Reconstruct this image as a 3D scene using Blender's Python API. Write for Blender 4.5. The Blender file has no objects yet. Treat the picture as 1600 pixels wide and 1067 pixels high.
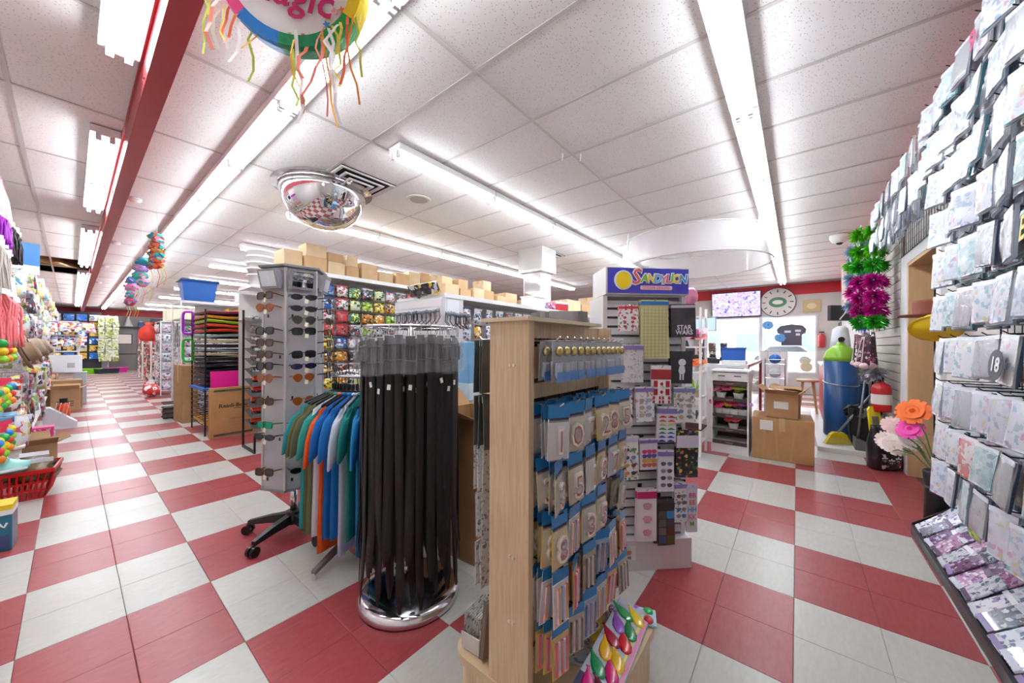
import bpy, math, random
from mathutils import Vector, Matrix, Euler
SC = bpy.context.scene
COL = SC.collection
PI = math.pi
R = math.radians
rnd = random.Random(7)

# ---------------------------------------------------------------- camera, world, exposure
CAM_H = 1.27
YAW = R(38.8)                      # forward direction, measured from +X towards +Y
cam_d = bpy.data.cameras.new('camera'); cam = bpy.data.objects.new('camera', cam_d); COL.objects.link(cam)
cam_d.sensor_width = 36.0; cam_d.lens = 553.7 / 1600 * 36.0
cam_d.shift_y = (540 - 533.5) / 1600
cam_d.clip_start = 0.02; cam_d.clip_end = 300
cam.location = (0, 0, CAM_H)
cam.rotation_euler = (Matrix.Rotation(YAW - PI / 2, 3, 'Z') @ Matrix.Rotation(PI / 2, 3, 'X') @ Matrix.Rotation(0.0037, 3, 'Z')).to_euler()
SC.camera = cam
w = bpy.data.worlds.new('world'); SC.world = w; w.use_nodes = True
bg = w.node_tree.nodes['Background']; bg.inputs[0].default_value = (0.86, 0.93, 1.0, 1); bg.inputs[1].default_value = 5.0
VS = SC.view_settings
VS.view_transform = 'Standard'; VS.look = 'None'; VS.gamma = 1.0; VS.use_curve_mapping = False
VS.exposure = 1.08
SC.display_settings.display_device = 'sRGB'
TUBE_POWER = 14.0
cy = SC.cycles
cy.max_bounces = 7; cy.diffuse_bounces = 4; cy.glossy_bounces = 3; cy.transmission_bounces = 4; cy.transparent_max_bounces = 12
cy.caustics_reflective = False; cy.caustics_refractive = False

# ---------------------------------------------------------------- materials
def lin(c):
    if isinstance(c, str):
        c = c.lstrip('#'); c = [int(c[i:i + 2], 16) / 255 for i in (0, 2, 4)]
    return tuple((v / 12.92 if v <= 0.04045 else ((v + 0.055) / 1.055) ** 2.4) for v in c[:3]) + (1.0,)
MATS = {}
def base_mat(name):
    m = bpy.data.materials.new(name); m.use_nodes = True
    return m, m.node_tree, m.node_tree.nodes['Principled BSDF']
def M(col, rough=.5, metal=0, noise=0.0, nscale=8, bump=0.0, bscale=60, alpha=1, coat=0, emit=0, trans=0, stretch=None):
    """plain procedural surface; noise varies the value a little, bump adds fine relief"""
    key = ('M', col if isinstance(col, str) else tuple(col), rough, metal, noise, nscale, bump, bscale, alpha, coat, emit, trans, stretch)
    if key in MATS: return MATS[key]
    m, t, p = base_mat('surface'); N = t.nodes; L = t.links
    p.inputs['Base Color'].default_value = lin(col); p.inputs['Roughness'].default_value = rough; p.inputs['Metallic'].default_value = metal
    p.inputs['Alpha'].default_value = alpha; p.inputs['Coat Weight'].default_value = coat; p.inputs['Transmission Weight'].default_value = trans
    if emit:
        p.inputs['Emission Color'].default_value = lin(col); p.inputs['Emission Strength'].default_value = emit
    if noise or bump:
        tc = N.new('ShaderNodeTexCoord'); mp = N.new('ShaderNodeMapping'); L.new(tc.outputs['Object'], mp.inputs[0])
        if stretch: mp.inputs['Scale'].default_value = stretch
        if noise:
            nz = N.new('ShaderNodeTexNoise'); nz.inputs['Scale'].default_value = nscale; nz.inputs['Detail'].default_value = 4
            L.new(mp.outputs[0], nz.inputs['Vector'])
            mr = N.new('ShaderNodeMapRange'); mr.inputs[1].default_value = .3; mr.inputs[2].default_value = .7
            mr.inputs[3].default_value = 1 - noise; mr.inputs[4].default_value = 1 + noise * .6; L.new(nz.outputs['Fac'], mr.inputs[0])
            mx = N.new('ShaderNodeVectorMath'); mx.operation = 'SCALE'; mx.inputs[0].default_value = lin(col)[:3]
            L.new(mr.outputs[0], mx.inputs['Scale']); L.new(mx.outputs[0], p.inputs['Base Color'])
        if bump:
            nb = N.new('ShaderNodeTexNoise'); nb.inputs['Scale'].default_value = bscale; L.new(mp.outputs[0], nb.inputs['Vector'])
            b = N.new('ShaderNodeBump'); b.inputs['Strength'].default_value = bump; b.inputs['Distance'].default_value = .01
            L.new(nb.outputs['Fac'], b.inputs['Height']); L.new(b.outputs[0], p.inputs['Normal'])
    MATS[key] = m; return m
def ramp(N, cols):
    r = N.new('ShaderNodeValToRGB'); r.color_ramp.interpolation = 'CONSTANT'
    e = r.color_ramp.elements
    while len(e) < len(cols): e.new(0.5)
    for i, c in enumerate(cols): e[i].position = i / len(cols); e[i].color = lin(c)
    return r
def RM(cols, rough=.4, metal=0, coat=0, alpha=1, noise=0):
    """one colour of a range per object"""
    key = ('RM', tuple(cols), rough, metal, coat, alpha, noise)
    if key in MATS: return MATS[key]
    m, t, p = base_mat('surface_range'); N = t.nodes; L = t.links
    oi = N.new('ShaderNodeObjectInfo'); r = ramp(N, cols); L.new(oi.outputs['Random'], r.inputs[0]); L.new(r.outputs[0], p.inputs['Base Color'])
    p.inputs['Roughness'].default_value = rough; p.inputs['Metallic'].default_value = metal; p.inputs['Coat Weight'].default_value = coat; p.inputs['Alpha'].default_value = alpha
    MATS[key] = m; return m
def PM(base, cols, scale=30, thr=.35, rough=.35, coat=.3, rand=True, stretch=(1, 1, 1)):
    """flat print: coloured blots of a palette on a base colour (base may be a range, one per object)"""
    key = ('PM', tuple(base) if not isinstance(base, str) else base, tuple(cols), scale, thr, rough, coat, rand, stretch)
    if key in MATS: return MATS[key]
    m, t, p = base_mat('print'); N = t.nodes; L = t.links
    oi = N.new('ShaderNodeObjectInfo'); tc = N.new('ShaderNodeTexCoord')
    sc = N.new('ShaderNodeVectorMath'); sc.operation = 'SCALE'; sc.inputs[0].default_value = (37, 11, 53) if rand else (0, 0, 0); L.new(oi.outputs['Random'], sc.inputs['Scale'])
    ml = N.new('ShaderNodeVectorMath'); ml.operation = 'MULTIPLY'; ml.inputs[1].default_value = stretch; L.new(tc.outputs['Object'], ml.inputs[0])
    ad = N.new('ShaderNodeVectorMath'); L.new(ml.outputs[0], ad.inputs[0]); L.new(sc.outputs[0], ad.inputs[1])
    v = N.new('ShaderNodeTexVoronoi'); v.inputs['Scale'].default_value = scale; v.distance = 'CHEBYCHEV'
    wz = N.new('ShaderNodeTexNoise'); wz.inputs['Scale'].default_value = scale * .9; L.new(ad.outputs[0], wz.inputs['Vector']); wc = N.new('ShaderNodeVectorMath'); wc.operation = 'SCALE'; wc.inputs['Scale'].default_value = 1.5 / scale; L.new(wz.outputs['Color'], wc.inputs[0]); wa = N.new('ShaderNodeVectorMath'); L.new(ad.outputs[0], wa.inputs[0]); L.new(wc.outputs[0], wa.inputs[1]); L.new(wa.outputs[0], v.inputs['Vector'])
    lt = N.new('ShaderNodeMath'); lt.operation = 'LESS_THAN'; lt.inputs[1].default_value = thr; L.new(v.outputs['Distance'], lt.inputs[0])
    sp = N.new('ShaderNodeSeparateColor'); L.new(v.outputs['Color'], sp.inputs[0]); r = ramp(N, cols); L.new(sp.outputs[0], r.inputs[0])
    mx = N.new('ShaderNodeMix'); mx.data_type = 'RGBA'; L.new(lt.outputs[0], mx.inputs[0]); L.new(r.outputs[0], mx.inputs[7])
    if isinstance(base, str): mx.inputs[6].default_value = lin(base)
    else:
        rb = ramp(N, base); L.new(oi.outputs['Random'], rb.inputs[0]); L.new(rb.outputs[0], mx.inputs[6])
    L.new(mx.outputs[2], p.inputs['Base Color']); p.inputs['Roughness'].default_value = rough; p.inputs['Coat Weight'].default_value = coat
    MATS[key] = m; return m
def FILM(tint='#ffffff', alpha=.25, rough=.12):
    return M(tint, rough, alpha=alpha, coat=.6, bump=.25, bscale=45)
def wood_mat():
    if 'wood' in MATS: return MATS['wood']
    m, t, p = base_mat('light_oak'); N = t.nodes; L = t.links
    tc = N.new('ShaderNodeTexCoord'); mp = N.new('ShaderNodeMapping'); mp.inputs['Scale'].default_value = (22, 22, 1.3); L.new(tc.outputs['Object'], mp.inputs[0])
    nz = N.new('ShaderNodeTexNoise'); nz.inputs['Scale'].default_value = 5; nz.inputs['Detail'].default_value = 6; nz.inputs['Distortion'].default_value = .6; L.new(mp.outputs[0], nz.inputs['Vector'])
    r = N.new('ShaderNodeValToRGB'); r.color_ramp.elements[0].position = .3; r.color_ramp.elements[0].color = lin('#d2b189'); r.color_ramp.elements[1].position = .7; r.color_ramp.elements[1].color = lin('#e5cdab')
    L.new(nz.outputs['Fac'], r.inputs[0]); L.new(r.outputs[0], p.inputs['Base Color']); p.inputs['Roughness'].default_value = .45
    MATS['wood'] = m; return m
def tile_mat(c1, c2, name):
    """vinyl tile with streaky marbling and scuffs, worn gloss"""
    m, t, p = base_mat(name); N = t.nodes; L = t.links
    g = N.new('ShaderNodeNewGeometry'); mp = N.new('ShaderNodeMapping'); mp.inputs['Scale'].default_value = (5, 16, 1); mp.inputs['Rotation'].default_value = (0, 0, .5); L.new(g.outputs['Position'], mp.inputs[0])
    nz = N.new('ShaderNodeTexNoise'); nz.inputs['Scale'].default_value = 3.5; nz.inputs['Detail'].default_value = 7; nz.inputs['Distortion'].default_value = .4; L.new(mp.outputs[0], nz.inputs['Vector'])
    r = N.new('ShaderNodeValToRGB'); r.color_ramp.elements[0].position = .32; r.color_ramp.elements[0].color = lin(c1); r.color_ramp.elements[1].position = .68; r.color_ramp.elements[1].color = lin(c2)
    L.new(nz.outputs['Fac'], r.inputs[0]); L.new(r.outputs[0], p.inputs['Base Color'])
    p.inputs['Roughness'].default_value = .3; p.inputs['Specular IOR Level'].default_value = .4
    return m
def ceil_mat():
    m, t, p = base_mat('mineral_fibre'); N = t.nodes; L = t.links
    g = N.new('ShaderNodeNewGeometry'); mp = N.new('ShaderNodeMapping'); mp.inputs['Scale'].default_value = (1, 1.7, 1); mp.inputs['Rotation'].default_value = (0, 0, .4); L.new(g.outputs['Position'], mp.inputs[0])
    v = N.new('ShaderNodeTexVoronoi'); v.inputs['Scale'].default_value = 50; L.new(mp.outputs[0], v.inputs['Vector'])
    r = N.new('ShaderNodeValToRGB'); r.color_ramp.elements[0].position = .13; r.color_ramp.elements[0].color = lin('#aaa29d'); r.color_ramp.elements[1].position = .22; r.color_ramp.elements[1].color = lin('#eeebe8')
    L.new(v.outputs['Distance'], r.inputs[0])
    n2 = N.new('ShaderNodeTexNoise'); n2.inputs['Scale'].default_value = .9; n2.inputs['Detail'].default_value = 3; L.new(g.outputs['Position'], n2.inputs['Vector'])
    mr = N.new('ShaderNodeMapRange'); mr.inputs[1].default_value = .3; mr.inputs[2].default_value = .7; mr.inputs[3].default_value = .93; mr.inputs[4].default_value = 1.03; L.new(n2.outputs['Fac'], mr.inputs[0])
    mx = N.new('ShaderNodeVectorMath'); mx.operation = 'SCALE'; L.new(r.outputs[0], mx.inputs[0]); L.new(mr.outputs[0], mx.inputs['Scale']); L.new(mx.outputs[0], p.inputs['Base Color'])
    p.inputs['Roughness'].default_value = .95
    return m
def carton_mat(c='#b98d60'):
    return M(c, .75, noise=.12, nscale=6, bump=.05, bscale=90)
WHITE = M('#e9e8e6', .4); WHITEM = M('#efeeec', .3); GREY = M('#b9b8b8', .45); DGREY = M('#55555a', .5); BLACK = M('#17171a', .45); BLACKG = M('#0f0f12', .25)
CHROME = M('#dcdcdf', .12, 1); STEEL = M('#b8b9bc', .3, 1); WOOD = wood_mat(); CARTON = carton_mat(); REDP = M('#b2202a', .35, noise=.08)

# ---------------------------------------------------------------- mesh building
class MB:
    def __init__(s): s.v = []; s.f = []; s.m = []; s.sm = []; s.cur = 0; s.smooth = False
    def mat(s, i): s.cur = i; return s
    def sh(s, b=True): s.smooth = b; return s
    def add(s, vs, fs):
        o = len(s.v); s.v += [tuple(q) for q in vs]
        for f in fs: s.f.append([o + i for i in f]); s.m.append(s.cur); s.sm.append(s.smooth)
        return s
    def box(s, c, d, rot=None):
        x, y, z = d[0] / 2, d[1] / 2, d[2] / 2
        vs = [Vector((sx * x, sy * y, sz * z)) for sz in (-1, 1) for sy in (-1, 1) for sx in (-1, 1)]
        if rot is not None: rm = Euler(rot).to_matrix(); vs = [rm @ q for q in vs]
        vs = [(q[0] + c[0], q[1] + c[1], q[2] + c[2]) for q in vs]
        return s.add(vs, [(0, 2, 3, 1), (4, 5, 7, 6), (0, 1, 5, 4), (2, 6, 7, 3), (0, 4, 6, 2), (1, 3, 7, 5)])
    def b2(s, a, b): return s.box([(a[i] + b[i]) / 2 for i in range(3)], [abs(b[i] - a[i]) for i in range(3)])
    def bev(s, c, d, r=.01):
        """box with chamfered vertical and top edges"""
        x, y, z = d[0] / 2, d[1] / 2, d[2] / 2; r = min(r, x * .9, y * .9, z * .9)
        def ring(i, h): return [(c[0] + px, c[1] + py, c[2] + h) for px, py in ((-x + i, -y + r), (-x + r, -y + i), (x - r, -y + i), (x - i, -y + r), (x - i, y - r), (x - r, y - i), (-x + r, y - i), (-x + i, y - r))]
        return s.loft([ring(r * .6, -z), ring(0, -z + r), ring(0, z - r), ring(r * .6, z)], True)
    def loft(s, rings, cap=True, closed=True):
        n = len(rings[0]); vs = [p for r in rings for p in r]; fs = []
        for k in range(len(rings) - 1):
            for i in range(n if closed else n - 1):
                j = (i + 1) % n; fs.append((k * n + i, k * n + j, (k + 1) * n + j, (k + 1) * n + i))
        if cap: fs.append(tuple(range(n - 1, -1, -1))); fs.append(tuple((len(rings) - 1) * n + i for i in range(n)))
        return s.add(vs, fs)
    def tube(s, pts, r, n=6, cap=True):
        pts = [Vector(p) for p in pts]; rs = r if isinstance(r, (list, tuple)) else [r] * len(pts); rings = []; up = None
        for k, p in enumerate(pts):
            d = (pts[min(k + 1, len(pts) - 1)] - pts[max(k - 1, 0)])
            d = d.normalized() if d.length > 1e-9 else Vector((0, 0, 1))
            if up is None or abs(up.dot(d)) > .99: up = Vector((0, 0, 1)) if abs(d.z) < .9 else Vector((1, 0, 0))
            a = (up - d * up.dot(d)).normalized(); b = d.cross(a); up = a
            rings.append([tuple(p + (a * math.cos(t) + b * math.sin(t)) * rs[k]) for t in [2 * PI * i / n for i in range(n)]])
        return s.loft(rings, cap)
    def cyl(s, a, b, r, r2=None, n=12): return s.tube([a, b], [r, r if r2 is None else r2], n)
    def lathe(s, prof, c=(0, 0, 0), n=20, cap=True):
        return s.loft([[(c[0] + r * math.cos(2 * PI * i / n), c[1] + r * math.sin(2 * PI * i / n), c[2] + z) for i in range(n)] for r, z in prof], cap)
    def prism(s, poly, t, plane='xz', off=0.0):
        """extrude a 2-D outline; plane xz gives thickness along y from off to off+t"""
        def P(a, b, h): return (a, h, b) if plane == 'xz' else ((a, b, h) if plane == 'xy' else (h, a, b))
        return s.loft([[P(a, b, off) for a, b in poly], [P(a, b, off + t) for a, b in poly]], True)
    def ball(s, c, r, n=10, m=6, sz=1):
        return s.loft([[(c[0] + r * math.sin(a) * math.cos(2 * PI * i / n), c[1] + r * math.sin(a) * math.sin(2 * PI * i / n), c[2] - sz * r * math.cos(a)) for i in range(n)] for a in [max(.02, min(PI - .02, PI * k / m)) for k in range(m + 1)]], True)
    def sheet(s, w, h, nx, nz, fy, z0=0.0, t=.0015):
        """hanging sheet, width w, from z0 down by h, front surface y = fy(u,v)"""
        F = [[((i / nx - .5) * w, fy(i / nx, k / nz), z0 - h * k / nz) for i in range(nx + 1)] for k in range(nz + 1)]
        vs = [p for r in F for p in r]; n = nx + 1; o = len(vs); vs += [(p[0], p[1] + t, p[2]) for p in vs]; fs = []
        for k in range(nz):
            for i in range(nx):
                a = k * n + i; fs.append((a, a + n, a + n + 1, a + 1)); fs.append((o + a, o + a + 1, o + a + n + 1, o + a + n))
        rim = [i for i in range(n)] + [k * n + nx for k in range(1, nz + 1)] + [nz * n + i for i in range(nx - 1, -1, -1)] + [k * n for k in range(nz - 1, 0, -1)]
        for a, b in zip(rim, rim[1:] + rim[:1]): fs.append((a, b, o + b, o + a))
        return s.add(vs, fs)
    def mesh(s, name, mats):
        me = bpy.data.meshes.new(name); me.from_pydata(s.v, [], s.f)
        for mt in (mats if isinstance(mats, (list, tuple)) else [mats]): me.materials.append(mt)
        me.polygons.foreach_set('material_index', s.m); me.polygons.foreach_set('use_smooth', s.sm); me.update()
        return me
    def build(s, name, mats, parent=None, loc=None, rot=None):
        return link(bpy.data.objects.new(name, s.mesh(name, mats)), parent, loc, rot)
def link(o, parent=None, loc=None, rot=None):
    COL.objects.link(o)
    if parent is not None: o.parent = parent
    if loc is not None: o.location = loc
    if rot is not None: o.rotation_euler = rot
    return o
def tag(o, label, cat, group=None):
    o['label'] = label; o['category'] = cat
    if group: o['group'] = group
    return o
def struct(o): o['kind'] = 'structure'; return o
def stuff(o): o['kind'] = 'stuff'; return o
def thing(name, label, cat, loc=(0, 0, 0), rotz=0, group=None):
    return tag(link(bpy.data.objects.new(name, None), None, loc, (0, 0, rotz)), label, cat, group)
class Proto:
    """mesh data of one kind of thing: root mesh (or None) and parts (name, mesh, [(sub name, mesh)])"""
    def __init__(s, name, root=None, parts=()): s.name = name; s.root = root; s.parts = list(parts)
    def put(s, label, cat, loc, rot=(0, 0, 0), group=None, scale=None):
        o = link(bpy.data.objects.new(s.name, s.root), None, loc, rot); tag(o, label, cat, group)
        if scale: o.scale = scale if isinstance(scale, (list, tuple)) else (scale,) * 3
        for p in s.parts:
            c = link(bpy.data.objects.new(p[0], p[1]), o)
            for q in (p[2] if len(p) > 2 else ()): link(bpy.data.objects.new(q[0], q[1]), c)
        return o
_txt = {}
def text_mesh(body, size, mat, depth=.001, align='CENTER', shear=0, bold=0.0):
    cu = bpy.data.curves.new('lettering', 'FONT'); cu.body = body; cu.size = size; cu.extrude = depth; cu.align_x = align; cu.align_y = 'CENTER'; cu.shear = shear; cu.offset = bold; cu.resolution_u = 2
    o = bpy.data.objects.new('lettering', cu); COL.objects.link(o)
    dg = bpy.context.evaluated_depsgraph_get(); me = bpy.data.meshes.new_from_object(o.evaluated_get(dg))
    bpy.data.objects.remove(o); bpy.data.curves.remove(cu)
    me.materials.clear(); me.materials.append(mat)
    return me
def lettering(body, size, mat, parent, loc, rot=(PI / 2, 0, 0), depth=.001, name='lettering', **k):
    """text standing in the xz plane, read from the -y side"""
    return link(bpy.data.objects.new(name, text_mesh(body, size, mat, depth, **k)), parent, loc, rot)
ORD = ['first', 'second', 'third', 'fourth', 'fifth', 'sixth', 'seventh', 'eighth', 'ninth', 'tenth', 'eleventh', 'twelfth', 'thirteenth', 'fourteenth', 'fifteenth', 'sixteenth', 'seventeenth', 'eighteenth', 'nineteenth', 'twentieth'] + [t + u for t in ('twenty-', 'thirty-', 'forty-') for u in ('first', 'second', 'third', 'fourth', 'fifth', 'sixth', 'seventh', 'eighth', 'ninth', 'last')]
DEPTH = ['front', 'second', 'third', 'fourth', 'rearmost']
def project(X, Y, Z):
    d = X * math.cos(YAW) + Y * math.sin(YAW); l = X * math.sin(YAW) - Y * math.cos(YAW)
    return (d, 800 + 553.7 * l / max(d, .01), 540 - 553.7 * (Z - CAM_H) / max(d, .01))

# ================================================================ THE ROOM
XL, XF, YR, YB, ZC = -.85, 12.3, -.88, 26.0, 2.97        # left wall, shop front, right wall, back wall, ceiling
U = .6096
TX0, TY0 = -.1396, 2.446                                 # a corner of the checker pattern
# floor: slab plus vinyl tiles, two by two to a checker
fl = struct(MB().b2((XL - .3, YR - 2.2, -.2), (XF + .2, YB + .2, -.006)).build('floor', M('#6b5c58', .8)))
RED_T = tile_mat('#9a3e42', '#a24a4c', 'red_vinyl'); WHT_T = tile_mat('#b9b7b0', '#c1bfb8', 'white_vinyl')
T = U / 2
def tile_mb(mb, cx, cy, e=.0006, b=.002):
    h = T / 2 - e
    o = [(cx - h, cy - h), (cx + h, cy - h), (cx + h, cy + h), (cx - h, cy + h)]; h2 = h - b
    i = [(cx - h2, cy - h2), (cx + h2, cy - h2), (cx + h2, cy + h2), (cx - h2, cy + h2)]
    vs = [(x, y, -.0055) for x, y in o] + [(x, y, -.001) for x, y in o] + [(x, y, 0) for x, y in i]
    mb.add(vs, [(0, 1, 5, 4), (1, 2, 6, 5), (2, 3, 7, 6), (3, 0, 4, 7), (4, 5, 9, 8), (5, 6, 10, 9), (6, 7, 11, 10), (7, 4, 8, 11), (8, 9, 10, 11)])
tiles = []
k0 = int(math.floor((XL - TX0) / T)); k1 = int(math.ceil((XF - TX0) / T)); j0 = int(math.floor((YR - TY0) / T)); j1 = int(math.ceil((YB - TY0) / T))
for k in range(k0, k1):
    for j in range(j0, j1):
        x = TX0 + (k + .5) * T; y = TY0 + (j + .5) * T
        red = ((k // 2) + (j // 2)) % 2 == 1 or (y < TY0 - 5 * U and x > 3.4)
        d, px, py = project(x, y, 0); vis = d > .3 and -60 < px < 1660 and py < 1130
        hid = (x > 1.75 and y > 3.0 and y < 25) or (x < -.45 and y > 4)
        tiles.append((0 if vis and not hid else 1, d, x, y, red))
tiles.sort()
tm = [MB(), MB()]; tile_mb(tm[0], 0, 0); tile_mb(tm[1], 0, 0); tm = [tm[0].mesh('tile', WHT_T), tm[1].mesh('tile', RED_T)]
rest = MB()
for n, (h, d, x, y, red) in enumerate(tiles):
    if n < 300: link(bpy.data.objects.new('tile', tm[red]), fl, (x, y, 0))
    else: rest.mat(int(red)); tile_mb(rest, x, y)
stuff(rest.build('far_tiles', [WHT_T, RED_T], fl))
# ceiling: deck above, T-bar grid, lay-in panels
CEIL = ceil_mat()
ce = struct(MB().b2((XL - .3, YR - 2.2, ZC + .25), (XF + .2, YB + .2, ZC + .35)).build('ceiling', M('#8b8580', .9)))
GRIDM = M('#cdc8c4', .5)
gx0, gy0 = 1.565, 1.56
xs = [gx0 + .6096 * k for k in range(-4, 18)]; ys = [gy0 + 1.2192 * k for k in range(-3, 21)]
for y in ys:
    if YR < y < YB: MB().b2((XL, y - .012, ZC - .004), (XF, y + .012, ZC)).build('grid_bar', GRIDM, ce)
for x in xs:
    if XL < x < XF: MB().b2((x - .012, YR, ZC - .0035), (x + .012, YB, ZC + .0005)).build('grid_bar', GRIDM, ce)
pm = MB().box((0, 0, .008), (.597, 1.207, .012)).mesh('ceiling_panel', CEIL)
pan = []
for a in range(len(xs) - 1):
    for b in range(len(ys) - 1):
        x = xs[a] + .3048; y = ys[b] + .6096
        if x < XL - .2 or x > XF + .2 or y < YR - .5 or y > YB + .5: continue
        if x < .1 and 11.6 < y < 13.9: continue                                   # the panels that are missing over the left aisle
        d, px, py = project(x, y, ZC); vis = d > .1 and -250 < px < 1850 and py > -150
        pan.append((0 if vis else 1, d, x, y))
pan.sort(); rest = MB()
for n, (h, d, x, y) in enumerate(pan):
    if n < 300: link(bpy.data.objects.new('ceiling_panel', pm), ce, (x, y, ZC))
    else: rest.box((x, y, ZC + .008), (.597, 1.207, .012))
stuff(rest.build('far_panels', CEIL, ce))
# walls
WALLM = M('#cfcbc6', .7, noise=.03, nscale=2); WALLR = M('#c8242c', .5)
wl = struct(MB().b2((XL - .1, YR - .1, 0), (XL, YB + .1, ZC + .25)).build('wall_left', M('#d5d2cd', .7)))
wb = struct(MB().b2((XL - .1, YB, 0), (XF + .1, YB + .1, ZC + .25)).build('wall_back', M('#a8a5a3', .7)))
MB().b2((XL, YB - .02, 2.66), (XF, YB, ZC)).build('red_band', M('#c23a40', .5), wb)
DX0, DX1, DZ = 4.25, 5.2, 2.1                                # doorway in the right-hand wall
wr = MB(); wr.b2((XL - .1, YR - .12, 0), (DX0, YR, ZC + .25)); wr.b2((DX1, YR - .12, 0), (XF + .1, YR, ZC + .25)); wr.b2((DX0, YR - .12, DZ), (DX1, YR, ZC + .25))
wr = struct(wr.build('wall_right', WALLM))
MB().b2((5.3, YR, 2.66), (XF, YR + .012, ZC)).build('red_band', WALLR, wr)
MB().b2((-.5, YR, 2.72), (5.3, YR + .012, ZC)).build('red_band', WALLR, wr)
tr = MB(); tr.b2((DX1, YR, 0), (DX1 + .25, YR + .03, DZ + .1)); tr.b2((DX0 - .11, YR, 0), (DX0, YR + .03, DZ + .1)); tr.b2((DX0, YR, DZ), (DX1, YR + .03, DZ + .1))
struct(tr.build('trim_1', M('#e4e4e6', .4)))
jb = MB(); jb.b2((DX1 - .03, YR - .14, 0), (DX1 - .0005, YR + .025, DZ - .0005)); jb.b2((DX0 + .0005, YR - .14, 0), (DX0 + .03, YR + .025, DZ - .0005)); jb.b2((DX0 + .03, YR - .14, DZ - .03), (DX1 - .03, YR + .025, DZ - .0005))
struct(jb.build('door_1', M('#e0b787', .5, noise=.07, nscale=3, stretch=(8, 8, 1))))
# little back room behind the doorway
br = MB(); br.b2((3.2, YR - 1.7, 0), (6.4, YR - 1.6, ZC + .25)); br.b2((3.1, YR - 1.6, 0), (3.2, YR - .12, ZC + .25)); br.b2((6.4, YR - 1.6, 0), (6.5, YR - .12, ZC + .25))
struct(br.build('wall_store_room', M('#9a938c', .8)))
# shop front: piers, sill wall, head wall, red band; two windows and a glazed door
WZ0, WZ1 = .55, 2.12
wf = MB()
wf.b2((XF, YR - .1, WZ1), (XF + .12, YB + .1, ZC + .25)); wf.b2((XF, 2.35, 0), (XF + .12, YB + .1, WZ1)); wf.b2((XF, YR - .1, 0), (XF + .12, -.42, WZ1)); wf.b2((XF, -.42, 0), (XF + .12, 2.35, WZ0))
wf = struct(wf.build('wall_front', WALLM))
MB().b2((XF - .012, YR, 2.68), (XF, YB, ZC)).build('red_band', WALLR, wf)
GLASS = M('#ffffff', .0, alpha=.08)
for n, (ya, yb) in enumerate(((.8, 2.35), (-.42, .8))):
    f = MB(); t = .045
    f.b2((XF - .02, ya, WZ0), (XF + .1, ya + t, WZ1)); f.b2((XF - .02, yb - t, WZ0), (XF + .1, yb, WZ1)); f.b2((XF - .02, ya + t, WZ0), (XF + .1, yb - t, WZ0 + t)); f.b2((XF - .02, ya + t, WZ1 - t), (XF + .1, yb - t, WZ1))
    wi = struct(f.build('window_%d' % (n + 1), M('#e6e7ea', .4)))
    MB().b2((XF + .04, ya + t, WZ0 + t), (XF + .046, yb - t, WZ1 - t)).build('pane', GLASS, wi)
# street outside
struct(MB().b2((XF + .2, -30, -.3), (90, 40, -.06)).build('ground', M('#b9b7b2', .9, noise=.1, nscale=.5)))
bo = thing('shop_building', 'pale low building across the street seen through front window', 'building', (60, 8, -.06))
MB().b2((0, -30, 0), (10, 30, 5)).build('facade', M('#cbbfb2', .8), bo); MB().b2((-.4, -30, 5), (10, 30, 5.5)).build('parapet', M('#a08f82', .8), bo)
for i in range(10): MB().b2((-.05, -27 + i * 5.6, .6), (0, -23.6 + i * 5.6, 3.2)).build('window', M('#56616b', .2), bo)
def car(loc, col, label):
    c = thing('car', label, 'car', loc, PI / 2)
    pr = [(-2.1, .3), (2.1, .3), (2.15, .75), (1.3, .92), (.7, 1.4), (-1.1, 1.42), (-1.75, .95), (-2.15, .85)]
    MB().prism(pr, 1.7, 'xz', -.85).build('body', M(col, .25, coat=.6), c)
    MB().prism([(1.15, .95), (.65, 1.34), (-1.05, 1.36), (-1.55, .95)], 1.72, 'xz', -.86).build('glazing', M('#20252b', .1), c)
    for x in (-1.35, 1.35):
        for y in (-.87, .67): MB().cyl((x, y, .32), (x, y + .2, .32), .32, n=16).build('wheel', BLACK, c)
car((34, .9, -.06), '#8f979f', 'silver car parked outside the shop window'); car((35, -3.8, -.06), '#a33a36', 'red car parked outside beyond the fire extinguisher')

# ---------------------------------------------------------------- red steel beam
bm = MB()
zb = 2.70
bm.b2((.2495, YR, zb), (.345, YB, zb + .02)); bm.b2((.262, YR, zb + .02), (.335, YB, ZC + .24))
bm.b2((.2495, YR, ZC - .03), (.345, YB, ZC - .015))
beam = struct(bm.build('trim_2', M('#a8353c', .35, noise=.06, nscale=1.5)))
for i in range(9):
    for dz in (.05, .09):
        for dy in (0, .05): MB().cyl((.262, 2.9 + i * 2.4 + dy, zb + dz), (.252, 2.9 + i * 2.4 + dy, zb + dz), .012, n=6).build('bolt', M('#8e2a30', .4), beam)

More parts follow.
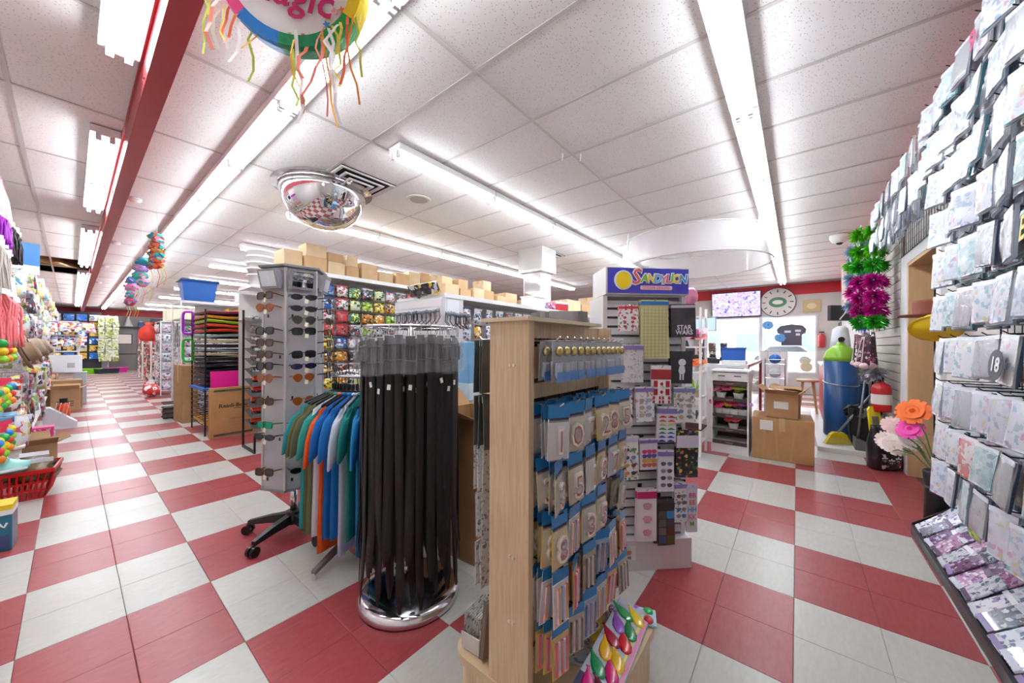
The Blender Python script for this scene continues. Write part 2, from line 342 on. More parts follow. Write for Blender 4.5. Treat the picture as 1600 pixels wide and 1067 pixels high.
# ---------------------------------------------------------------- fluorescent strip lights
TUBE = M('#f2f8ff', .3, emit=TUBE_POWER)
FXL = 1.2
hs = MB(); hs.b2((-FXL / 2, -.08, 0), (FXL / 2, .08, .055)); hs.b2((-FXL / 2, -.03, -.012), (FXL / 2, .03, 0))
tb = MB().sh().cyl((-FXL / 2 + .03, 0, -.03), (FXL / 2 - .03, 0, -.03), .0165, n=10)
sk = MB(); sk.box((0, 0, -.026), (.022, .03, .052))
hsM = hs.mesh('housing', WHITEM); tbM = tb.mesh('tube', TUBE); skM = sk.mesh('socket', M('#d8d8d8', .5))
def strip(loc, rotz, label, group):
    o = thing('fluorescent_light', label, 'light', loc, rotz, group)
    link(bpy.data.objects.new('housing', hsM), o)
    for s in (-1, 1):
        link(bpy.data.objects.new('tube', tbM), o, (0, s * .036, 0))
        for e in (-1, 1): link(bpy.data.objects.new('socket', skM), o, (e * (FXL / 2 - .014), s * .036, 0))
    return o
ZF = ZC - .062
def row(n, along, fixed, start, desc, grp, gaps=()):
    for i in range(n):
        if i in gaps: continue
        p = start + (i + .5) * 1.2192
        strip((p, fixed, ZF) if along == 'x' else (fixed, p, ZF), 0 if along == 'x' else PI / 2, 'fluorescent strip light, %s from the camera, in %s' % (ORD[i], desc), grp)
row(20, 'y', .92, .28, 'the row right of red beam', 'strip lights right of the red beam')  # farthest fixtures are added to brighten the dim back end
row(19, 'y', .165, .55, 'the row left of red beam', 'strip lights left of the red beam', (2, 5, 9))  # far end of this row likewise extended with added fixtures for more light
row(6, 'x', 2.66, 1.70, 'the row starting beside the round speaker', 'strip lights beside the round speaker')
row(8, 'x', .29, 1.71, 'the row ending above the wall clock', 'strip lights above the right aisle')
row(6, 'x', 5.0, 1.70, 'the row passing behind the dome mirror', 'strip lights behind the dome mirror')
row(4, 'x', 7.25, 1.76, 'the row above the white buckets', 'strip lights above the white buckets')
row(3, 'x', 9.4, 1.76, 'the row above the blue tub', 'strip lights above the blue tub')
row(3, 'x', 11.7, 1.8, 'the next row behind the blue tub', 'strip lights behind the blue tub')
row(3, 'x', 14.1, 1.85, 'the faint row above the card racks', 'strip lights above the card racks')
row(3, 'x', 20.5, 1.85, 'the added row ahead of the grey doors', 'added strip lights ahead of the grey doors')  # invented row, added to brighten the dim far end of the shop
row(3, 'x', 23.2, 1.85, 'the added row above the back shelf', 'added strip lights above the back shelf')  # second invented row, added to lift the light near the back wall
row(2, 'x', 17.0, 1.85, 'the faint row before the last racks', 'strip lights before the grey doors')
# ================================================================ CENTRAL STANDS
# ---------------------------------------------------------------- sunglasses spinner
SPX, SPY = .95, 2.66
sp = thing('sunglasses_spinner', 'tall grey rotating sunglasses display on black wheeled base', 'display stand', (SPX, SPY, 0))
HEXA = [R(-96 + 60 * k) for k in range(6)]; AP = .152; HZ0, HZ1 = .35, 1.76
PANELM = M('#b8b6ba', .4, noise=.04); hw = AP * math.tan(R(30))
for k, a in enumerate(HEXA):
    p = MB(); n = Vector((math.cos(a), math.sin(a), 0)); t = Vector((-n.y, n.x, 0))
    c = n * (AP - .005)
    p.box((c.x, c.y, (HZ0 + HZ1) / 2), (.01, 2 * hw - .004, HZ1 - HZ0), (0, 0, a))
    pn = p.build('panel', PANELM, sp)
    rb = MB(); q = n * AP + t * hw; rb.cyl((q.x, q.y, HZ0), (q.x, q.y, HZ1), .009, n=8); rb.build('rib', M('#c9c8ca', .3, .6), sp)
    for r in range(15):
        if (r * 7 + k * 3) % 3 == 0:
            h = MB(); q = n * (AP + .001) + t * (hw * (.55 if r % 2 else -.55)); h.box((q.x, q.y, HZ0 + .06 + r * .087), (.004, .011, .02), (0, 0, a)); link(bpy.data.objects.new('peg_hole', h.mesh('peg_hole', BLACK)), pn)
    if k in (0, 1, 5):
        mz = HZ1 - .075; q = n * (AP + .035)
        mm = MB(); mm.box((q.x, q.y, mz), (.02, .15, .12), (0, R(14), a)); fr = mm.build('mirror_frame', M('#9b999d', .4), sp)
        q = n * (AP + .0445); mm = MB(); mm.box((q.x, q.y, mz), (.006, .118, .095), (0, R(14), a)); link(bpy.data.objects.new('mirror', mm.mesh('mirror', M('#c9ccd0', .04, 1))), fr)
        q = n * (AP + .012); mm = MB(); mm.box((q.x, q.y, mz + .01), (.05, .13, .09), (0, 0, a)); link(bpy.data.objects.new('mirror_bracket', mm.mesh('mirror_bracket', M('#b5b3b6', .4))), fr)
MB().lathe([(.19, HZ1), (.205, HZ1 + .006), (.205, HZ1 + .018), (.19, HZ1 + .022), (.001, HZ1 + .022)], n=6).build('cap', M('#7d7b7e', .5), sp, rot=(0, 0, R(-66)))
MB().lathe([(.19, HZ0 - .012), (.19, HZ0), (.01, HZ0)], n=6).build('tray', M('#8c8a8e', .5), sp, rot=(0, 0, R(-66)))
MB().sh().cyl((0, 0, .12), (0, 0, HZ0), .022, n=14).build('pole', CHROME, sp)
hub = MB(); hub.lathe([(.05, .07), (.055, .1), (.045, .15), (.024, .155)], n=14); hub.build('hub', BLACK, sp)
for k in range(5):
    a = R(-155 + 72 * k); d = Vector((math.cos(a), math.sin(a), 0)); s_ = Vector((-d.y, d.x, 0))
    lg = MB()
    def sec(r, wd, z0, z1): return [tuple(d * r + s_ * wd + Vector((0, 0, z0))), tuple(d * r - s_ * wd + Vector((0, 0, z0))), tuple(d * r - s_ * wd * .7 + Vector((0, 0, z1))), tuple(d * r + s_ * wd * .7 + Vector((0, 0, z1)))]
    lg.loft([sec(.03, .03, .08, .135), sec(.15, .027, .078, .122), sec(.29, .018, .066, .09)]); leg = lg.build('leg', BLACK, sp)
    ca = MB(); ca.cyl(tuple(d * .285 + Vector((0, 0, .04))), tuple(d * .285 + Vector((0, 0, .07))), .009); e = d * .295
    for o in (-.016, .016): q = e + s_ * o; ca.cyl(tuple(q - s_ * .01 + Vector((0, 0, .03))), tuple(q + s_ * .01 + Vector((0, 0, .03))), .03, n=14)
    link(bpy.data.objects.new('caster', ca.mesh('caster', M('#141416', .35))), leg)
# glasses
def lens_outline(cx, w_, h_, st, n=12):
    o = []
    for i in range(n):
        a = 2 * PI * i / n; x = math.cos(a); z = math.sin(a)
        if st == 'square': x = math.copysign(abs(x) ** .6, x); z = math.copysign(abs(z) ** .6, z)
        if st == 'aviator' and z < 0: x *= .8; z *= 1.15
        if st == 'wrap' and z > 0: z *= .75
        o.append((cx + x * w_ / 2, z * h_ / 2))
    return o
def glasses_proto(st, fm, lm, w_=.056, h_=.042):
    fr = MB(); gap = .009; cx = w_ / 2 + gap
    for s in (-1, 1):
        out = lens_outline(s * cx, w_ + .008, h_ + .008, st); inn = lens_outline(s * cx, w_, h_, st); n = len(out)
        vs = [(x, -.004, z) for x, z in out] + [(x, -.004, z) for x, z in inn] + [(x, .003, z) for x, z in out] + [(x, .003, z) for x, z in inn]; fs = []
        for i in range(n):
            j = (i + 1) % n; fs += [(i, j, n + j, n + i), (2 * n + i, 3 * n + i, 3 * n + j, 2 * n + j), (i, 2 * n + i, 2 * n + j, j), (n + i, n + j, 3 * n + j, 3 * n + i)]
        fr.add(vs, fs)
    fr.tube([(-gap - .002, -.002, .008), (0, -.004, .012), (gap + .002, -.002, .008)], .0025, 5)
    fm_ = fr.mesh('sunglasses', fm)
    parts = []
    for s in (-1, 1):
        l = MB(); l.prism(lens_outline(s * cx, w_, h_, st), .002, 'xz', -.002); parts.append(('lens', l.mesh('lens', lm)))
        t = MB(); x = s * (cx + w_ / 2 + .003); t.tube([(x, .0, .01), (x + s * .003, .02, .01), (x, .075, .006), (x - s * .004, .115, -.012)], [.004, .004, .003, .0035], 5); parts.append(('temple', t.mesh('temple', fm)))
    tg = MB(); tg.box((.012, -.008, -.03), (.02, .001, .026), (0, .2, 0)); parts.append(('price_tag', tg.mesh('price_tag', M('#ece4c4', .6))))
    return Proto('sunglasses', fm_, parts)
GL = {'black': glasses_proto('square', BLACKG, M('#101216', .08, coat=.5)), 'dark wrap': glasses_proto('wrap', M('#1b1c20', .3), M('#14161a', .06, coat=.5), .062, .036), 'brown': glasses_proto('square', M('#5a3620', .3), M('#3b2618', .1, coat=.4)),
      'aviator': glasses_proto('aviator', M('#8c7a55', .25, 1), M('#2a2c30', .06, coat=.5), .056, .046), 'amber': glasses_proto('aviator', M('#a05a1e', .25), M('#8a4a22', .1, coat=.4), .05, .044), 'navy': glasses_proto('wrap', M('#1d2038', .25), M('#12163a', .06, coat=.5), .06, .036), 'green mirror': glasses_proto('square', M('#1c7a3d', .3), M('#2aa08a', .05, .6), .052, .036)}
faces = [(0, 'middle', ['dark wrap', 'dark wrap', 'aviator', 'black', None, 'black', 'navy', 'amber', None, 'amber', None, 'dark wrap', 'black', 'navy', None, 'dark wrap']),
         (5, 'left-hand', ['brown', 'amber', None, 'black', 'brown', 'brown', 'black', 'amber', None, 'brown', None, 'green mirror', 'dark wrap', None, None, 'brown']),
         (1, 'right-hand', ['dark wrap', 'navy', 'brown', 'aviator', 'black', 'dark wrap', 'navy', 'black', None, 'dark wrap', None, 'black', 'black', None, None, None])]
for k, side, lst in faces:
    a = HEXA[k]; n = Vector((math.cos(a), math.sin(a), 0)); r_ = 0
    for i, g in enumerate(lst):
        if not g: continue
        z = 1.575 - i * .073; q = Vector((SPX, SPY, 0)) + n * (AP + .065)
        GL[g].put('%s sunglasses, %s pair from the top on the spinner\'s %s panel' % (g, ORD[r_], side), 'sunglasses', (q.x, q.y, z), (R(-4), rnd.uniform(-.05, .05), a + PI / 2 + rnd.uniform(-.12, .12)), 'sunglasses on the spinner'); r_ += 1

# ---------------------------------------------------------------- belts on a round chrome rack
BX, BY = 1.09, 1.54
brk = thing('belt_rack', 'round chrome belt rack with dished base', 'display stand', (BX, BY, 0))
MB().sh().lathe([(.245, 0), (.25, .012), (.245, .035), (.225, .05), (.16, .06), (.09, .075), (.03, .1), (.012, .1)], n=36).build('base', CHROME, brk)
MB().sh().cyl((0, 0, .09), (0, 0, 1.38), .014, n=12).build('pole', CHROME, brk)
for rr in (.225, .18):
    MB().sh().tube([(rr * math.cos(t), rr * math.sin(t), 1.36) for t in [2 * PI * i / 32 for i in range(33)]], .006, 6).build('ring', CHROME, brk)
sk_ = MB(); [sk_.cyl((0, 0, 1.36), (.225 * math.cos(t), .225 * math.sin(t), 1.36), .005, n=6) for t in (0, PI / 2, PI, -PI / 2)]; sk_.build('spokes', CHROME, brk)
LEATH = RM(['#0e0e0f', '#141213', '#181413', '#0c0c0f', '#131315'], .6)
FILMB = FILM('#e9edf2', .07, .12)
def belt_proto(L, wd, ph):
    me = MB().sh(); N_ = 16; y = lambda v: .006 * math.sin(v * 5 + ph) * v
    rows_ = []
    for i in range(N_ + 1):
        v = i / N_; hw_ = wd / 2 if i < N_ else wd * .16; yy = y(v) + (-.012 * (v - .8) / .2 if v > .8 else 0)
        xx = .004 * math.sin(3 * v + ph)
        rows_.append([(xx - hw_, yy - .0016, -L * v), (xx + hw_, yy - .0016, -L * v), (xx + hw_, yy + .0016, -L * v), (xx - hw_, yy + .0016, -L * v)])
    me.loft(rows_); me.mat(1); me.sh(False)
    for i in range(5): v = .97 - .028 * (i + 1); me.cyl((0, y(v) - .012 * max(0, (v - .8) / .2) - .0022, -L * v), (0, y(v) - .012 * max(0, (v - .8) / .2), -L * v), .0032, n=6)
    root = me.mesh('leather_belt', [LEATH, M('#050505', .7)])
    bk = MB(); w2 = wd * .68
    for a, b in (((-w2, .02), (w2, .02)), ((-w2, -.05), (w2, -.05)), ((-w2, .02), (-w2, -.05)), ((w2, .02), (w2, -.05)), ((0, .02), (0, -.05))): bk.cyl((a[0], -.006, a[1] - .06), (b[0], -.006, b[1] - .06), .003, n=6)
    ba = MB().sh(); ba.sheet(wd * 1.75, .17, 4, 6, lambda u, v: -.018 - .016 * math.sin(PI * u) - .006 * math.sin(v * 9 + ph), .0)
    ht = MB(); ht.tube([(0, 0, .05), (0, -.004, .025), (0, 0, 0)], .0018, 5); ht.mat(1); ht.box((0, 0, -.004), (wd * 1.4, .003, .014))
    tg = MB(); tg.box((.003, -.009, -.19 - .05 * math.sin(ph * 3)), (.015, .001, .024), (0, .3 * math.sin(ph), 0))
    return Proto('leather_belt', root, ([] if ph in (1.5, 4.0) else [('price_tag', tg.mesh('price_tag', M('#efefec', .6)))]) + [('buckle', bk.mesh('buckle', M('#4a4a4e', .3, .8))), ('plastic_sleeve', ba.mesh('plastic_sleeve', FILMB)), ('hanger', ht.mesh('hanger', [CHROME, M('#d7d8da', .3)]))])
BELTS = [belt_proto(1.02, .042, .3), belt_proto(1.13, .04, 1.5), belt_proto(1.2, .043, 2.6), belt_proto(1.24, .037, 4.0), belt_proto(1.08, .046, 5.1)]
for ring, (rr, nn) in enumerate(((.237, 32), (.19, 22))):
    for i in range(nn):
        a = 2 * PI * (i + .4 * ring) / nn + R(-126); f = math.cos(a + R(126))
        pr = BELTS[(i * 3 + ring * 2) % 5]
        side = 'front' if f > .3 else ('left' if math.sin(a + R(126)) < 0 else 'right') if f > -.3 else 'back'
        lab = 'black leather belt on the chrome rack, %s from the front along the %s ring' % (ORD[i], 'outer' if ring == 0 else 'inner')
        pr.put(lab, 'belt', (BX + rr * math.cos(a), BY + rr * math.sin(a), 1.312 + rnd.uniform(-.012, .012)), (0, rnd.uniform(-.008, .008), a + PI / 2 + rnd.uniform(-.25, .25)), 'belts on the round rack')
# ---------------------------------------------------------------- T-shirt rack
TXC, TYC = 1.34, 2.24
tr_ = thing('clothes_rack', 'round chrome clothes rack with splayed grey feet', 'clothes rack', (TXC, TYC, 0))
TR = .30
MB().sh().tube([(TR * math.cos(t), TR * math.sin(t), 1.08) for t in [2 * PI * i / 32 for i in range(33)]], .012, 8).build('rail', CHROME, tr_)
MB().sh().cyl((0, 0, .1), (0, 0, 1.08), .018, n=12).build('pole', CHROME, tr_)
s2 = MB(); [s2.cyl((0, 0, 1.06), (TR * math.cos(t), TR * math.sin(t), 1.08), .008, n=6) for t in (0.4, 0.4 + PI / 2, .4 + PI, .4 - PI / 2)]; s2.build('spokes', CHROME, tr_)
for a in (R(-158), R(-112), R(-20), R(70)):
    d = Vector((math.cos(a), math.sin(a), 0)); s_ = Vector((-d.y, d.x, 0)); lg = MB(); ln = .56
    def sec(r, wd, z0, z1): return [tuple(d * r + s_ * wd + Vector((0, 0, z0))), tuple(d * r - s_ * wd + Vector((0, 0, z0))), tuple(d * r - s_ * wd + Vector((0, 0, z1))), tuple(d * r + s_ * wd + Vector((0, 0, z1)))]
    lg.loft([sec(0, .022, .14, .18), sec(.3, .018, .085, .115), sec(ln, .014, .03, .05)]); lg.mat(1); lg.cyl(tuple(d * (ln - .01)), tuple(d * (ln - .01) + Vector((0, 0, .035))), .014, n=10); lg.build('foot', [M('#8d8a85', .35, .8), M('#c9c6bf', .4)], tr_)
def shirt_proto(cols, sleeve_col=None):
    def ell(cx, wx, wy, z, ph, n=14, am=.0): return [(cx + wx * math.cos(2 * PI * i / n), (wy + am * math.sin(5 * 2 * PI * i / n + ph)) * math.sin(2 * PI * i / n), z) for i in range(n)]
    b = MB().sh()
    prof = [(.05, .02, -.015), (.075, .026, -.03), (.14, .03, -.05), (.19, .034, -.075), (.198, .038, -.13), (.185, .04, -.24), (.185, .042, -.36), (.19, .045, -.5), (.195, .046, -.62), (.197, .044, -.7), (.192, .038, -.705)]
    b.loft([ell(0, wx, wy, z, i * .7, am=.012 * min(1, i / 5)) for i, (wx, wy, z) in enumerate(prof)], True)
    root = b.mesh('t_shirt', cols[0]); parts = []
    for s in (-1, 1):
        sl = MB().sh(); pts = [(.15, -.07, .045, .028), (.195, -.1, .055, .032), (.225, -.17, .055, .03), (.235, -.24, .055, .028), (.237, -.275, .056, .028), (.236, -.278, .05, .022)]
        sl.loft([[(s * (cx + wx * math.cos(2 * PI * i / 10) * (.9 if k else .7)), wy * math.sin(2 * PI * i / 10), z + (.03 * math.cos(2 * PI * i / 10) * -1)) for i in range(10)] for k, (cx, z, wx, wy) in enumerate(pts)])
        parts.append(('sleeve', sl.mesh('sleeve', cols[1])))
    co = MB().sh(); co.tube([(.055 * math.cos(t), .022 * math.sin(t), -.012) for t in [2 * PI * i / 14 for i in range(15)]], .007, 6); parts.append(('collar', co.mesh('collar', cols[1])))
    hg = MB(); hg.tube([(.0, 0, .0), (0, 0, .05), (.0, .0, .075)], .003, 6); hg.tube([(0, 0, .075), (0, .016, .095), (0, .0, .112), (0, -.014, .1)], .003, 6); hg.tube([(-.17, 0, -.055), (0, 0, .0), (.17, 0, -.055)], .007, 6); hg.box((0, -.003, .02), (.03, .012, .03))
    parts.append(('hanger', hg.mesh('hanger', BLACK)))
    return Proto('t_shirt', root, parts)
def cloth(c): return M(c, .85, noise=.08, nscale=14, bump=.12, bscale=160)
shirts = [('teal', '#1b8f94', '#1b8f94'), ('olive green', '#5b6238', '#5b6238'), ('dark olive', '#6b6d4c', '#5f6145'), ('white and teal', '#d9dde8', '#2b9a90'), ('orange', '#e8581c', '#e8581c'), ('bright blue', '#1468b4', '#1468b4'), ('royal blue', '#1a74c0', '#1a74c0'), ('pale blue-white', '#cfd6ea', '#cfd6ea'), ('green-teal', '#15867d', '#15867d'), ('sky blue', '#1f88c4', '#1f88c4'), ('deep blue', '#0f5fa4', '#0f5fa4'), ('navy', '#20304f', '#20304f'), ('grey', '#77777c', '#77777c'), ('white', '#e5e6ea', '#e5e6ea')]
for i, (nm, c1, c2) in enumerate(shirts):
    a = R(-186 + i * 5.6) if i < 11 else R(-60 + (i - 11) * 40)
    p = shirt_proto((cloth(c1), cloth(c2)))
    dz = -.06 if nm in ('orange', 'pale blue-white', 'sky blue') else 0
    p.put('%s short-sleeved T-shirt hanging on the round clothes rack' % nm, 't-shirt', (TXC + TR * math.cos(a), TYC + TR * math.sin(a), .99), (0, 0, a + rnd.uniform(-.05, .05)), 'T-shirts on the round rack', (1, .55, 1.15 + 2 * abs(dz)))

# ---------------------------------------------------------------- oak candle stand
SX0, SX1, SY0, SY1, SZB, SZT = .85, 1.445, .618, .775, .2, 1.345
cs = thing('candle_stand', 'light oak double-sided display stand with rounded base and peg hooks', 'display stand', (1.15, .695, 0))
O = Vector((1.15, .695, 0))
def csb(name, a, b, mat=WOOD): return MB().b2([a[i] - O[i] for i in range(3)], [b[i] - O[i] for i in range(3)]).build(name, mat, cs)
def rrect(x0, x1, y0, y1, r, n=5):
    o = []
    for cx_, cy_, a0 in ((x1 - r, y1 - r, 0), (x0 + r, y1 - r, 90), (x0 + r, y0 + r, 180), (x1 - r, y0 + r, 270)):
        for i in range(n + 1): a = R(a0 + 90 * i / n); o.append((cx_ + r * math.cos(a) - O.x, cy_ + r * math.sin(a) - O.y))
    return o
MB().prism(rrect(.86, 1.44, .435, .945, .06), .17, 'xy', 0).build('plinth', WOOD, cs)
MB().prism(rrect(.845, 1.455, .42, .96, .07), .028, 'xy', .172).build('base_top', M('#d9be98', .4, noise=.05, nscale=3), cs)
csb('end_panel', (SX0, SY0, SZB), (SX0 + .025, SY1, SZT)); csb('end_panel', (SX1 - .025, SY0, SZB), (SX1, SY1, SZT))
csb('core', (SX0 + .025, .688, SZB), (SX1 - .025, .707, SZT - .03), M('#3a3330', .7))
ZS = [(1.345, 1.295), (1.277, 1.163), (1.147, 1.098), (1.08, .938), (.92, .778), (.76, .618), (.6, .458), (.44, .308), (.29, .205)]
for z1, z0 in ZS:
    for y0, y1 in ((.665, .688), (.707, .73)): csb('slat_board', (SX0 + .025, y0, z0), (SX1 - .025, y1, z1))
cap = csb('top_board', (SX0 - .02, SY0 - .01, SZT), (SX1 - .12, SY1 + .02, SZT + .012), M('#e6d3b4', .4))
for z in (.42, .62, 1.21, .95)[:3]:
    for y in (.675, .69): MB().cyl((SX0 - O.x, y - O.y, z), (SX0 - .004 - O.x, y - O.y, z), .005, n=10).build('screw_cap', M('#eee2cb', .4), cs)
PEG = M('#d5d5d8', .25, .9)
pegs = {}
def peg_mesh(L, col='s'):
    if (L, col) not in pegs:
        m = MB(); m.tube([(0, L, 0), (0, .015, 0), (0, 0, .012)], .0028, 5); m.mat(1); m.box((0, L - .002, -.004), (.022, .006, .028))
        pegs[(L, col)] = m.mesh('hook', [PEG if col == 's' else M('#26262a', .35, .5), BLACK])
    return pegs[(L, col)]
def peg(parent, tip, L, rotz, col='s'): return link(bpy.data.objects.new('hook', peg_mesh(L, col)), parent, tip, (0, 0, rotz))
# packs hung on it
def bag_mesh(name, w_, h_, bulge, mat, z0=0., seed=0, nx=6, nz=7):
    q = random.Random(seed); ph = q.uniform(0, 6)
    return MB().sh().sheet(w_, h_, nx, nz, lambda u, v: -bulge * (max(0, math.sin(PI * u)) ** .6) * (max(0, math.sin(PI * min(1, max(0, v)))) ** .5) - .0015 * math.sin(9 * u + 7 * v + ph), z0).mesh(name, mat)
BLUEH = M('#1d7fc0', .35, coat=.3)
def bulb_proto():
    root = MB().box((0, .004, -.06), (.044, .001, .12)).mesh('candle_pack', M('#cfd6de', .3, alpha=.55))
    b = MB().sh(); b.lathe([(.004, -.045), (.011, -.04), (.013, -.03), (.01, -.02), (.004, -.015)], (0, -.008, 0), 10); b.sh(False)
    c = MB(); c.bev((0, -.008, -.085), (.034, .014, .045), .005)
    d = MB(); d.box((0, -.0155, -.105), (.042, .001, .03))
    return Proto('candle_pack', root, [('metal_bulb', b.mesh('metal_bulb', M('#c3b27c', .2, .9))), ('blister', c.mesh('blister', M('#c8d0d8', .15, alpha=.6, coat=.5))), ('blue_card', d.mesh('blue_card', M('#3f7fc0', .35, coat=.3)))])
BULB = bulb_proto()
nA = 12
for i in range(nA):
    x = .905 + i * .044
    peg(cs, (x - O.x, .545 - O.y, 1.285), .125, 0)
    for k in range(2): BULB.put('%s clear gold-bulb pack on %s hook of the candle stand\'s top row' % (DEPTH[k], ORD[i]), 'candle', (x, .556 + .045 * k, 1.283), (rnd.uniform(.0, .06), rnd.uniform(-.06, .06), rnd.uniform(-.2, .2)), 'gold bulb packs on hook %d of the top row' % (i + 1))
def num_proto(ch, body, bw=.078, bh=.165, numcol='#e9e2cf', outline='#b23a3a'):
    card = MB(); card.box((0, .003, -.09), (bw, .0012, .125)); root = card.mesh('number_candle_pack', M(body, .35, coat=.3))
    hd = MB(); hd.box((0, .0028, -.012), (bw, .0014, .04)); hd.mat(1); hd.box((0, .0018, -.036), (bw * .9, .0012, .012))
    bl = bag_mesh('blister', bw * .96, bh - .045, .017, FILM('#f4f6f8', .2), -.036, ord(ch))
    me = text_mesh(ch, .105, M(numcol, .4, coat=.4), .005, bold=.002); me.transform(Matrix.Translation((0, -.008, -.1)) @ Matrix.Rotation(PI / 2, 4, 'X'))
    m2 = text_mesh(ch, .09, M(outline, .4), .0054, bold=-.001); m2.transform(Matrix.Translation((0, -.0082, -.1)) @ Matrix.Rotation(PI / 2, 4, 'X'))
    return Proto('number_candle_pack', root, [('header', hd.mesh('header', [BLUEH, M('#3a2a3e', .4)])), ('blister', bl), ('candle', me, [('candle_face', m2)])])
NUM = [num_proto('1', '#d9d6d4'), num_proto('2', '#e3c04a'), num_proto('3', '#d8cfae'), num_proto('0', '#c8b98d'), num_proto('8', '#e6c33e'), num_proto('5', '#d5c9a0'), num_proto('7', '#cfd3d6'), num_proto('6', '#ddb94a')]
def stick_proto(body, cols, n=5):
    root = MB().box((0, .003, -.085), (.07, .0012, .16)).mesh('candle_pack', M(body, .35, coat=.3)); hd = MB().box((0, .0018, -.018), (.07, .0012, .035)); st = []
    for i in range(n): st.append(('candle', MB().cyl(((i - (n - 1) / 2) * .011, -.004, -.05), ((i - (n - 1) / 2) * .011, -.004, -.15), .0035, n=7).mesh('candle', M(cols[i % len(cols)], .4))))
    return Proto('candle_pack', root, [('header', hd.mesh('header', BLUEH))] + st + [('blister', bag_mesh('blister', .066, .12, .012, FILM('#ffffff', .2), -.04, 3))])
STK = [stick_proto('#e2b92c', ['#e84f6b', '#f0d8d8']), stick_proto('#bfae8c', ['#6d5a48', '#d9d2c4']), stick_proto('#9fc6dd', ['#3b6fa8', '#b4a6c9']), stick_proto('#e8e2da', ['#f0c8d0', '#e8a03c', '#5aa0d8'])]
rowz = [1.088, .928, .768, .608, .448]; names = ['second', 'third', 'fourth', 'fifth', 'lowest']
cnt = 0
for r_, z in enumerate(rowz):
    xsr = [.91 + i * .098 for i in range(6)]
    for i, x in enumerate(xsr):
        L = .125 if i < 5 else .15
        peg(cs, (x - O.x, .535 - O.y, z), .13, 0, 's' if r_ < 2 else 'd')
        if (r_, i) in ((2, 4),): continue
        nk = 4 if r_ < 4 else 3
        pr = NUM[(i * 3 + r_ * 2) % 8] if (i + r_ * 2) % 5 and r_ < 3 else (STK[(i + r_) % 4] if r_ > 1 else NUM[(i + r_) % 8])
        kind = 'number candle' if pr in NUM else 'birthday candle'
        for k in range(nk): pr.put('%s %s pack on %s hook of the candle stand\'s %s row' % (DEPTH[k], kind, ORD[i], names[r_]), 'candle', (x + rnd.uniform(-.006, .006), .546 + .026 * k, z - .002), (rnd.uniform(-.04, .06), rnd.uniform(-.07, .07), rnd.uniform(-.42, .3)), 'candle packs on hook %d of the %s row' % (i + 1, names[r_]))
# back of the stand (facing the belts)
greyp = MB().box((0, .002, -.09), (.07, .002, .18)).mesh('sleeve_pack', M('#5f645f', .4, coat=.2)); greyh = MB().box((0, .0005, -.01), (.072, .003, .02)).mesh('header', M('#8f9aa0', .4))
GP = Proto('sleeve_pack', greyp, [('header', greyh)])
whp = MB().box((0, .002, -.075), (.07, .0015, .15)).mesh('sticker_sheet', PM('#e6e6e4', ['#8a8a8a', '#bdbdbd'], 60, .3)); WP = Proto('sticker_sheet', whp, [('header', MB().box((0, .0008, -.01), (.07, .002, .02)).mesh('header', M('#b9bcc2', .4)))])
for r_, (z, pr, nm) in enumerate(((1.29, GP, 'dark grey sleeve pack'), (1.1, GP, 'dark grey sleeve pack'), (.93, WP, 'white printed card pack'), (.77, WP, 'white printed card pack'), (.6, WP, 'white printed card pack'))):
    for i in range(4):
        x = .9 + i * .13; peg(cs, (x - O.x, .87 - O.y, z), .14, PI)
        for k in range(3): pr.put('%s %s on the candle stand\'s back, %s row down, %s hook' % (('outermost', 'middle', 'innermost')[k], nm, ORD[r_], ORD[i]), 'card pack', (x, .86 - .018 * k, z - .002), (rnd.uniform(-.04, .04), 0, PI + rnd.uniform(-.2, .2)), 'packs on hook %d of back row %d' % (i + 1, r_ + 1))
# things lying on the stand's base
def flat_pack(name, label, cat, loc, w_, d_, col, rot, parts=()):
    o = MB().bev((0, 0, .006), (w_, d_, .012), .004).build(name, col, None, loc, rot); tag(o, label, cat)
    return o
zb_ = .2005
bp = flat_pack('balloon_bag', 'long clear bag of coloured balloons lying on the oak base', 'balloon pack', (1.2, .49, zb_ + .012), .46, .13, M('#cfd6e2', .2, alpha=.85, coat=.5), (R(8), 0, R(4)))
for i, c in enumerate(['#7a1630', '#e0187c', '#f1c21b', '#d8142c', '#1f8f4c', '#f0d024', '#e8288a', '#1a9a5a', '#f2b81c', '#b01a3a', '#9a58c8', '#2fae5c']):
    b = MB().sh(); b.loft([[(x_, r_ * math.cos(2 * PI * t / 8), .2 * r_ * math.sin(2 * PI * t / 8)) for t in range(8)] for x_, r_ in ((-.045, .004), (-.035, .017), (-.012, .023), (.015, .018), (.04, .007), (.055, .004), (.06, .008))]); b.build('balloon', M(c, .25, coat=.5), bp, (-.19 + (i % 6) * .07 + rnd.uniform(-.01, .01), -.02 + (i // 6) * .045, .014), (0, 0, rnd.uniform(.3, 1.1)))
MB().box((-.2, 0, .0125), (.055, .125, .002)).build('header', M('#2a2258', .35), bp); MB().box((0, -.055, .0125), (.4, .012, .002)).build('stripe', M('#e88ab0', .4), bp); MB().box((0, -.04, .0125), (.4, .008, .002)).build('stripe', M('#e9d25a', .4), bp)
tag(MB().box((0, 0, .002), (.13, .095, .003)).build('price_card', PM('#b9babf', ['#6a6a70', '#8e8e94'], 55, .3, coat=.1), None, (1.12, .6, zb_ + .001), (R(6), 0, R(25))), 'grey printed price card lying on the oak base', 'card')
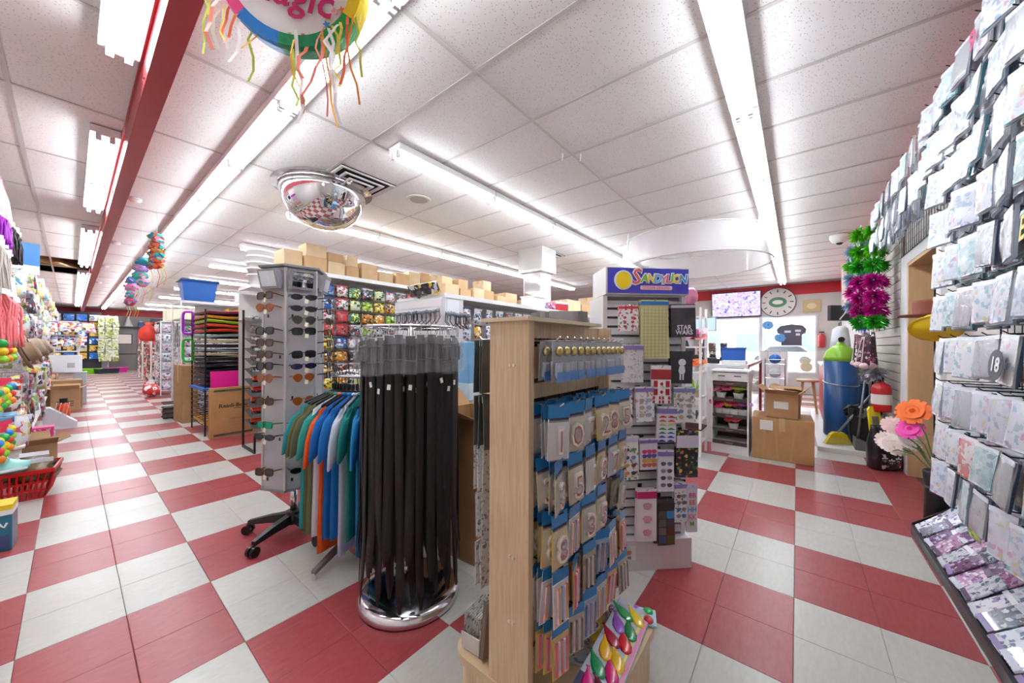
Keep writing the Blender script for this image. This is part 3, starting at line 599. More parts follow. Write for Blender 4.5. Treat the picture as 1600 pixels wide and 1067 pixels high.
def small_num(loc, ch, col, lab, rz):
    o = MB().bev((0, 0, .004), (.085, .12, .007), .003).build('number_candle_pack', M(col, .35, coat=.4), None, loc, (R(5), 0, rz)); tag(o, lab, 'candle')
    me = text_mesh(ch, .085, M('#efe8e0', .4), .004, bold=.003); link(bpy.data.objects.new('candle', me), o, (0, 0, .011)); me2 = text_mesh(ch, .075, M('#8a2a4a', .4), .0044, bold=-.001); link(bpy.data.objects.new('candle_outline', me2), o, (0, 0, .0112))
small_num((1.25, .6, zb_ + .001), '5', '#e8cf30', 'yellow candle pack with a large 5 lying on the oak base', R(-30))
small_num((1.37, .56, zb_ + .001), '60', '#b9cfe6', 'pale blue candle pack with a 60 lying on the oak base', R(-50))
tw = MB().bev((0, 0, .005), (.09, .12, .008), .003).build('balloon_pack', M('#bfe3ea', .3, coat=.4), None, (1.41, .48, zb_ + .001), (0, 0, R(20))); tag(tw, 'pale blue pack of green and red balloons at the base corner', 'balloon pack')
for i, c in enumerate(['#d8343c', '#2fb85c', '#8fd43a', '#a05ad0']): MB().sh().ball((-.025 + (i % 2) * .045, -.03 + (i // 2) * .05, .014), .02, 10, 6, .5).build('balloon', M(c, .3, coat=.4), tw)
cb = thing('card_box', 'open white box of printed cards on the oak base beside the belts', 'box', (.935, .89, zb_), R(6))
MB().b2((-.06, -.04, 0), (.06, .04, .012)).build('tray', M('#dcd8d2', .6), cb); MB().b2((-.06, -.044, .012), (.06, -.04, .09)).build('front', PM('#dedbd6', ['#8b8782', '#a88a60'], 40, .3), cb); MB().b2((-.064, -.04, .012), (-.06, .04, .06)).build('side', M('#d5d1ca', .6), cb)
for i in range(9): MB().box((0, -.034 + i * .0085, .07), (.11, .0015, .115), (.06, 0, 0)).build('card', PM('#e4e2de', ['#77757a', '#a9a6a2'], 45, .3), cb)
bc = thing('brown_envelope_stack', 'stack of tan envelopes leaning against the oak end panel', 'envelope', (.93, .812, zb_), 0)
for i in range(5): MB().box((0, i * .004, .105), (.12, .002, .2), (.12, 0, 0)).build('envelope', M(['#9d8a7c', '#8c7b70', '#a8988a'][i % 3], .6), bc)

# ---------------------------------------------------------------- white sticker stand with header sign
SLX, SLY, SLR = 2.09, .69, R(-46)
ss = thing('sticker_stand', 'white slatted sticker display with blue header sign', 'display stand', (SLX, SLY, 0), SLR)
SW = .50; WP_ = M('#dcd8dc', .4)
MB().b2((-SW / 2 - .01, -.05, 0), (SW / 2 + .01, .3, .17)).build('base', WP_, ss)
MB().b2((-SW / 2, 0, .17), (-SW / 2 + .025, .25, 1.56)).build('side_panel', M('#e2dedb', .4), ss); MB().b2((SW / 2 - .025, 0, .17), (SW / 2, .25, 1.56)).build('side_panel', M('#e2dedb', .4), ss)
MB().b2((-SW / 2 + .025, .03, .17), (SW / 2 - .025, .04, 1.56)).build('back_board', M('#8d8b90', .6), ss)
for i in range(26):
    z = .2 + i * .0525
    MB().box((0, .014, z), (SW - .05, .016, .04), (R(-12), 0, 0)).build('slat', M('#d9d6d9', .4), ss)
hdr = MB().b2((-.245, -.03, 1.565), (.245, .2, 1.72)).build('header_box', M('#e4e2e0', .4), ss)
sg = MB().b2((-.235, -.036, 1.572), (.245, -.03, 1.714)).build('sign', M('#4340b8', .35, coat=.3), hdr)
def disc(c, rx, rz, t, mat, name, parent, n=24): return MB().prism([(c[0] + rx * math.cos(2 * PI * i / n), c[2] + rz * math.sin(2 * PI * i / n)) for i in range(n)], t, 'xz', c[1]).build(name, mat, parent)
disc((-.145, -.0395, 1.645), .055, .056, .003, M('#dfeaf6', .4), 'logo_oval', hdr); disc((-.145, -.0415, 1.645), .044, .048, .002, M('#f2d21c', .4), 'logo_disc', hdr)
lt = [('S', '#e5696e', .12, -.072, 1.662), ('A', '#7fc03c', .065, -.022, 1.655), ('N', '#f2d02a', .065, .018, 1.655), ('D', '#58b8e8', .065, .056, 1.655), ('Y', '#e98fb0', .065, .09, 1.65), ('L', '#e5696e', .065, .12, 1.655), ('I', '#6fc24a', .065, .141, 1.66), ('O', '#f2d02a', .065, .17, 1.655), ('N', '#4fa8e0', .065, .208, 1.655)]
for ch, c, s, x, z in lt:
    lettering(ch, s * 1.06, M('#f4f4f6', .4), hdr, (x, -.0375, z), depth=.0008, bold=.006, shear=.15); lettering(ch, s, M(c, .4), hdr, (x, -.0395, z), depth=.0008, bold=.0015, shear=.15)
MB().prism([(x * .095 + .05, z * .0115 + 1.604) for x, z in ((-1, -.6), (-.95, -1), (.95, -1), (1, -.6), (1, .6), (.95, 1), (-.95, 1), (-1, .6))], .002, 'xz', -.038).build('strap_line_plate', M('#f1c6cc', .4), hdr)
lettering('STICKER DESIGNS', .02, M('#d8707c', .4), hdr, (.05, -.0385, 1.604), depth=.0005)
SD = 1.93
def stk(x0, x1, y0, y1, name, label, body, header=None, texts=(), n=3, hd=.1, extra=None):
    w_ = (x1 - x0) * SD / 553.7; h_ = (y1 - y0) * SD / 553.7; cx_ = ((x0 + x1) / 2 - 1015) * SD / 553.7; zt = 1.27 - (y0 - 540) * SD / 553.7
    m = Matrix.Translation((SLX, SLY, 0)) @ Matrix.Rotation(SLR, 4, 'Z')
    peg(ss, (cx_, -.1, zt - .012), .1, 0)
    root = MB().sheet(w_, h_, 3, 3, lambda u, v: -.003 * math.sin(PI * u) - .004 * v, .012, .0012).mesh('sticker_pack', body)
    parts = []
    if header: parts.append(('header', MB().box((0, -.0045, .012 - h_ * hd * .9), (w_, .003, h_ * hd)).mesh('header', header)))
    for k in range(n):
        p = Proto('sticker_pack', root, parts); q = m @ Vector((cx_ + rnd.uniform(-.003, .003), -.085 + k * .012, zt - .012))
        o = p.put(label if k == 0 else ('second of the ' if k == 1 else 'rearmost of the ') + label.split(',')[0], 'sticker pack', tuple(q), (rnd.uniform(-.03, .03), rnd.uniform(-.03, .03), SLR + rnd.uniform(-.06, .06)), 'packs of ' + label)
        if k == 0:
            for b, s, c, x, z in texts: lettering(b, s, M(c, .4), o, (x, -.0085, z), depth=.0006, bold=.0006)
            if extra: extra(o, w_, h_)
PUR = M('#8672b0', .35, coat=.3); LAV = M('#c9c0de', .35)
def flags(o, w_, h_):
    for i, (z, s) in enumerate(((-.09, .034), (-.135, .034))):
        MB().box((0, -.0075, z), (w_ * .8, .0012, s)).build('flag', M('#f3f1f0', .4), o)
        for sx in (-1, 1): MB().box((sx * w_ * .3, -.0085, z), (w_ * .2, .0012, s)).build('flag_bar', M('#b8232e', .4), o)
        disc((0, -.0092, z), .009, .01, .0012, M('#b8232e', .4), 'maple_leaf', o, 7)
    for i in range(2):
        for j in range(2):
            MB().box((-.026 + .052 * i, -.0075, -.168 - .022 * j), (.046, .0012, .017)).build('flag', M('#f3f1f0', .4), o)
            for sx in (-1, 1): MB().box((-.026 + .052 * i + sx * .017, -.0085, -.168 - .022 * j), (.011, .0012, .017)).build('flag_bar', M('#b8232e', .4), o)
def dots(cols, r=.012, nx=2, nz=6, z0=-.05):
    def f(o, w_, h_):
        for i in range(nx):
            for j in range(nz):
                MB().prism([(r * 1.1 * math.cos(2 * PI * t / 9) * (1 + .2 * math.sin(t * 2.3)) + (i - (nx - 1) / 2) * w_ * .8 / nx, z0 - (h_ - .07) * (j + .3) / nz + r * .8 * math.sin(2 * PI * t / 9)) for t in range(9)], .0012, 'xz', -.0088).build('sticker', M(cols[(i * 5 + j * 3) % len(cols)], .35, coat=.4), o)
    return f
def cars(o, w_, h_):
    for j, c in enumerate(['#c8343c', '#d8584c', '#cfd86c', '#2f9a5c', '#2a8fb8', '#2f4fb8', '#3a3aa0']):
        for i in (-1, 1): MB().prism([(i * w_ * .22 + x, -.045 - j * .0225 + z) for x, z in ((-.02, -.004), (.02, -.004), (.019, .001), (.01, .003), (.005, .007), (-.008, .007), (-.013, .002), (-.02, .001))], .0012, 'xz', -.0088).build('car_sticker', M(c, .35, coat=.4), o)
def space(o, w_, h_):
    WM = M('#d9dde2', .4)
    MB().prism([(.022 * math.cos(2 * PI * t / 14), -.05 + .02 * math.sin(2 * PI * t / 14)) for t in range(14)], .001, 'xz', -.0086).build('helmet_outline', WM, o)
    MB().prism([(-.014, -.07), (.014, -.07), (.02, -.1), (.013, -.115), (-.013, -.115), (-.02, -.1)], .001, 'xz', -.0086).build('suit_outline', WM, o)
    for s in (-1, 1): MB().box((s * .008, -.0082, -.132), (.009, .001, .034)).build('suit_leg', WM, o)
def grid_lines(o, w_, h_):
    for i in range(7): MB().box(((i - 3) * w_ / 7.5, -.0082, -.17), (.0012, .001, h_ * .85)).build('grid_line', M('#9c9878', .5), o)
    for j in range(16): MB().box((0, -.0082, -.045 - j * .0185), (w_ * .9, .001, .0012)).build('grid_line', M('#9c9878', .5), o)
MIX = ['#c8443c', '#e08a3a', '#3f6fb0', '#7a4a9a', '#3f9a6a', '#8a5a3a', '#444448']
stk(960, 992, 475, 516, 's', 'white sticker pack with small red maple leaves', PM('#ecebea', ['#c8444c', '#d8787c', '#8a8a8e'], 55, .33), M('#d8444c', .4), extra=dots(['#c8444c', '#d0585e'], .009, 2, 3))
stk(996, 1043, 466, 560, 's', 'tall pale yellow gridded sheet pack under the blue header sign', M('#dcd79a', .45), M('#2c7fc8', .35), hd=.06, extra=grid_lines)
stk(1047, 1088, 472, 525, 's', 'dark sticker pack lettered STAR WARS in silver', M('#3a3238', .35, noise=.4, nscale=14, coat=.3), M('#c9c4c8', .4), texts=(('STAR', .036, '#e6e6ea', 0, -.12), ('WARS', .036, '#e6e6ea', 0, -.148)), hd=.08)
stk(967, 1000, 537, 598, 's', 'grey-white line-art sticker pack left of the yellow grid sheets', PM('#d6d4d8', ['#a9a6ac', '#c0bcc2'], 60, .28), PUR)
stk(1047, 1084, 548, 600, 's', 'black sticker pack with a white spaceman outline', M('#2d2c30', .35, coat=.3), None, extra=space)
stk(1016, 1048, 571, 632, 's', 'pack of red and white flag stickers under a red header', M('#ededec', .4), M('#a83238', .4), extra=flags, hd=.26)
stk(957, 983, 607, 667, 's', 'sticker pack with dark badges and brown ribbons, at left edge', PM('#e8e4e0', ['#4a3430', '#8a5040', '#b07a5a', '#d8d4d0'], 42, .34), PUR, texts=(('DAD', .026, '#3a2a34', 0, -.06),))
stk(988, 1018, 605, 660, 's', 'sticker pack with pastel animals, beside the flag stickers', PM('#e6e4e8', ['#c8b29a', '#d88a6a', '#a9b4c8'], 40, .3), PUR, extra=dots(['#b8a890', '#d8785a', '#98a8c0'], .014, 2, 3))
stk(1052, 1088, 606, 662, 's', 'sticker pack with round grey seals, right of the flag stickers', PM('#dddcda', ['#9a9a92', '#b8a880', '#7a7f8a'], 45, .3), M('#7a84b4', .4), extra=dots(['#8a8f88', '#b09a6a', '#6a7a9a', '#a8aaa6'], .013, 2, 4))
stk(1025, 1057, 637, 694, 's', 'sticker pack with rows of rainbow-coloured cars', M('#e9e6ee', .4), PUR, extra=cars, hd=.14)
stk(953, 993, 683, 752, 's', 'sticker pack with rocket and planets, lower left of the sticker stand', PM('#ebe8e6', ['#e08a4a', '#5a6a8a', '#c8b85a', '#4a9a6a'], 34, .26), LAV, extra=dots(['#d8743a', '#3a4a6a', '#a8303a', '#5a9a5a', '#c8a83a', '#3a3a44', '#7a9ac8'], .013, 3, 4))
stk(995, 1025, 688, 737, 's', 'sticker pack with bright pink, gold and blue beetles', M('#e9e4ee', .4), PUR, extra=dots(['#c83a7a', '#d8a83a', '#3a8aa8', '#6a4ab0', '#d0604a'], .014, 3, 4))
stk(1058, 1095, 676, 752, 's', 'black sticker pack with neon rainbow drawings under a white header', PM('#2b2826', ['#d8a83a', '#c8683a', '#5a9a3a', '#6a5a9a', '#4a4844'], 36, .3), M('#d9d4e2', .4), hd=.26)
stk(1026, 1052, 707, 772, 's', 'sticker pack with grey and blue bugs in two columns', M('#e2dfe8', .4), PUR, extra=dots(['#5a5a60', '#6a7a9a', '#4a4448', '#8a8a90'], .014, 2, 4))
stk(1053, 1075, 760, 822, 's', 'narrow sticker pack with sea creatures beside the letter stickers', PM('#dedbe4', ['#7a6a5a', '#5a8ab0'], 40, .2), PUR, extra=dots(['#6a5a50', '#7a8a7a', '#3a7ab8', '#8a7a70'], .013, 2, 4))
stk(1074, 1093, 764, 840, 's', 'strip of big pastel letter stickers at the stand\'s right edge', M('#e6e2ec', .4, alpha=.8), LAV, texts=(('BB', .036, '#d0589a', 0, -.045), ('EE', .036, '#e0705a', 0, -.085), ('HH', .036, '#4a9ac8', 0, -.125), ('KK', .036, '#e0788a', 0, -.165), ('M', .036, '#7aa85a', 0, -.205)), hd=.06)
stk(991, 1023, 768, 852, 's', 'tall white sticker pack under a hot pink header', M('#ece4ea', .4), M('#c8286e', .35, coat=.3), extra=dots(['#d8a0b0', '#c83a7a', '#c8a88a'], .024, 1, 3, -.06), hd=.13)
stk(1025, 1054, 785, 860, 's', 'dark sticker pack with a grid of brown and blue squares', M('#4a4644', .4), M('#3a2f2c', .4), hd=.22, extra=lambda o, w_, h_: [MB().box(((i - .5) * w_ * .46, -.0085, -.075 - j * .046), (w_ * .42, .0012, .042)).build('square_sticker', M(c, .4), o) for (i, j), c in zip([(a, b) for a in (0, 1) for b in range(4)], ['#5a564e', '#6b6862', '#7a7268', '#4a5a86', '#3a8ac8', '#4a4a54', '#6a3a34', '#5a5a2e'])])
stk(965, 990, 858, 880, 's', 'small sticker card with a cartoon house and LOVE lettering', M('#e4e0dc', .4), None, texts=(('LOVE', .02, '#5a4a7a', -.01, -.05),), n=1, extra=dots(['#c8783a', '#8a4a2a'], .016, 1, 1, -.02))
# ================================================================ RIGHT-HAND WALL
def gridwall(label, x0, x1, z0, z1, y, step=.076):
    g = thing('gridwall_panel', label, 'grid panel', ((x0 + x1) / 2, y, z0)); h = (x1 - x0) / 2; H_ = z1 - z0; BM = M('#1d1d20', .4, .4)
    f = MB(); [f.tube([a, b], .004, 5) for a, b in (((-h, 0, 0), (h, 0, 0)), ((-h, 0, H_), (h, 0, H_)), ((-h, 0, 0), (-h, 0, H_)), ((h, 0, 0), (h, 0, H_)))]; f.build('frame', BM, g)
    wv = MB(); n = int(2 * h / step); [wv.tube([(-h + 2 * h * i / n, 0, 0), (-h + 2 * h * i / n, 0, H_)], .002, 4) for i in range(1, n)]; n2 = int(H_ / step); [wv.tube([(-h, .003, H_ * i / n2), (h, .003, H_ * i / n2)], .002, 4) for i in range(1, n2)]; stuff(wv.build('wire_mesh', BM, g))
    return g
gwa = gridwall('black wire grid panel behind the balloon packs on the right', 1.3, 3.15, .3, 2.72, YR + .02)
gwb = gridwall('black wire grid panel above the doorway', 3.2, 5.5, 2.2, 2.72, YR + .035)
PALE = ['#e2e8f0', '#eaecf0', '#d4e0ec', '#e8e8ea', '#dcdcec', '#c8dae8']
INK = ['#d890b0', '#8ab4d8', '#b0bccc', '#9c98c8', '#8a98b0', '#e8ecf4', '#7ab0c0', '#d8c88a']
def balloon_proto(sd, w_, h_, kind):
    body = {'card': PM(PALE, INK, 34, .33), 'silver': M('#c9cfd8', .18, .7, bump=.3, bscale=30), 'teal': PM('#bcd9dc', ['#3f8f98', '#e8eef0', '#7fc0c6'], 30, .4), 'pink': PM('#efd6dc', ['#d85a8a', '#f4eef0', '#e89ab4'], 28, .38), 'gold': PM('#e9e4d6', ['#c9a84a', '#f4f0e6', '#d8c48a'], 28, .38), 'red': PM('#efe6e4', ['#d8232e', '#e84a50', '#d8232e'], 22, .45)}[kind]
    root = bag_mesh('balloon_pack', w_, h_, .02, FILM('#f6f9fd', .22, .1), 0, sd, 7, 8)
    card = MB().sheet(w_ * .9, h_ * .86, 2, 2, lambda u, v: -.004 - .003 * math.sin(PI * u), -h_ * .1, .0015).mesh('insert_card', body)
    hd = MB().box((0, -.004, -h_ * .05), (w_ * .94, .002, h_ * .1)).mesh('header', RM(['#f4f4f6', '#e8eef4', '#dfe6ee', '#f4eef2'], .3))
    back = MB().box((0, .006, -h_ * .5), (w_ * .98, .008, h_ * .97)).mesh('backing', RM(['#7f94ac', '#3f7f8c', '#a8b8c8', '#3c4e64', '#c8d0dc', '#6a6a8e', '#e0e4ea', '#5a9aa8'], .3, coat=.3))
    return Proto('balloon_pack', root, [('insert_card', card), ('header', hd), ('backing', back)])
BP = {k: [balloon_proto(i * 7 + j, .125 + .016 * j, .178 + .014 * j, k) for j in range(2)] for i, k in enumerate(('card', 'silver', 'teal', 'pink', 'gold', 'red'))}
rows_z = [2.7, 2.47, 2.24, 2.01, 1.78, 1.55, 1.32, 1.09, .87, .66]
pick = ['card', 'card', 'silver', 'card', 'silver', 'card', 'teal', 'card', 'card']
special = {(0, 4): ('9', '#d8588a'), (1, 5): ('2', '#8a90a0'), (6, 3): ('18', '#3a3a44'), (4, 2): ('E', '#d8c23a')}
for r_, z in enumerate(rows_z):
    ncol = 9 if r_ < 2 else 8
    for i in range(ncol):
        x = (1.66 if r_ < 3 else 1.58) + .19 * i + (.04 if r_ % 2 else 0)
        peg(gwa, (x - 2.225, -.59 - (YR + .02), z - .3), .27, PI, 'd')
        kind = pick[(r_ * 5 + i * 4 + r_ // 2) % 9]
        if (r_, i) in ((8, 5),): kind = 'red'
        if (r_, i) in special: kind = 'card'
        nk = 4; dlt = rnd.uniform(-.05, .4)
        for k in range(nk):
            o = BP[kind][(i + k) % 2].put('%s %s balloon pack, %s row down, %s hook in from the doorway' % (DEPTH[k], {'card': 'pastel printed', 'red': 'red and white spotted', 'gold': 'gold-printed', 'pink': 'pink-printed', 'teal': 'teal-printed', 'silver': 'silver foil'}[kind], ORD[r_], ORD[ncol - 1 - i]), 'balloon pack', (x + rnd.uniform(-.008, .008), -.605 - .044 * k - rnd.uniform(0, .008), z - .003), (rnd.uniform(-.12, -.02), rnd.uniform(-.08, .08), PI + dlt + rnd.uniform(-.14, .14)), 'balloon packs on the right-hand wall')
            if k == 0 and (r_, i) in special:
                ch, c = special[(r_, i)]
                if ch == '18':
                    disc((0, -.0285, -.115), .058, .058, .001, M('#3d3d48', .4), 'print_badge', o, 28); lettering(ch, .075, M('#e9e9ee', .4), o, (0, -.0295, -.115), depth=.0006, bold=.002)
                else: lettering(ch, .12, M(c, .4), o, (0, -.027, -.12), depth=.0006, bold=.002)
for r_, z in enumerate((2.68, 2.44)):
    for i in range(8):
        x = 3.3 + .27 * i; peg(gwb, (x - 4.35, -.6 - (YR + .035), z - 2.2), .24, PI, 'd'); kind = ('silver', 'card', 'teal', 'card')[(i + r_) % 4]
        for k in range(3): BP[kind][(i + k) % 2].put('%s %s balloon pack above the doorway, %s row, %s hook along' % (DEPTH[k], 'pastel printed' if kind == 'card' else kind, ('upper', 'lower')[r_], ORD[i]), 'balloon pack', (x, -.61 - .055 * k, z - .003), (rnd.uniform(-.08, 0), rnd.uniform(-.05, .05), PI + rnd.uniform(-.2, .2)), 'balloon packs above the doorway')
# sloping floor bin with flat packs
fb = thing('floor_bin', 'low black sloping floor bin under the balloon packs', 'bin', (2.5, -.62, 0))
BKM = M('#1b1b1e', .4)
MB().prism([(0, .015), (-.245, .25), (-.245, .27), (0, .035)], 2.2, 'yz', -1.1).build('sloping_shelf', BKM, fb); MB().b2((-1.1, -.006, 0), (1.1, .01, .06)).build('front_lip', M('#3a3a3e', .35), fb)
for x in (-1.106, 1.1): MB().prism([(.005, 0), (-.25, 0), (-.25, .29), (.005, .07)], .006, 'yz', x).build('side', BKM, fb)
FP = []
for c, ink in (('#e6e6ee', ['#9a8ab8', '#c8c4d8', '#6a5a8a']), ('#6a4a78', ['#8a6a9a', '#4a3050', '#c8b8d8']), ('#d0d6e0', ['#5a6a8a', '#a8b0c0']), ('#3c4656', ['#6a7a94', '#22262e', '#a8b4c4']), ('#b48ab0', ['#e8d8e8', '#7a4a7a'])):
    FP.append(Proto('flat_pack', MB().bev((0, 0, .005), (.115, .17, .009), .003).mesh('flat_pack', PM(c, ink, 40, .38, .18, .5)), [('header', MB().box((0, .07, .0105), (.112, .022, .0015)).mesh('header', RM(['#e9e9ee', '#8f7fae', '#c8ccd8', '#5a4a6a'], .3)))]))
sl_a = math.atan2(.235, .245)
for rr in range(2):
    for i in range(18):
        x = 3.52 - i * .118; y = -.69 - .1 * rr; zz = .118 + .096 * rr + .012 * (i % 2)
        FP[(i * 3 + rr * 2 + i // 5) % 5].put('flat sleeve pack in the floor bin, %s from the doorway end, %s row' % (ORD[i], ('front', 'back')[rr]), 'card pack', (x, y, zz), (-sl_a + rnd.uniform(-.06, .06), rnd.uniform(-.05, .05), rnd.uniform(-.12, .12)), 'sleeve packs in the floor bin')
tag(MB().bev((0, 0, .01), (.2, .13, .018), .006).build('white_envelope_pack', M('#ecebee', .3, coat=.3), None, (1.95, -.66, .12), (-sl_a, 0, R(8))), 'plain white envelope pack lying across the floor bin', 'card pack')
gb = Proto('hanging_pack', bag_mesh('hanging_pack', .12, .2, .02, PM('#7fbf3a', ['#d8e84a', '#3a7a2a', '#f0f0e0'], 30, .4), 0, 5), [('header', MB().box((0, -.004, -.015), (.12, .003, .03)).mesh('header', M('#e8e8e8', .4)))])
gb.put('lime green novelty pack hanging low above the floor bin', 'novelty pack', (2.86, -.7, .5), (0, 0, PI + .1))
kb = Proto('hanging_pack', bag_mesh('hanging_pack', .11, .22, .02, PM('#23242a', ['#4a4c58', '#c8b43a', '#0f1012'], 34, .4), 0, 6), [('header', MB().box((0, -.004, -.015), (.11, .003, .03)).mesh('header', M('#3a3a40', .4)))])
for i in range(3): kb.put('black novelty pack hanging low above the floor bin, %s from the lime pack' % ORD[i], 'novelty pack', (2.62 - i * .22, -.74, .5), (0, 0, PI + rnd.uniform(-.2, .2)), 'black packs above the floor bin')

# ---------------------------------------------------------------- doorway surroundings
sw = thing('slatwall_panel', 'beige slatwall panel beyond the doorway holding pompoms', 'wall panel', (6.9, YR + .03, 0))
MB().b2((-1.45, -.028, 0), (1.6, -.012, 2.68)).build('back_board', M('#8f867c', .7), sw)
for i in range(27): MB().b2((-1.45, -.012, .02 + i * .098), (1.6, .006, .108 + i * .098)).build('slat', M('#c3bab0', .5), sw)
def pompom_proto(col, sd):
    q = random.Random(sd); m = MB()
    for i in range(260):
        d = Vector((q.gauss(0, 1), q.gauss(0, 1), q.gauss(0, .9))).normalized(); L = q.uniform(.065, .115); t = d.cross(Vector((q.gauss(0, 1), q.gauss(0, 1), q.gauss(0, 1)))).normalized() * .008; b = d * .02; e = d * L + Vector((0, 0, -.02)); k = d * L * .6
        m.add([tuple(b - t * .5), tuple(b + t * .5), tuple(k + t), tuple(e), tuple(k - t)], [(0, 1, 2, 3, 4)])
    st = MB(); st.cyl((0, 0, -.01), (0, 0, .1), .006, n=6); st.ball((0, 0, 0), .022, 8, 5)
    return Proto('pompom', m.mesh('pompom', M(col, .22, .35, coat=.5)), [('handle', st.mesh('handle', M('#dadada', .4)))])
PO = {n: pompom_proto(c, i) for i, (n, c) in enumerate((('lime green', '#62d41c'), ('magenta', '#d81a9c'), ('silver-blue', '#a8c4e0'), ('purple', '#5a2aa8'), ('green', '#3cc22e'), ('blue', '#2c4cc0')))}
prow = [(2.56, 'lime green', 'silver-blue'), (2.37, 'lime green', 'lime green'), (2.19, 'green', 'silver-blue'), (2.01, 'magenta', 'magenta'), (1.83, 'magenta', 'silver-blue'), (1.69, 'magenta', 'purple'), (1.56, 'green', 'blue')]
for r_, (z, a, b) in enumerate(prow):
    for i, (x, y) in enumerate(((5.56, -.66), (5.72, -.72), (5.68, -.56), (6.3, -.66), (6.6, -.58), (7.2, -.66))):
        nm = a if i < 3 else b
        if i > 3 and r_ in (5, 6): continue
        PO[nm].put('%s foil pompom, %s row down, %s along the slatwall' % (nm, ORD[r_], ORD[i]), 'pompom', (x + rnd.uniform(-.03, .03), y, z), (rnd.uniform(-.4, .4), rnd.uniform(-.4, .4), rnd.uniform(0, 6)), 'foil pompoms on the slatwall', 1.05)
    peg(sw, (5.58 - 6.9, -.55 - (YR + .03), z + .02), .3, PI); peg(sw, (6.5 - 6.9, -.55 - (YR + .03), z + .02), .3, PI)
wand = Proto('wand_pack', bag_mesh('wand_pack', .11, .36, .02, PM('#3a2c34', ['#c86a8a', '#e8dce0', '#8a3a4a'], 24, .34), 0, 8), [('pink_tip', MB().sh().ball((0, -.012, -.37), .045, 9, 6, .8).mesh('pink_tip', M('#e6c4cc', .5))), ('stick', MB().cyl((.01, -.03, -.05), (-.02, -.03, -.36), .005, n=6).mesh('stick', M('#e4d8d4', .4)))])
for i in range(7): wand.put('dark wand pack with a pink tip, %s along the slatwall below the pompoms' % ORD[i], 'toy pack', (5.46 + i * .14, -.6 - .03 * (i % 2), 1.43), (rnd.uniform(-.06, .06), rnd.uniform(-.15, .15), PI + R(35) + rnd.uniform(-.3, .3)), 'wand packs below the pompoms')
silv = pompom_proto('#c4c6cc', 44)
for i in range(4): silv.put('crumpled silver foil bunch above the extinguisher, %s along' % ORD[i], 'foil bunch', (5.62 + i * .2, -.7, .98 - .06 * (i % 2)), (0, 0, i), 'silver foil bunches above the extinguisher')
fe = thing('fire_extinguisher', 'red fire extinguisher hanging on the slatwall beside the doorway', 'fire extinguisher', (5.62, -.73, .55))
MB().sh().lathe([(.02, 0), (.078, .006), (.082, .03), (.082, .26), (.07, .3), (.03, .325), (.022, .34)], n=18).build('cylinder', M('#c8141e', .3, coat=.4), fe)
MB().lathe([(.0835, .09), (.0835, .2)], n=18, cap=False).build('label_band', M('#e6e2da', .5), fe); v_ = MB(); v_.cyl((0, 0, .34), (0, 0, .38), .018); v_.box((-.03, 0, .39), (.11, .016, .014), (0, -.2, 0)); v_.box((-.03, 0, .365), (.1, .016, .01)); v_.build('valve', BLACK, fe)
MB().sh().tube([(0, .02, .36), (.06, .06, .33), (.09, .07, .2), (.085, .05, .08)], .01, 7).build('hose', BLACK, fe)
plat = struct(MB().b2((5.72, YR + .001, 0), (9.2, -.2, .055)).build('trim_3', M('#d9d6d6', .35)))
def tank(loc, label, h):
    t = thing('gas_tank', label, 'gas tank', loc)
    MB().sh().lathe([(.17, 0), (.18, .02), (.18, h - .26)], n=24).build('body', M('#1f4f86', .35, noise=.06), t); MB().sh().lathe([(.1802, h - .26), (.178, h - .2), (.15, h - .12), (.09, h - .06), (.05, h - .04), (.04, h)], n=24).build('shoulder', M('#8fc43a', .35), t)
    v = MB(); v.cyl((0, 0, h), (0, 0, h + .06), .022); v.cyl((-.06, 0, h + .035), (.07, 0, h + .035), .014); v.cyl((-.07, 0, h + .03), (-.09, 0, h + .04), .035, n=12); v.build('valve', M('#2b2a2c', .35, .6), t)
    MB().sh().tube([(.186 * math.cos(a), .186 * math.sin(a), .72 + .03 * math.sin(a + 1)) for a in [2 * PI * i / 20 for i in range(21)]], .007, 5).build('chain', STEEL, t)
    return t
tank((6.62, -.47, .056), 'tall blue gas tank with lime green shoulder beside the front counter', 1.28); tank((7.3, -.64, .056), 'blue gas tank half hidden behind the black bin', 1.1)
gbn = thing('garbage_bin', 'black garbage bin lined with a black bag', 'garbage bin', (6.25, -.64, .056))
MB().loft([[(sx * a, sy * b, z) for sx, sy in ((-1, -1), (1, -1), (1, 1), (-1, 1))] for a, b, z in ((.13, .11, 0), (.165, .14, .45), (.15, .13, .45), (.12, .1, .05))]).build('body', M('#232225', .5), gbn)
lb = MB(); q = random.Random(4); lb.loft([[(1.13 * (.165 + q.uniform(-.02, .03)) * (1 + f) * math.cos(2 * PI * i / 16), 1.0 * (.15 + q.uniform(-.02, .03)) * (1 + f) * math.sin(2 * PI * i / 16), z + q.uniform(-.02, .02)) for i in range(16)] for f, z in ((.03, .34), (.1, .43), (-.02, .47), (-.2, .4))], False); lb.build('bin_liner', M('#141416', .2, coat=.4, bump=.4, bscale=20), gbn)
br_ = thing('broom', 'push broom with yellow bristles and grey handle leaning on the slatwall', 'broom', (6.0, -.4, .056))
hd_ = MB(); hd_.prism([(-.09, .12), (-.05, .15), (.05, .15), (.09, .12), (.1, .085), (-.1, .085)], .05, 'xz', -.025); hd_.build('head', M('#e2c21c', .4), br_, rot=(0, 0, R(-60)))
for i in range(14):
    b = MB(); x = -.095 + i * .0146; b.loft([[(x - .006, -.02, .09), (x + .006, -.02, .09), (x + .006, .02, .09), (x - .006, .02, .09)], [(x * 1.5 - .009, -.03, .002), (x * 1.5 + .009, -.03, .002), (x * 1.5 + .009, .03, .002), (x * 1.5 - .009, .03, .002)]]); b.build('bristle_tuft', M('#d8c65a', .8), br_, rot=(0, 0, R(-60)))
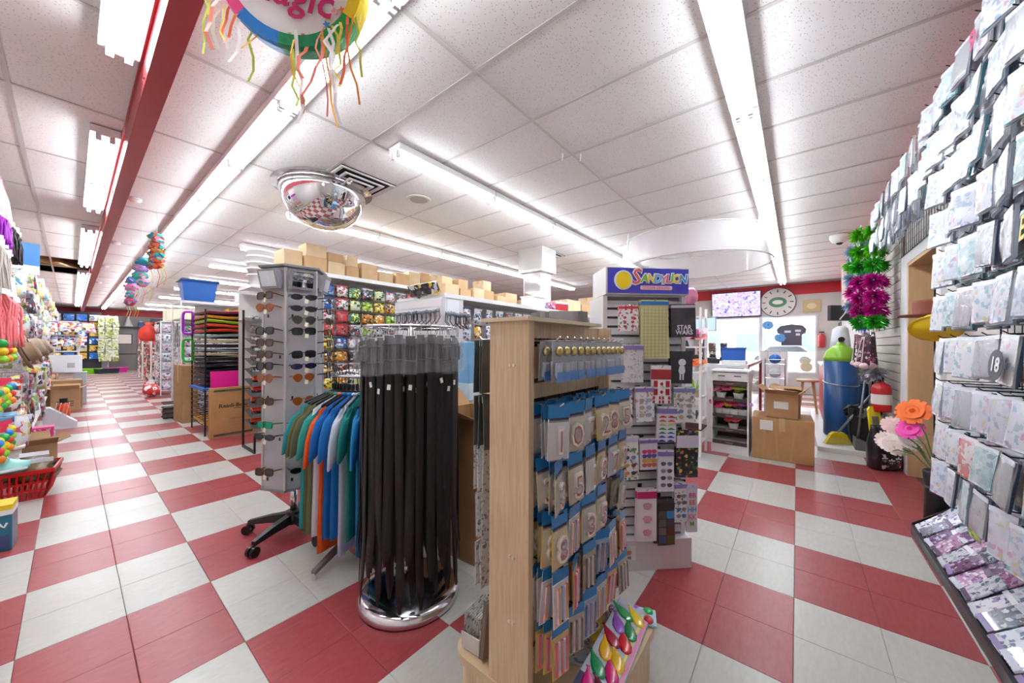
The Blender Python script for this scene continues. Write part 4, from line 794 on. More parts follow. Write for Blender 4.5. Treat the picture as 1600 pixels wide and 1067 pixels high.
MB().sh().cyl((0, 0, .14), (.28, -.42, .78), .013, n=8).build('handle', M('#8f9196', .35, .5), br_)
dp = thing('dustpan', 'grey lobby dustpan with upright metal handle beside the broom', 'dustpan', (5.92, -.62, .056)); MB().loft([[(-.14, -.12, 0), (.14, -.12, 0), (.14, -.12, .01), (-.14, -.12, .01)], [(-.13, .08, .0), (.13, .08, .0), (.13, .08, .13), (-.13, .08, .13)]]).build('pan', M('#6a6a6c', .5), dp); MB().sh().cyl((0, .05, .1), (.06, -.02, .83), .011, n=8).build('handle', M('#7a7c80', .35, .6), dp)
yb = thing('yellow_floor_sign', 'tall yellow plastic floor sign leaning beside the ice salt bag', 'floor sign', (5.5, -.72, 0)); MB().prism([(-.075, 0), (.075, 0), (.06, .58), (.035, .62), (-.035, .62), (-.06, .58)], .02, 'xz', 0).build('board', M('#ead21e', .4), yb, rot=(R(-9), 0, R(-55))); MB().box((0, -.002, .45), (.07, .003, .12)).build('grey_print', M('#77746a', .5), yb, rot=(R(-9), 0, R(-55))); MB().box((0, -.002, .22), (.05, .003, .16)).build('grey_print', M('#77746a', .5), yb, rot=(R(-9), 0, R(-55)))
sb = thing('salt_bag', 'black and white printed bag of ice salt on the floor by the doorway', 'bag', (5.3, -.71, 0), R(-60))
q = random.Random(9); MB().sh().loft([[(a * math.copysign(abs(math.cos(t)) ** .7, math.cos(t)) + q.uniform(-.008, .008), b * math.copysign(abs(math.sin(t)) ** .7, math.sin(t)) + q.uniform(-.008, .008), z) for t in [2 * PI * i / 18 for i in range(18)]] for a, b, z in ((.1, .05, 0), (.135, .075, .02), (.14, .085, .15), (.14, .08, .28), (.13, .06, .36), (.125, .03, .42), (.13, .012, .46))]).build('sack', PM('#26252a', ['#e6e4e2', '#3a3a40', '#b8242c'], 11, .3, .3, .3, False), sb)
MB().box((0, -.085, .25), (.2, .004, .07)).build('white_panel', M('#eceae8', .4), sb, rot=(0, R(6), 0)); lettering('SALT', .075, M('#1a1a1e', .4), sb, (.0, -.0885, .25), (PI / 2, R(-6), 0), bold=.002)
for x, z in ((-.06, .12), (.0, .1), (.06, .12)): lettering('*', .12, M('#f0f0f2', .4), sb, (x, -.089, z - .02), bold=.003)
# silk flowers and yellow hat by the door frame
def petal_bloom(col, r, n=18, sd=0, droop=.3):
    q = random.Random(sd); m = MB()
    for ring, (k, rr, up) in enumerate(((n, 1, .15), (n * 2 // 3, .7, .5), (n // 2, .4, .9))):
        for i in range(k):
            a = 2 * PI * (i + .5 * ring) / k + q.uniform(-.1, .1); d = Vector((math.cos(a), math.sin(a), up)).normalized(); t = Vector((-math.sin(a), math.cos(a), 0)) * r * 2.2 / k * 1.6
            e = d * r * rr; mdl = d * r * rr * .6 + Vector((0, 0, .1 * r)); m.add([(0, 0, 0), tuple(mdl - t), tuple(e - t * .5), tuple(e + t * .5), tuple(mdl + t)], [(0, 1, 2, 3, 4)])
    return m.mesh('bloom', M(col, .6))
def silk(label, loc, tilt, col, r, stem=.35, leaves=5, sd=1):
    bs = Vector((3.76, -.77, .36)) - Vector(loc)
    o = link(bpy.data.objects.new('silk_flower', MB().tube([tuple(bs), tuple(bs * .5 + Vector((0, 0, .06))), (0, 0, 0)], .004, 5).mesh('silk_flower', M('#3f5a2e', .6))), None, loc); tag(o, label, 'artificial flower', 'silk flowers by the door frame')
    link(bpy.data.objects.new('bloom', petal_bloom(col, r, 16, sd)), o, None, tilt)
    q = random.Random(sd)
    for i in range(leaves): bq = bs * (.15 + .12 * i) + Vector((0, 0, .03)); z = 0; a = q.uniform(0, 6); L = .07; d = Vector((math.cos(a), math.sin(a), -.3)); s_ = Vector((-math.sin(a), math.cos(a), 0)) * .016; MB().add([(0, 0, z), tuple(d * L * .5 + s_ + Vector((0, 0, z))), tuple(d * L + Vector((0, 0, z))), tuple(d * L * .5 - s_ + Vector((0, 0, z)))], [(0, 1, 2, 3)]).build('leaf', M(['#4f6a34', '#6a7a4a'][i % 2], .6), o, tuple(bq))
    return o
silk('big orange silk flower in front of the door jamb', (4.05, -.7, .77), (R(-25), R(-55), 0), '#f4701c', .105, .5, 4, 1); silk('hot pink silk flower under the orange one', (4.02, -.68, .64), (R(-25), R(-55), 0), '#f448b0', .085, .45, 4, 2)
for i in range(9): silk('pale pink blossom spray below the bright silk flowers, %s from the left' % ORD[i], (4.56 - i * .06, -.62 - .03 * (i % 3), .44 + .075 * ((i * 2) % 3)), (R(-25 + 6 * i), R(-70 + 5 * i), 0), ['#f0dcd4', '#e8c4c0', '#f4ece6'][i % 3], .075, .24, 2, 10 + i)
bkt = thing('flower_vase', 'black floor vase holding silk flowers beyond the floor bin', 'vase', (3.76, -.77, 0)); MB().sh().lathe([(.06, 0), (.075, .03), (.07, .3), (.08, .4), (.075, .41), (.062, .4)], n=16).build('vase', BLACK, bkt); MB().lathe([(.0705, .29), (.0725, .3), (.0705, .31)], n=16, cap=False).build('band', DGREY, bkt)
ht_ = thing('yellow_hat', 'bright yellow plastic hat hanging in the doorway', 'hat', (3.72, -.74, 1.4), 0); ht_.scale = (.72,) * 3; YH = M('#f4cc14', .4, coat=.2); MB().sh().lathe([(.17, 0), (.165, .012), (.1, .03), (.095, .1), (.06, .13), (.005, .135)], n=18).build('crown', YH, ht_, rot=(R(10), R(40), 0)); MB().sh().lathe([(.11, .02), (.175, -.005), (.18, -.01), (.11, .012)], n=18).build('brim', YH, ht_, rot=(R(10), R(40), 0))
th = thing('brown_hat', 'dark brown felt hat on the rack inside the doorway', 'hat', (4.0, -.78, 1.5)); MB().sh().lathe([(.17, 0), (.18, .012), (.1, .02), (.1, .1), (.08, .12), (.004, .11)], n=18).build('felt', M('#7a3f2c', .8), th)
dr = thing('wire_rack', 'black wire rack standing inside the store room doorway', 'rack', (4.55, YR - .6, 0))
for x in (-.3, .3):
    for y in (-.2, .2): MB().cyl((x, y, 0), (x, y, 2.0), .012, n=8).build('post', M('#5a5c60', .35, .5), dr)
for z in (.3, .8, 1.3, 1.7): wsh = MB(); [wsh.cyl((-.3, -.2 + .05 * i, z), (.3, -.2 + .05 * i, z), .004, n=5) for i in range(9)]; wsh.build('wire_shelf', M('#5a5c60', .35, .5), dr)
for i, (z, c) in enumerate(((.32, '#2a2a2e'), (.82, '#3a3a44'), (1.32, '#26262a'))): tag(MB().bev((0, 0, .14), (.5, .3, .28), .01).build('storage_box', M(c, .5), None, (4.55, YR - .6, z), None), 'dark storage box on the %s shelf of the store room rack' % ('lowest', 'middle', 'upper')[i], 'box', 'boxes on the store room rack')

# ================================================================ FRONT CORNER: boxes, flowers, counter
def carton(loc, dims, rz, label, col='#b98d60', flaps=0, tape=True, tone=None, group=None, name='cardboard_box'):
    o = thing(name, label, 'box', loc, rz, group); a, b, h = dims; m = carton_mat(col)
    if flaps:
        t = .006; bd = MB(); bd.b2((-a / 2, -b / 2, 0), (a / 2, b / 2, t)); bd.b2((-a / 2, -b / 2, t), (a / 2, -b / 2 + t, h)); bd.b2((-a / 2, b / 2 - t, t), (a / 2, b / 2, h)); bd.b2((-a / 2, -b / 2 + t, t), (-a / 2 + t, b / 2 - t, h)); bd.b2((a / 2 - t, -b / 2 + t, t), (a / 2, b / 2 - t, h)); bd.build('body', m, o)
        f = min(a, b) * .4
        MB().box((0, -b / 2 - f * .35, h + f * .3), (a, t, f), (R(50), 0, 0)).build('flap', m, o); MB().box((0, b / 2 + f * .35, h + f * .3), (a, t, f), (R(-50), 0, 0)).build('flap', m, o)
        if flaps > 1: MB().box((-a / 2 - f * .42, 0, h + .2 * f), (t, b, f), (0, R(-65), 0)).build('flap', m, o); MB().box((a / 2 + f * .42, 0, h + .2 * f), (t, b, f), (0, R(65), 0)).build('flap', m, o)
    else:
        MB().bev((0, 0, h / 2), (a, b, h), .006).build('body', m, o)
        MB().box((0, 0, h + .0006), (a * .99, .002, .001)).build('seam', M('#6d4f34', .8), o)
        if tape: MB().box((0, 0, h + .001), (a, min(.055, b * .3), .001)).build('tape', M('#c9a877', .3, coat=.4), o); MB().b2((-a / 2 - .001, -min(.028, b * .15), h * .7), (-a / 2, min(.028, b * .15), h)).build('tape', M('#c9a877', .3, coat=.4), o)
    return o
bb = carton((5.17, .135, 0), (.5, .55, .47), R(2), 'large taped cardboard box on the checker floor near the flower shelf', '#bd9060')
MB().b2((-.2525, .08, .33), (-.2505, .2, .44)).build('shipping_label', M('#e6e2dc', .5), bb)
for i, (y, r) in enumerate(((-.1, .1), (.05, -.06), (.16, .05))): MB().box((-.2512, y, .24), (.001, .02, .46), (r, 0, 0)).build('tape_strip', M('#c79f6c', .25, coat=.5), bb)
sb2 = carton((5.12, .12, .475), (.32, .29, .27), R(-4), 'smaller open cardboard box on top of the large taped box', '#bb8f62', 2); MB().b2((-.163, -.06, .1), (-.1605, .07, .18)).build('shipping_label', M('#e9e6e0', .5), sb2)
for i in range(3): tag(MB().box((0, 0, 0), (.16, .12, .012)).build('paper_bundle', M(['#e4e4e6', '#d6d8dc', '#3a3a3e'][i], .5), None, (5.08 + .05 * i, .2 - .09 * i, .75 + .01 * i), (R(12), R(-8 + 6 * i), R(20 * i))), '%s bundle of papers in the smaller open box' % ['white', 'pale grey', 'black'][i], 'papers')
# flower shelf
fs = thing('flower_shelf', 'white five-tier flower display shelf with dark fascia strips', 'shelf', (5.06, .62, 0))
for y in (-.19, .175): MB().b2((-.18, y, 0), (.18, y + .015, .97)).build('side_panel', WHITE, fs)
MB().b2((.165, -.175, 0), (.18, .175, .97)).build('back', M('#5a4c44', .6), fs); MB().b2((-.2, -.2, .97), (.2, .2, .99)).build('top', WHITEM, fs); MB().b2((-.17, -.175, 0), (-.155, .175, .12)).build('kick_board', WHITE, fs)
FZ = [.12, .27, .44, .63, .82]
for z in FZ:
    s_ = MB().b2((-.18, -.175, z), (.165, .175, z + .012)).build('shelf_board', WHITE, fs); MB().b2((-.186, -.175, z - .012), (-.18, .175, z + .03)).build('fascia', M('#4c4340', .5), fs)
    MB().tube([(-.1866, .035 - .005 * t, z + .008 + .009 * math.sin(t * 1.9)) for t in range(15)], .002, 4).build('script_print', M('#e8a0a8', .4), fs)
MB().b2((-.186, -.175, .86), (-.18, .175, .96)).build('drawer_front', M('#e8e6e4', .4), fs)
for y in (-.08, .08): MB().b2((-.189, y - .035, .915), (-.186, y + .035, .925)).build('slot', BLACK, fs)
def potted(label, loc, bcols, n=5, pot='#e8e6e4', r=.03, green='#4a7a32', sd=0, spikes=False, grp='flowers on the tiered shelf', s=1.3):
    q = random.Random(sd); o = thing('potted_flower', label, 'potted plant', loc, 0, grp); o.scale = (s, s, s)
    MB().sh().lathe([(.03, 0), (.042, .05), (.044, .056), (.036, .056), (.034, .045)], n=14).build('pot', M(pot, .5), o)
    if spikes:
        for i in range(9): a = q.uniform(0, 6); MB().cyl((.012 * math.cos(a), .012 * math.sin(a), .05), (.035 * math.cos(a), .035 * math.sin(a), .05 + q.uniform(.07, .1)), .008, .002, 6).build('spike_leaf', M('#9ac43a', .5), o)
        return
    lv = MB()
    for i in range(10): a = q.uniform(0, 6); d = Vector((math.cos(a), math.sin(a), q.uniform(.2, .9))) * q.uniform(.05, .075); s_ = Vector((-math.sin(a), math.cos(a), 0)) * .012; b = Vector((0, 0, .05)); lv.add([tuple(b), tuple(b + d * .5 + s_), tuple(b + d), tuple(b + d * .5 - s_)], [(0, 1, 2, 3)])
    lv.build('leaves', M(green, .6), o)
    for i in range(n): a = 2 * PI * i / n + q.uniform(-.3, .3); rr = .045 * (i > 0); link(bpy.data.objects.new('bloom', petal_bloom(bcols[i % len(bcols)], r * 1.3, 10, i)), o, (rr * math.cos(a), rr * math.sin(a), .075 + q.uniform(0, .04)), (q.uniform(-.5, .5), -.5, 0))
potted('pot of pink gerberas on the second flower shelf from the top', (4.98, .72, .643), ['#e85a8a', '#e8a0b0'], 3, r=.042, sd=1); potted('pot of yellow-green blossoms beside the pink gerberas', (4.98, .54, .643), ['#c8c84a', '#a8b84a', '#d8cc6a'], 7, r=.028, green='#5a8a3a', sd=2)
potted('pot of crimson flowers, left on the middle flower shelf', (4.98, .74, .453), ['#d83a6a', '#c83a5a'], 4, r=.036, sd=3); potted('pot of yellow flowers between crimson and coral ones', (4.98, .66, .453), ['#d8c43a', '#c83a5a'], 4, r=.028, sd=4); potted('pot of coral red flowers in the middle flower shelf', (4.98, .58, .453), ['#e05058', '#d83a50'], 5, r=.036, sd=5); potted('pot of violet flowers, right on the middle flower shelf', (4.98, .5, .453), ['#a85aa8', '#c88ac8'], 4, r=.03, sd=6)
potted('white pot of red flowers alone on the lower flower shelf', (4.98, .59, .283), ['#d8404a', '#e05a60'], 5, r=.034, sd=7)
# white post shelf with plants
ps = thing('plant_shelf', 'white open plant shelf with square posts left of the flower shelf', 'shelf', (4.68, 1.02, 0))
for x in (-.17, .15):
    for y in (-.17, .15): MB().b2((x, y, 0), (x + .025, y + .025, 1.72)).build('post', WHITEM, ps)
for z in (.14, .4, .66, .96, 1.25, 1.6): MB().b2((-.16, -.16, z), (.16, .16, z + .018)).build('shelf_board', WHITEM, ps)
MB().b2((-.17, -.17, .30), (.17, .17, .32)).build('brown_tray', M('#5a2a22', .6), ps)
potted('terracotta pot with bright green spiky succulent on the plant shelf', (4.6, .93, .679), ['#fff'], 0, '#b89a82', sd=1, spikes=True, grp='plants on the white post shelf', s=1.4); potted('white pot with a ruffled orange flower on the plant shelf', (4.6, .93, .979), ['#e8703a', '#e88a5a'], 4, '#ecebe8', .05, sd=9, grp='plants on the white post shelf', s=1.2); potted('white pot with pink orchids on the plant shelf', (4.6, .95, 1.269), ['#d85aa8', '#e88a8a', '#f0d8dc'], 6, '#dcd8d4', .05, sd=11, grp='plants on the white post shelf', s=1.5); potted('small glass jar of white blooms on the lowest plant shelf', (4.6, .95, .419), ['#d8dcd8'], 4, '#6a7470', .03, sd=13, grp='plants on the white post shelf')
def foil_balloon(label, loc, col, r, sx=1):
    o = thing('foil_balloon', label, 'balloon', loc); MB().sh().lathe([(.005, -.35 * r), (.6 * r, -.3 * r), (.92 * r, -.12 * r), (r, 0), (.92 * r, .12 * r), (.6 * r, .3 * r), (.005, .35 * r)], n=18).build('envelope', M(col, .12, .5, bump=.2, bscale=14), o, rot=(R(90), 0, R(-50))); MB().cyl((0, 0, -r), (.02, 0, -r - .25), .003, n=5).build('stick', WHITE, o)
foil_balloon('round pink foil balloon beside the blue header sign', (4.55, 1.0, 1.86), '#d88aa8', .12); foil_balloon('red foil balloon between the header sign and the pink balloon', (4.5, 1.22, 1.9), '#d83a34', .12); foil_balloon('yellow foil balloon peeking from behind the header sign', (4.6, 1.38, 1.98), '#e8b83a', .1)
# counter
ct = thing('sales_counter', 'white sales counter with glass display end and red edge', 'counter', (6.6, .95, 0))
MB().b2((-1.0, -.45, .98), (1.2, .75, 1.02)).build('countertop', M('#ecebee', .25), ct); MB().b2((-1.0, -.2, 0), (1.2, .75, .98)).build('body', M('#d8d6d6', .4), ct)
MB().b2((-.98, -.44, .12), (1.18, -.43, .96)).build('glass_front', M('#bcd4d4', .02, alpha=.3), ct); MB().b2((-.98, -.44, .04), (1.18, -.2, .12)).build('plinth', M('#b2b0b0', .4), ct)
for x in (-.98, 1.16): MB().b2((x, -.46, .04), (x + .03, -.42, 1.0)).build('red_post', M('#b8202c', .4), ct)
MB().b2((-.98, -.46, 1.0), (1.2, -.445, 1.03)).build('red_edge', M('#b8202c', .4), ct)
for z in (.4, .68): MB().b2((-.95, -.42, z), (1.15, -.22, z + .008)).build('glass_shelf', M('#a8d0cc', .05, alpha=.45), ct)
def boxy(name, label, cat, loc, parts, rz=0):
    o = thing(name, label, cat, loc, rz)
    for pn, a, b, m in parts: MB().bev([(a[i] + b[i]) / 2 for i in range(3)], [b[i] - a[i] for i in range(3)], .008).build(pn, m, o)
    return o
for i in range(5): boxy('gift_box', 'small pale item on the glass counter shelf, %s from the big box' % ORD[i], 'box', (5.95 + i * .3, .64, .408 if i % 2 else .688), [('body', (-.06, -.06, 0), (.06, .06, .1), M(['#d8e4e4', '#9ac4b8', '#c8d8e8'][i % 3], .4)), ('lid', (-.064, -.064, .1), (.064, .064, .12), WHITE)])
boxy('cash_register', 'black cash register on the sales counter', 'cash register', (6.0, 1.45, 1.021), [('drawer', (-.2, -.22, 0), (.2, .22, .12), BLACK), ('keyboard', (-.2, -.2, .12), (.1, .2, .2), M('#2a2a2e', .5)), ('display', (.12, -.16, .12), (.18, .16, .34), M('#35353a', .4))], R(-20))
boxy('card_terminal', 'small black card terminal at the counter edge', 'card terminal', (6.0, .98, 1.021), [('body', (-.1, -.06, 0), (.1, .06, .07), BLACK), ('screen', (-.02, -.05, .07), (.08, .05, .085), M('#5a6a74', .2))], R(30))
mo = thing('monitor', 'customer display screen on a tall pole at the counter', 'monitor', (6.7, 1.23, 1.021)); MB().cyl((0, 0, 0), (0, 0, .5), .014).build('pole', M('#6a6c70', .3, .6), mo); MB().box((0, 0, .62), (.03, .38, .24)).build('bezel', M('#a8acb4', .4), mo); MB().box((-.016, 0, .62), (.002, .35, .21)).build('screen', M('#9fb8d8', .2, emit=.5), mo)
boxy('blue_tote', 'blue tote bag standing on the sales counter', 'bag', (6.9, .82, 1.021), [('bag', (-.1, -.16, 0), (.1, .16, .2), M('#2a5fb4', .7)), ('flap', (-.11, -.17, .2), (.11, .17, .23), M('#1f4c98', .7))])
boxy('paper_stack', 'stack of white papers on the counter end', 'papers', (5.85, .68, 1.021), [('sheets', (-.12, -.14, 0), (.12, .14, .045), M('#f0f0f0', .6)), ('top_sheet', (-.13, -.13, .045), (.11, .15, .05), M('#e4e8ee', .6))])
boxy('orange_cup', 'small orange cup on the counter', 'cup', (5.75, 1.3, 1.021), [('cup', (-.03, -.03, 0), (.03, .03, .06), M('#e88a1a', .4)), ('rim', (-.034, -.034, .06), (.034, .034, .066), M('#f0a83a', .4))])
for i in range(4):
    t = thing('brochure_holder', '%s upright leaflet holder on the counter by the window' % ['dark blue', 'brown', 'red', 'grey'][i], 'leaflet holder', (7.2 - .12 * i, 1.0 + .16 * i, 1.021)); MB().box((0, 0, .16), (.06, .1, .3), (0, R(-18), 0)).build('leaflets', PM(['#2a3a5a', '#6a4a3a', '#c83a4a', '#6a6a74'][i], ['#c8b89a', '#e8e0d8', '#3a3a44'], 18, .4), t); MB().box((0, 0, .03), (.1, .12, .06)).build('foot', BLACK, t)
st = thing('wooden_stool', 'round pale wooden stool with four splayed legs by the window', 'stool', (8.6, -.16, 0)); MB().sh().lathe([(.16, .62), (.17, .64), (.165, .66), (.01, .662)], n=20).build('seat', M('#d8bc94', .5), st)
for a in range(4): t = R(45 + 90 * a); MB().cyl((.1 * math.cos(t), .1 * math.sin(t), .63), (.19 * math.cos(t), .19 * math.sin(t), 0), .02, .016, 8).build('leg', M('#caa774', .5), st)
rg = MB(); [rg.cyl((.16 * math.cos(R(45 + 90 * a)), .16 * math.sin(R(45 + 90 * a)), .2), (.16 * math.cos(R(135 + 90 * a)), .16 * math.sin(R(135 + 90 * a)), .2), .009, n=6) for a in range(4)]; rg.build('rungs', M('#caa774', .5), st)
ws = thing('wire_basket_stand', 'white wire stand with baskets between counter and stool', 'rack', (8.3, .32, 0)); 
for x in (-.13, .13):
    for y in (-.15, .15): MB().cyl((x, y, 0), (x, y, 1.05), .008, n=6).build('post', STEEL, ws)
for z in (.4, .68, .94): 
    k = MB(); [k.cyl((-.13 + .26 * i / 6, -.15, z), (-.13 + .26 * i / 6, .15, z), .003, n=4) for i in range(7)]; [k.tube([(-.13, -.15, z + e), (.13, -.15, z + e), (.13, .15, z + e), (-.13, .15, z + e), (-.13, -.15, z + e)], .004, 4) for e in (0, .09)]; k.build('basket', STEEL, ws)
for i, (z, c, nm) in enumerate(((.69, '#e0e2e6', 'white bag'), (.95, '#2a6ac0', 'blue packet'), (.41, '#c8b49a', 'tan packet'))): tag(MB().sh().ball((0, 0, .09), .1, 10, 6, .9).build('packet', M(c, .5, bump=.3, bscale=20), None, (8.3, .32, z)), '%s in the white wire basket stand' % nm, 'packet')
rc = thing('red_side_counter', 'red-sided white counter beyond the blue tank', 'counter', (8.3, -.58, 0)); MB().b2((-.5, -.25, .056), (.9, .24, .95)).build('body', M('#c4222c', .4), rc); MB().b2((-.52, -.26, .95), (.92, .26, .99)).build('worktop', WHITEM, rc)
for i in range(4): boxy('snack_box', '%s box on the red-sided counter' % ['pink', 'white', 'red', 'pale grey'][i], 'box', (7.95 + i * .26, -.55, .991), [('body', (-.08, -.08, 0), (.08, .08, .1 + .03 * i), M(['#e89ab0', '#f0f0f0', '#c8323c', '#c8ccd0'][i], .5)), ('lid', (-.085, -.085, .1 + .03 * i), (.085, .085, .12 + .03 * i), WHITE)])
# window wall things
wsn = thing('loaf_shaped_sign', 'dark loaf-shaped sign hanging in the front window', 'sign', (XF - .06, .12, 1.3))
MB().prism([(-.22, 0), (.22, 0), (.22, .3), (.3, .34), (.32, .44), (.24, .54), (0, .58), (-.24, .54), (-.32, .44), (-.3, .34), (-.22, .3)], .02, 'yz', 0).build('board', M('#5c5a66', .6), wsn)
for y, z, w_ in ((.08, .38, .14), (-.14, .4, .12), (-.14, .3, .09)): MB().b2((-.004, y - w_ / 2, z - .03), (0, y + w_ / 2, z + .03)).build('white_patch', M('#e6e6ea', .5), wsn)
wp = thing('display_board', 'plain white board leaning under the front window', 'board', (XF - .09, .5, .02)); MB().box((0, 0, .58), (.02, .62, 1.1), (0, R(2), 0)).build('board', M('#dadade', .5), wp); MB().box((-.012, 0, 1.12), (.006, .62, .02)).build('edge', GREY, wp)
gp = thing('gold_cutout', 'pale gold pineapple-shaped cutout in the window corner', 'decoration', (XF + .01, -.2, .596 + .01)); disc((0, 0, .12), .13, .13, .015, M('#cfc4a4', .5), 'body', gp, 18).rotation_euler = (0, 0, PI / 2); MB().prism([(-.08, .24), (.08, .24), (.12, .36), (.04, .32), (0, .42), (-.04, .32), (-.12, .36)], .015, 'xz', 0).build('crown', M('#cfc4a4', .5), gp, rot=(0, 0, PI / 2))
for i, (y, z) in enumerate(((.62, 1.85), (.36, 1.5))): 
    o = thing('blue_pinwheel', '%s blue flower ornament on a stick in the window' % ('higher', 'lower')[i], 'ornament', (XF - .3, y, .0)); MB().cyl((0, 0, 0), (0, 0, z), .008, n=6).build('stick', GREY, o); link(bpy.data.objects.new('bloom', petal_bloom('#5a9ad0', .13, 12, i)), o, (0, 0, z), (0, R(-70), 0))
we = thing('window_extinguisher', 'small red fire extinguisher mounted beside the front window', 'fire extinguisher', (XF - .08, -.5, 1.25)); MB().sh().lathe([(.02, 0), (.075, .01), (.075, .3), (.03, .36), (.02, .38)], n=14).build('cylinder', M('#d04048', .35), we); MB().box((0, 0, .4), (.03, .1, .03)).build('valve', BLACK, we)
tv = thing('wall_television', 'wall television showing a violet and blue picture above the window', 'television', (XF - .06, 1.41, 2.5), 0)
MB().box((0, 0, 0), (.05, 1.24, .74), (0, R(-6), 0)).build('case', BLACK, tv)
m_, t_, p_ = base_mat('screen_picture'); N_ = t_.nodes; tc = N_.new('ShaderNodeTexCoord'); nz = N_.new('ShaderNodeTexNoise'); nz.inputs['Scale'].default_value = 5; nz.inputs['Detail'].default_value = 3; nz.inputs['Distortion'].default_value = 2.5; t_.links.new(tc.outputs['Object'], nz.inputs['Vector'])
r_ = N_.new('ShaderNodeValToRGB'); r_.color_ramp.elements[0].position = .33; r_.color_ramp.elements[0].color = lin('#3a3a9a'); r_.color_ramp.elements[1].position = .68; r_.color_ramp.elements[1].color = lin('#e8d0f0')
for pos, c in ((.42, '#b8a8e8'), (.5, '#f0ecff'), (.56, '#7a8ae0'), (.6, '#e09ac8')): e = r_.color_ramp.elements.new(pos); e.color = lin(c)
t_.links.new(nz.outputs['Fac'], r_.inputs[0]); t_.links.new(r_.outputs[0], p_.inputs['Emission Color']); p_.inputs['Emission Strength'].default_value = .75; p_.inputs['Base Color'].default_value = (0, 0, 0, 1)
MB().box((-.028, 0, 0), (.004, 1.2, .69), (0, R(-6), 0)).build('screen', m_, tv)
ck = thing('round_wall_sign', 'large round white wall sign with green centre and dark rim marks', 'sign', (XF - .03, .42, 2.5))
def yz_disc(r1, t, mat, name, par, x=0, n=32, sz=1): return MB().prism([(r1 * math.cos(2 * PI * i / n), sz * r1 * math.sin(2 * PI * i / n)) for i in range(n)], t, 'yz', x).build(name, mat, par)
yz_disc(.41, .02, M('#4a4648', .5), 'rim', ck); yz_disc(.39, .006, M('#e2ded8', .5), 'face', ck, -.007); yz_disc(.2, .004, M('#4f8a5c', .5), 'green_centre', ck, -.012, sz=.7); yz_disc(.12, .004, M('#e8e4e0', .5), 'white_oval', ck, -.0165, sz=.5)
for i in range(12):
    a = 2 * PI * i / 12; MB().box((-.009, .31 * math.cos(a), .31 * math.sin(a)), (.004, .08, .025), (a, 0, 0)).build('rim_mark', M('#3a3638' if i not in (0, 1, 2) else '#c8343c', .5), ck)
gq = thing('gold_plaque', 'square gold plaque with a round emblem on the front wall', 'plaque', (XF - .02, -.3, 2.35)); MB().box((0, 0, 0), (.03, .36, .32)).build('plate', M('#c2a878', .4, .3), gq); yz_disc(.1, .01, M('#e0cfa4', .4), 'emblem', gq, -.022, sz=.8)
MB().cyl((.01, 0, .57), (.01, 0, .83), .004, n=5).build('hanging_string', WHITE, wsn)
# odd bits hanging before the front corner, on the slatwall
bx_ = thing('black_wrapped_panel', 'black square panel strapped with white tape high on the slatwall', 'panel', (8.3, -.62, 1.85)); MB().box((0, 0, 0), (.5, .06, .26), (0, 0, R(-50))).build('panel', M('#2c2c32', .5), bx_); MB().box((0, 0, 0), (.02, .07, .3), (0, R(40), R(-50))).build('strap', WHITE, bx_)
ld = thing('folding_frame', 'pale pink folding frame leaning at the ceiling in the front corner', 'frame', (7.9, -.6, 2.05)); MB().box((-.1, 0, .25), (.03, .05, .75), (0, R(25), 0)).build('rail', M('#e0c8c4', .5), ld); MB().box((.12, 0, .25), (.03, .05, .75), (0, R(10), 0)).build('rail', M('#e0c8c4', .5), ld); MB().box((0, 0, 0), (.4, .04, .03)).build('rung', M('#e0c8c4', .5), ld)
wsx = Proto('white_garment', MB().sh().loft([[(a * math.cos(2 * PI * i / 12) * (1 + .12 * math.sin(i * 2.5)), .06 * math.sin(2 * PI * i / 12), -z) for i in range(12)] for a, z in ((.03, 0), (.1, .04), (.13, .2), (.15, .36))]).mesh('white_garment', M('#e4e6ec', .7, bump=.2, bscale=20)), [('hanger', MB().tube([(0, 0, .08), (0, 0, 0), (.09, 0, -.04)], .004, 5).mesh('hanger', BLACK))])
for i in range(4): wsx.put('white draped garment under the black panel, %s from the window' % ORD[i], 'garment', (8.6 - i * .16, -.58, 1.62), (0, 0, R(-50)), 'white garments under the black panel')
# ================================================================ GONDOLAS AND RACKS BEHIND
SHELFM = M('#dedddd', .4); PEGB = M('#cfcdcb', .5)
def hang_proto(name, w_, h_, bases, inks, scale=30, bulge=.014, header='#e4e4e8', film=False):
    root = bag_mesh(name, w_, h_, bulge, PM(bases, inks, scale, .4), 0, len(MATS), 4, 4)
    return Proto(name, root, [('header', MB().box((0, -.003, -h_ * .08), (w_ * .95, .004, h_ * .14)).mesh('header', M(header, .4) if isinstance(header, str) else RM(header, .4)))])
COLS = ['#2f6ab8', '#d84a3a', '#3a3a40', '#e8c23a', '#4aa04a', '#e6e6e8', '#8a5a3a', '#6ab0d8']
BL = [hang_proto('blister_pack', .11, .14, ['#2a66b0', '#1f4f94', '#e2e6ea', '#3a7ac0'], ['#e8eef4', '#c8343c', '#9ac0e0'], 34, header='#1d3f78'), hang_proto('blister_pack', .11, .14, ['#e4e2de', '#c83a3a', '#d8d8d8'], ['#c8343c', '#3a3a3e', '#8a8a90'], 34, header='#b8323a'), hang_proto('blister_pack', .11, .14, ['#6a9a4a', '#8ac03a', '#c8d8c0', '#4a8a5a'], ['#e8f0d8', '#2a3a2a', '#f0e85a'], 34, header='#2a2a2e'), hang_proto('blister_pack', .11, .14, ['#e0a82a', '#e8d83a', '#d89a2a'], ['#3a3a3e', '#f4f0d8', '#c85a2a'], 34, header='#2a2a2e'), hang_proto('blister_pack', .11, .14, ['#2a2a30', '#3a3a44', '#4a4a54'], ['#8a8f98', '#c8ccd4', '#d84a3a'], 34, header='#c8ccd2')]
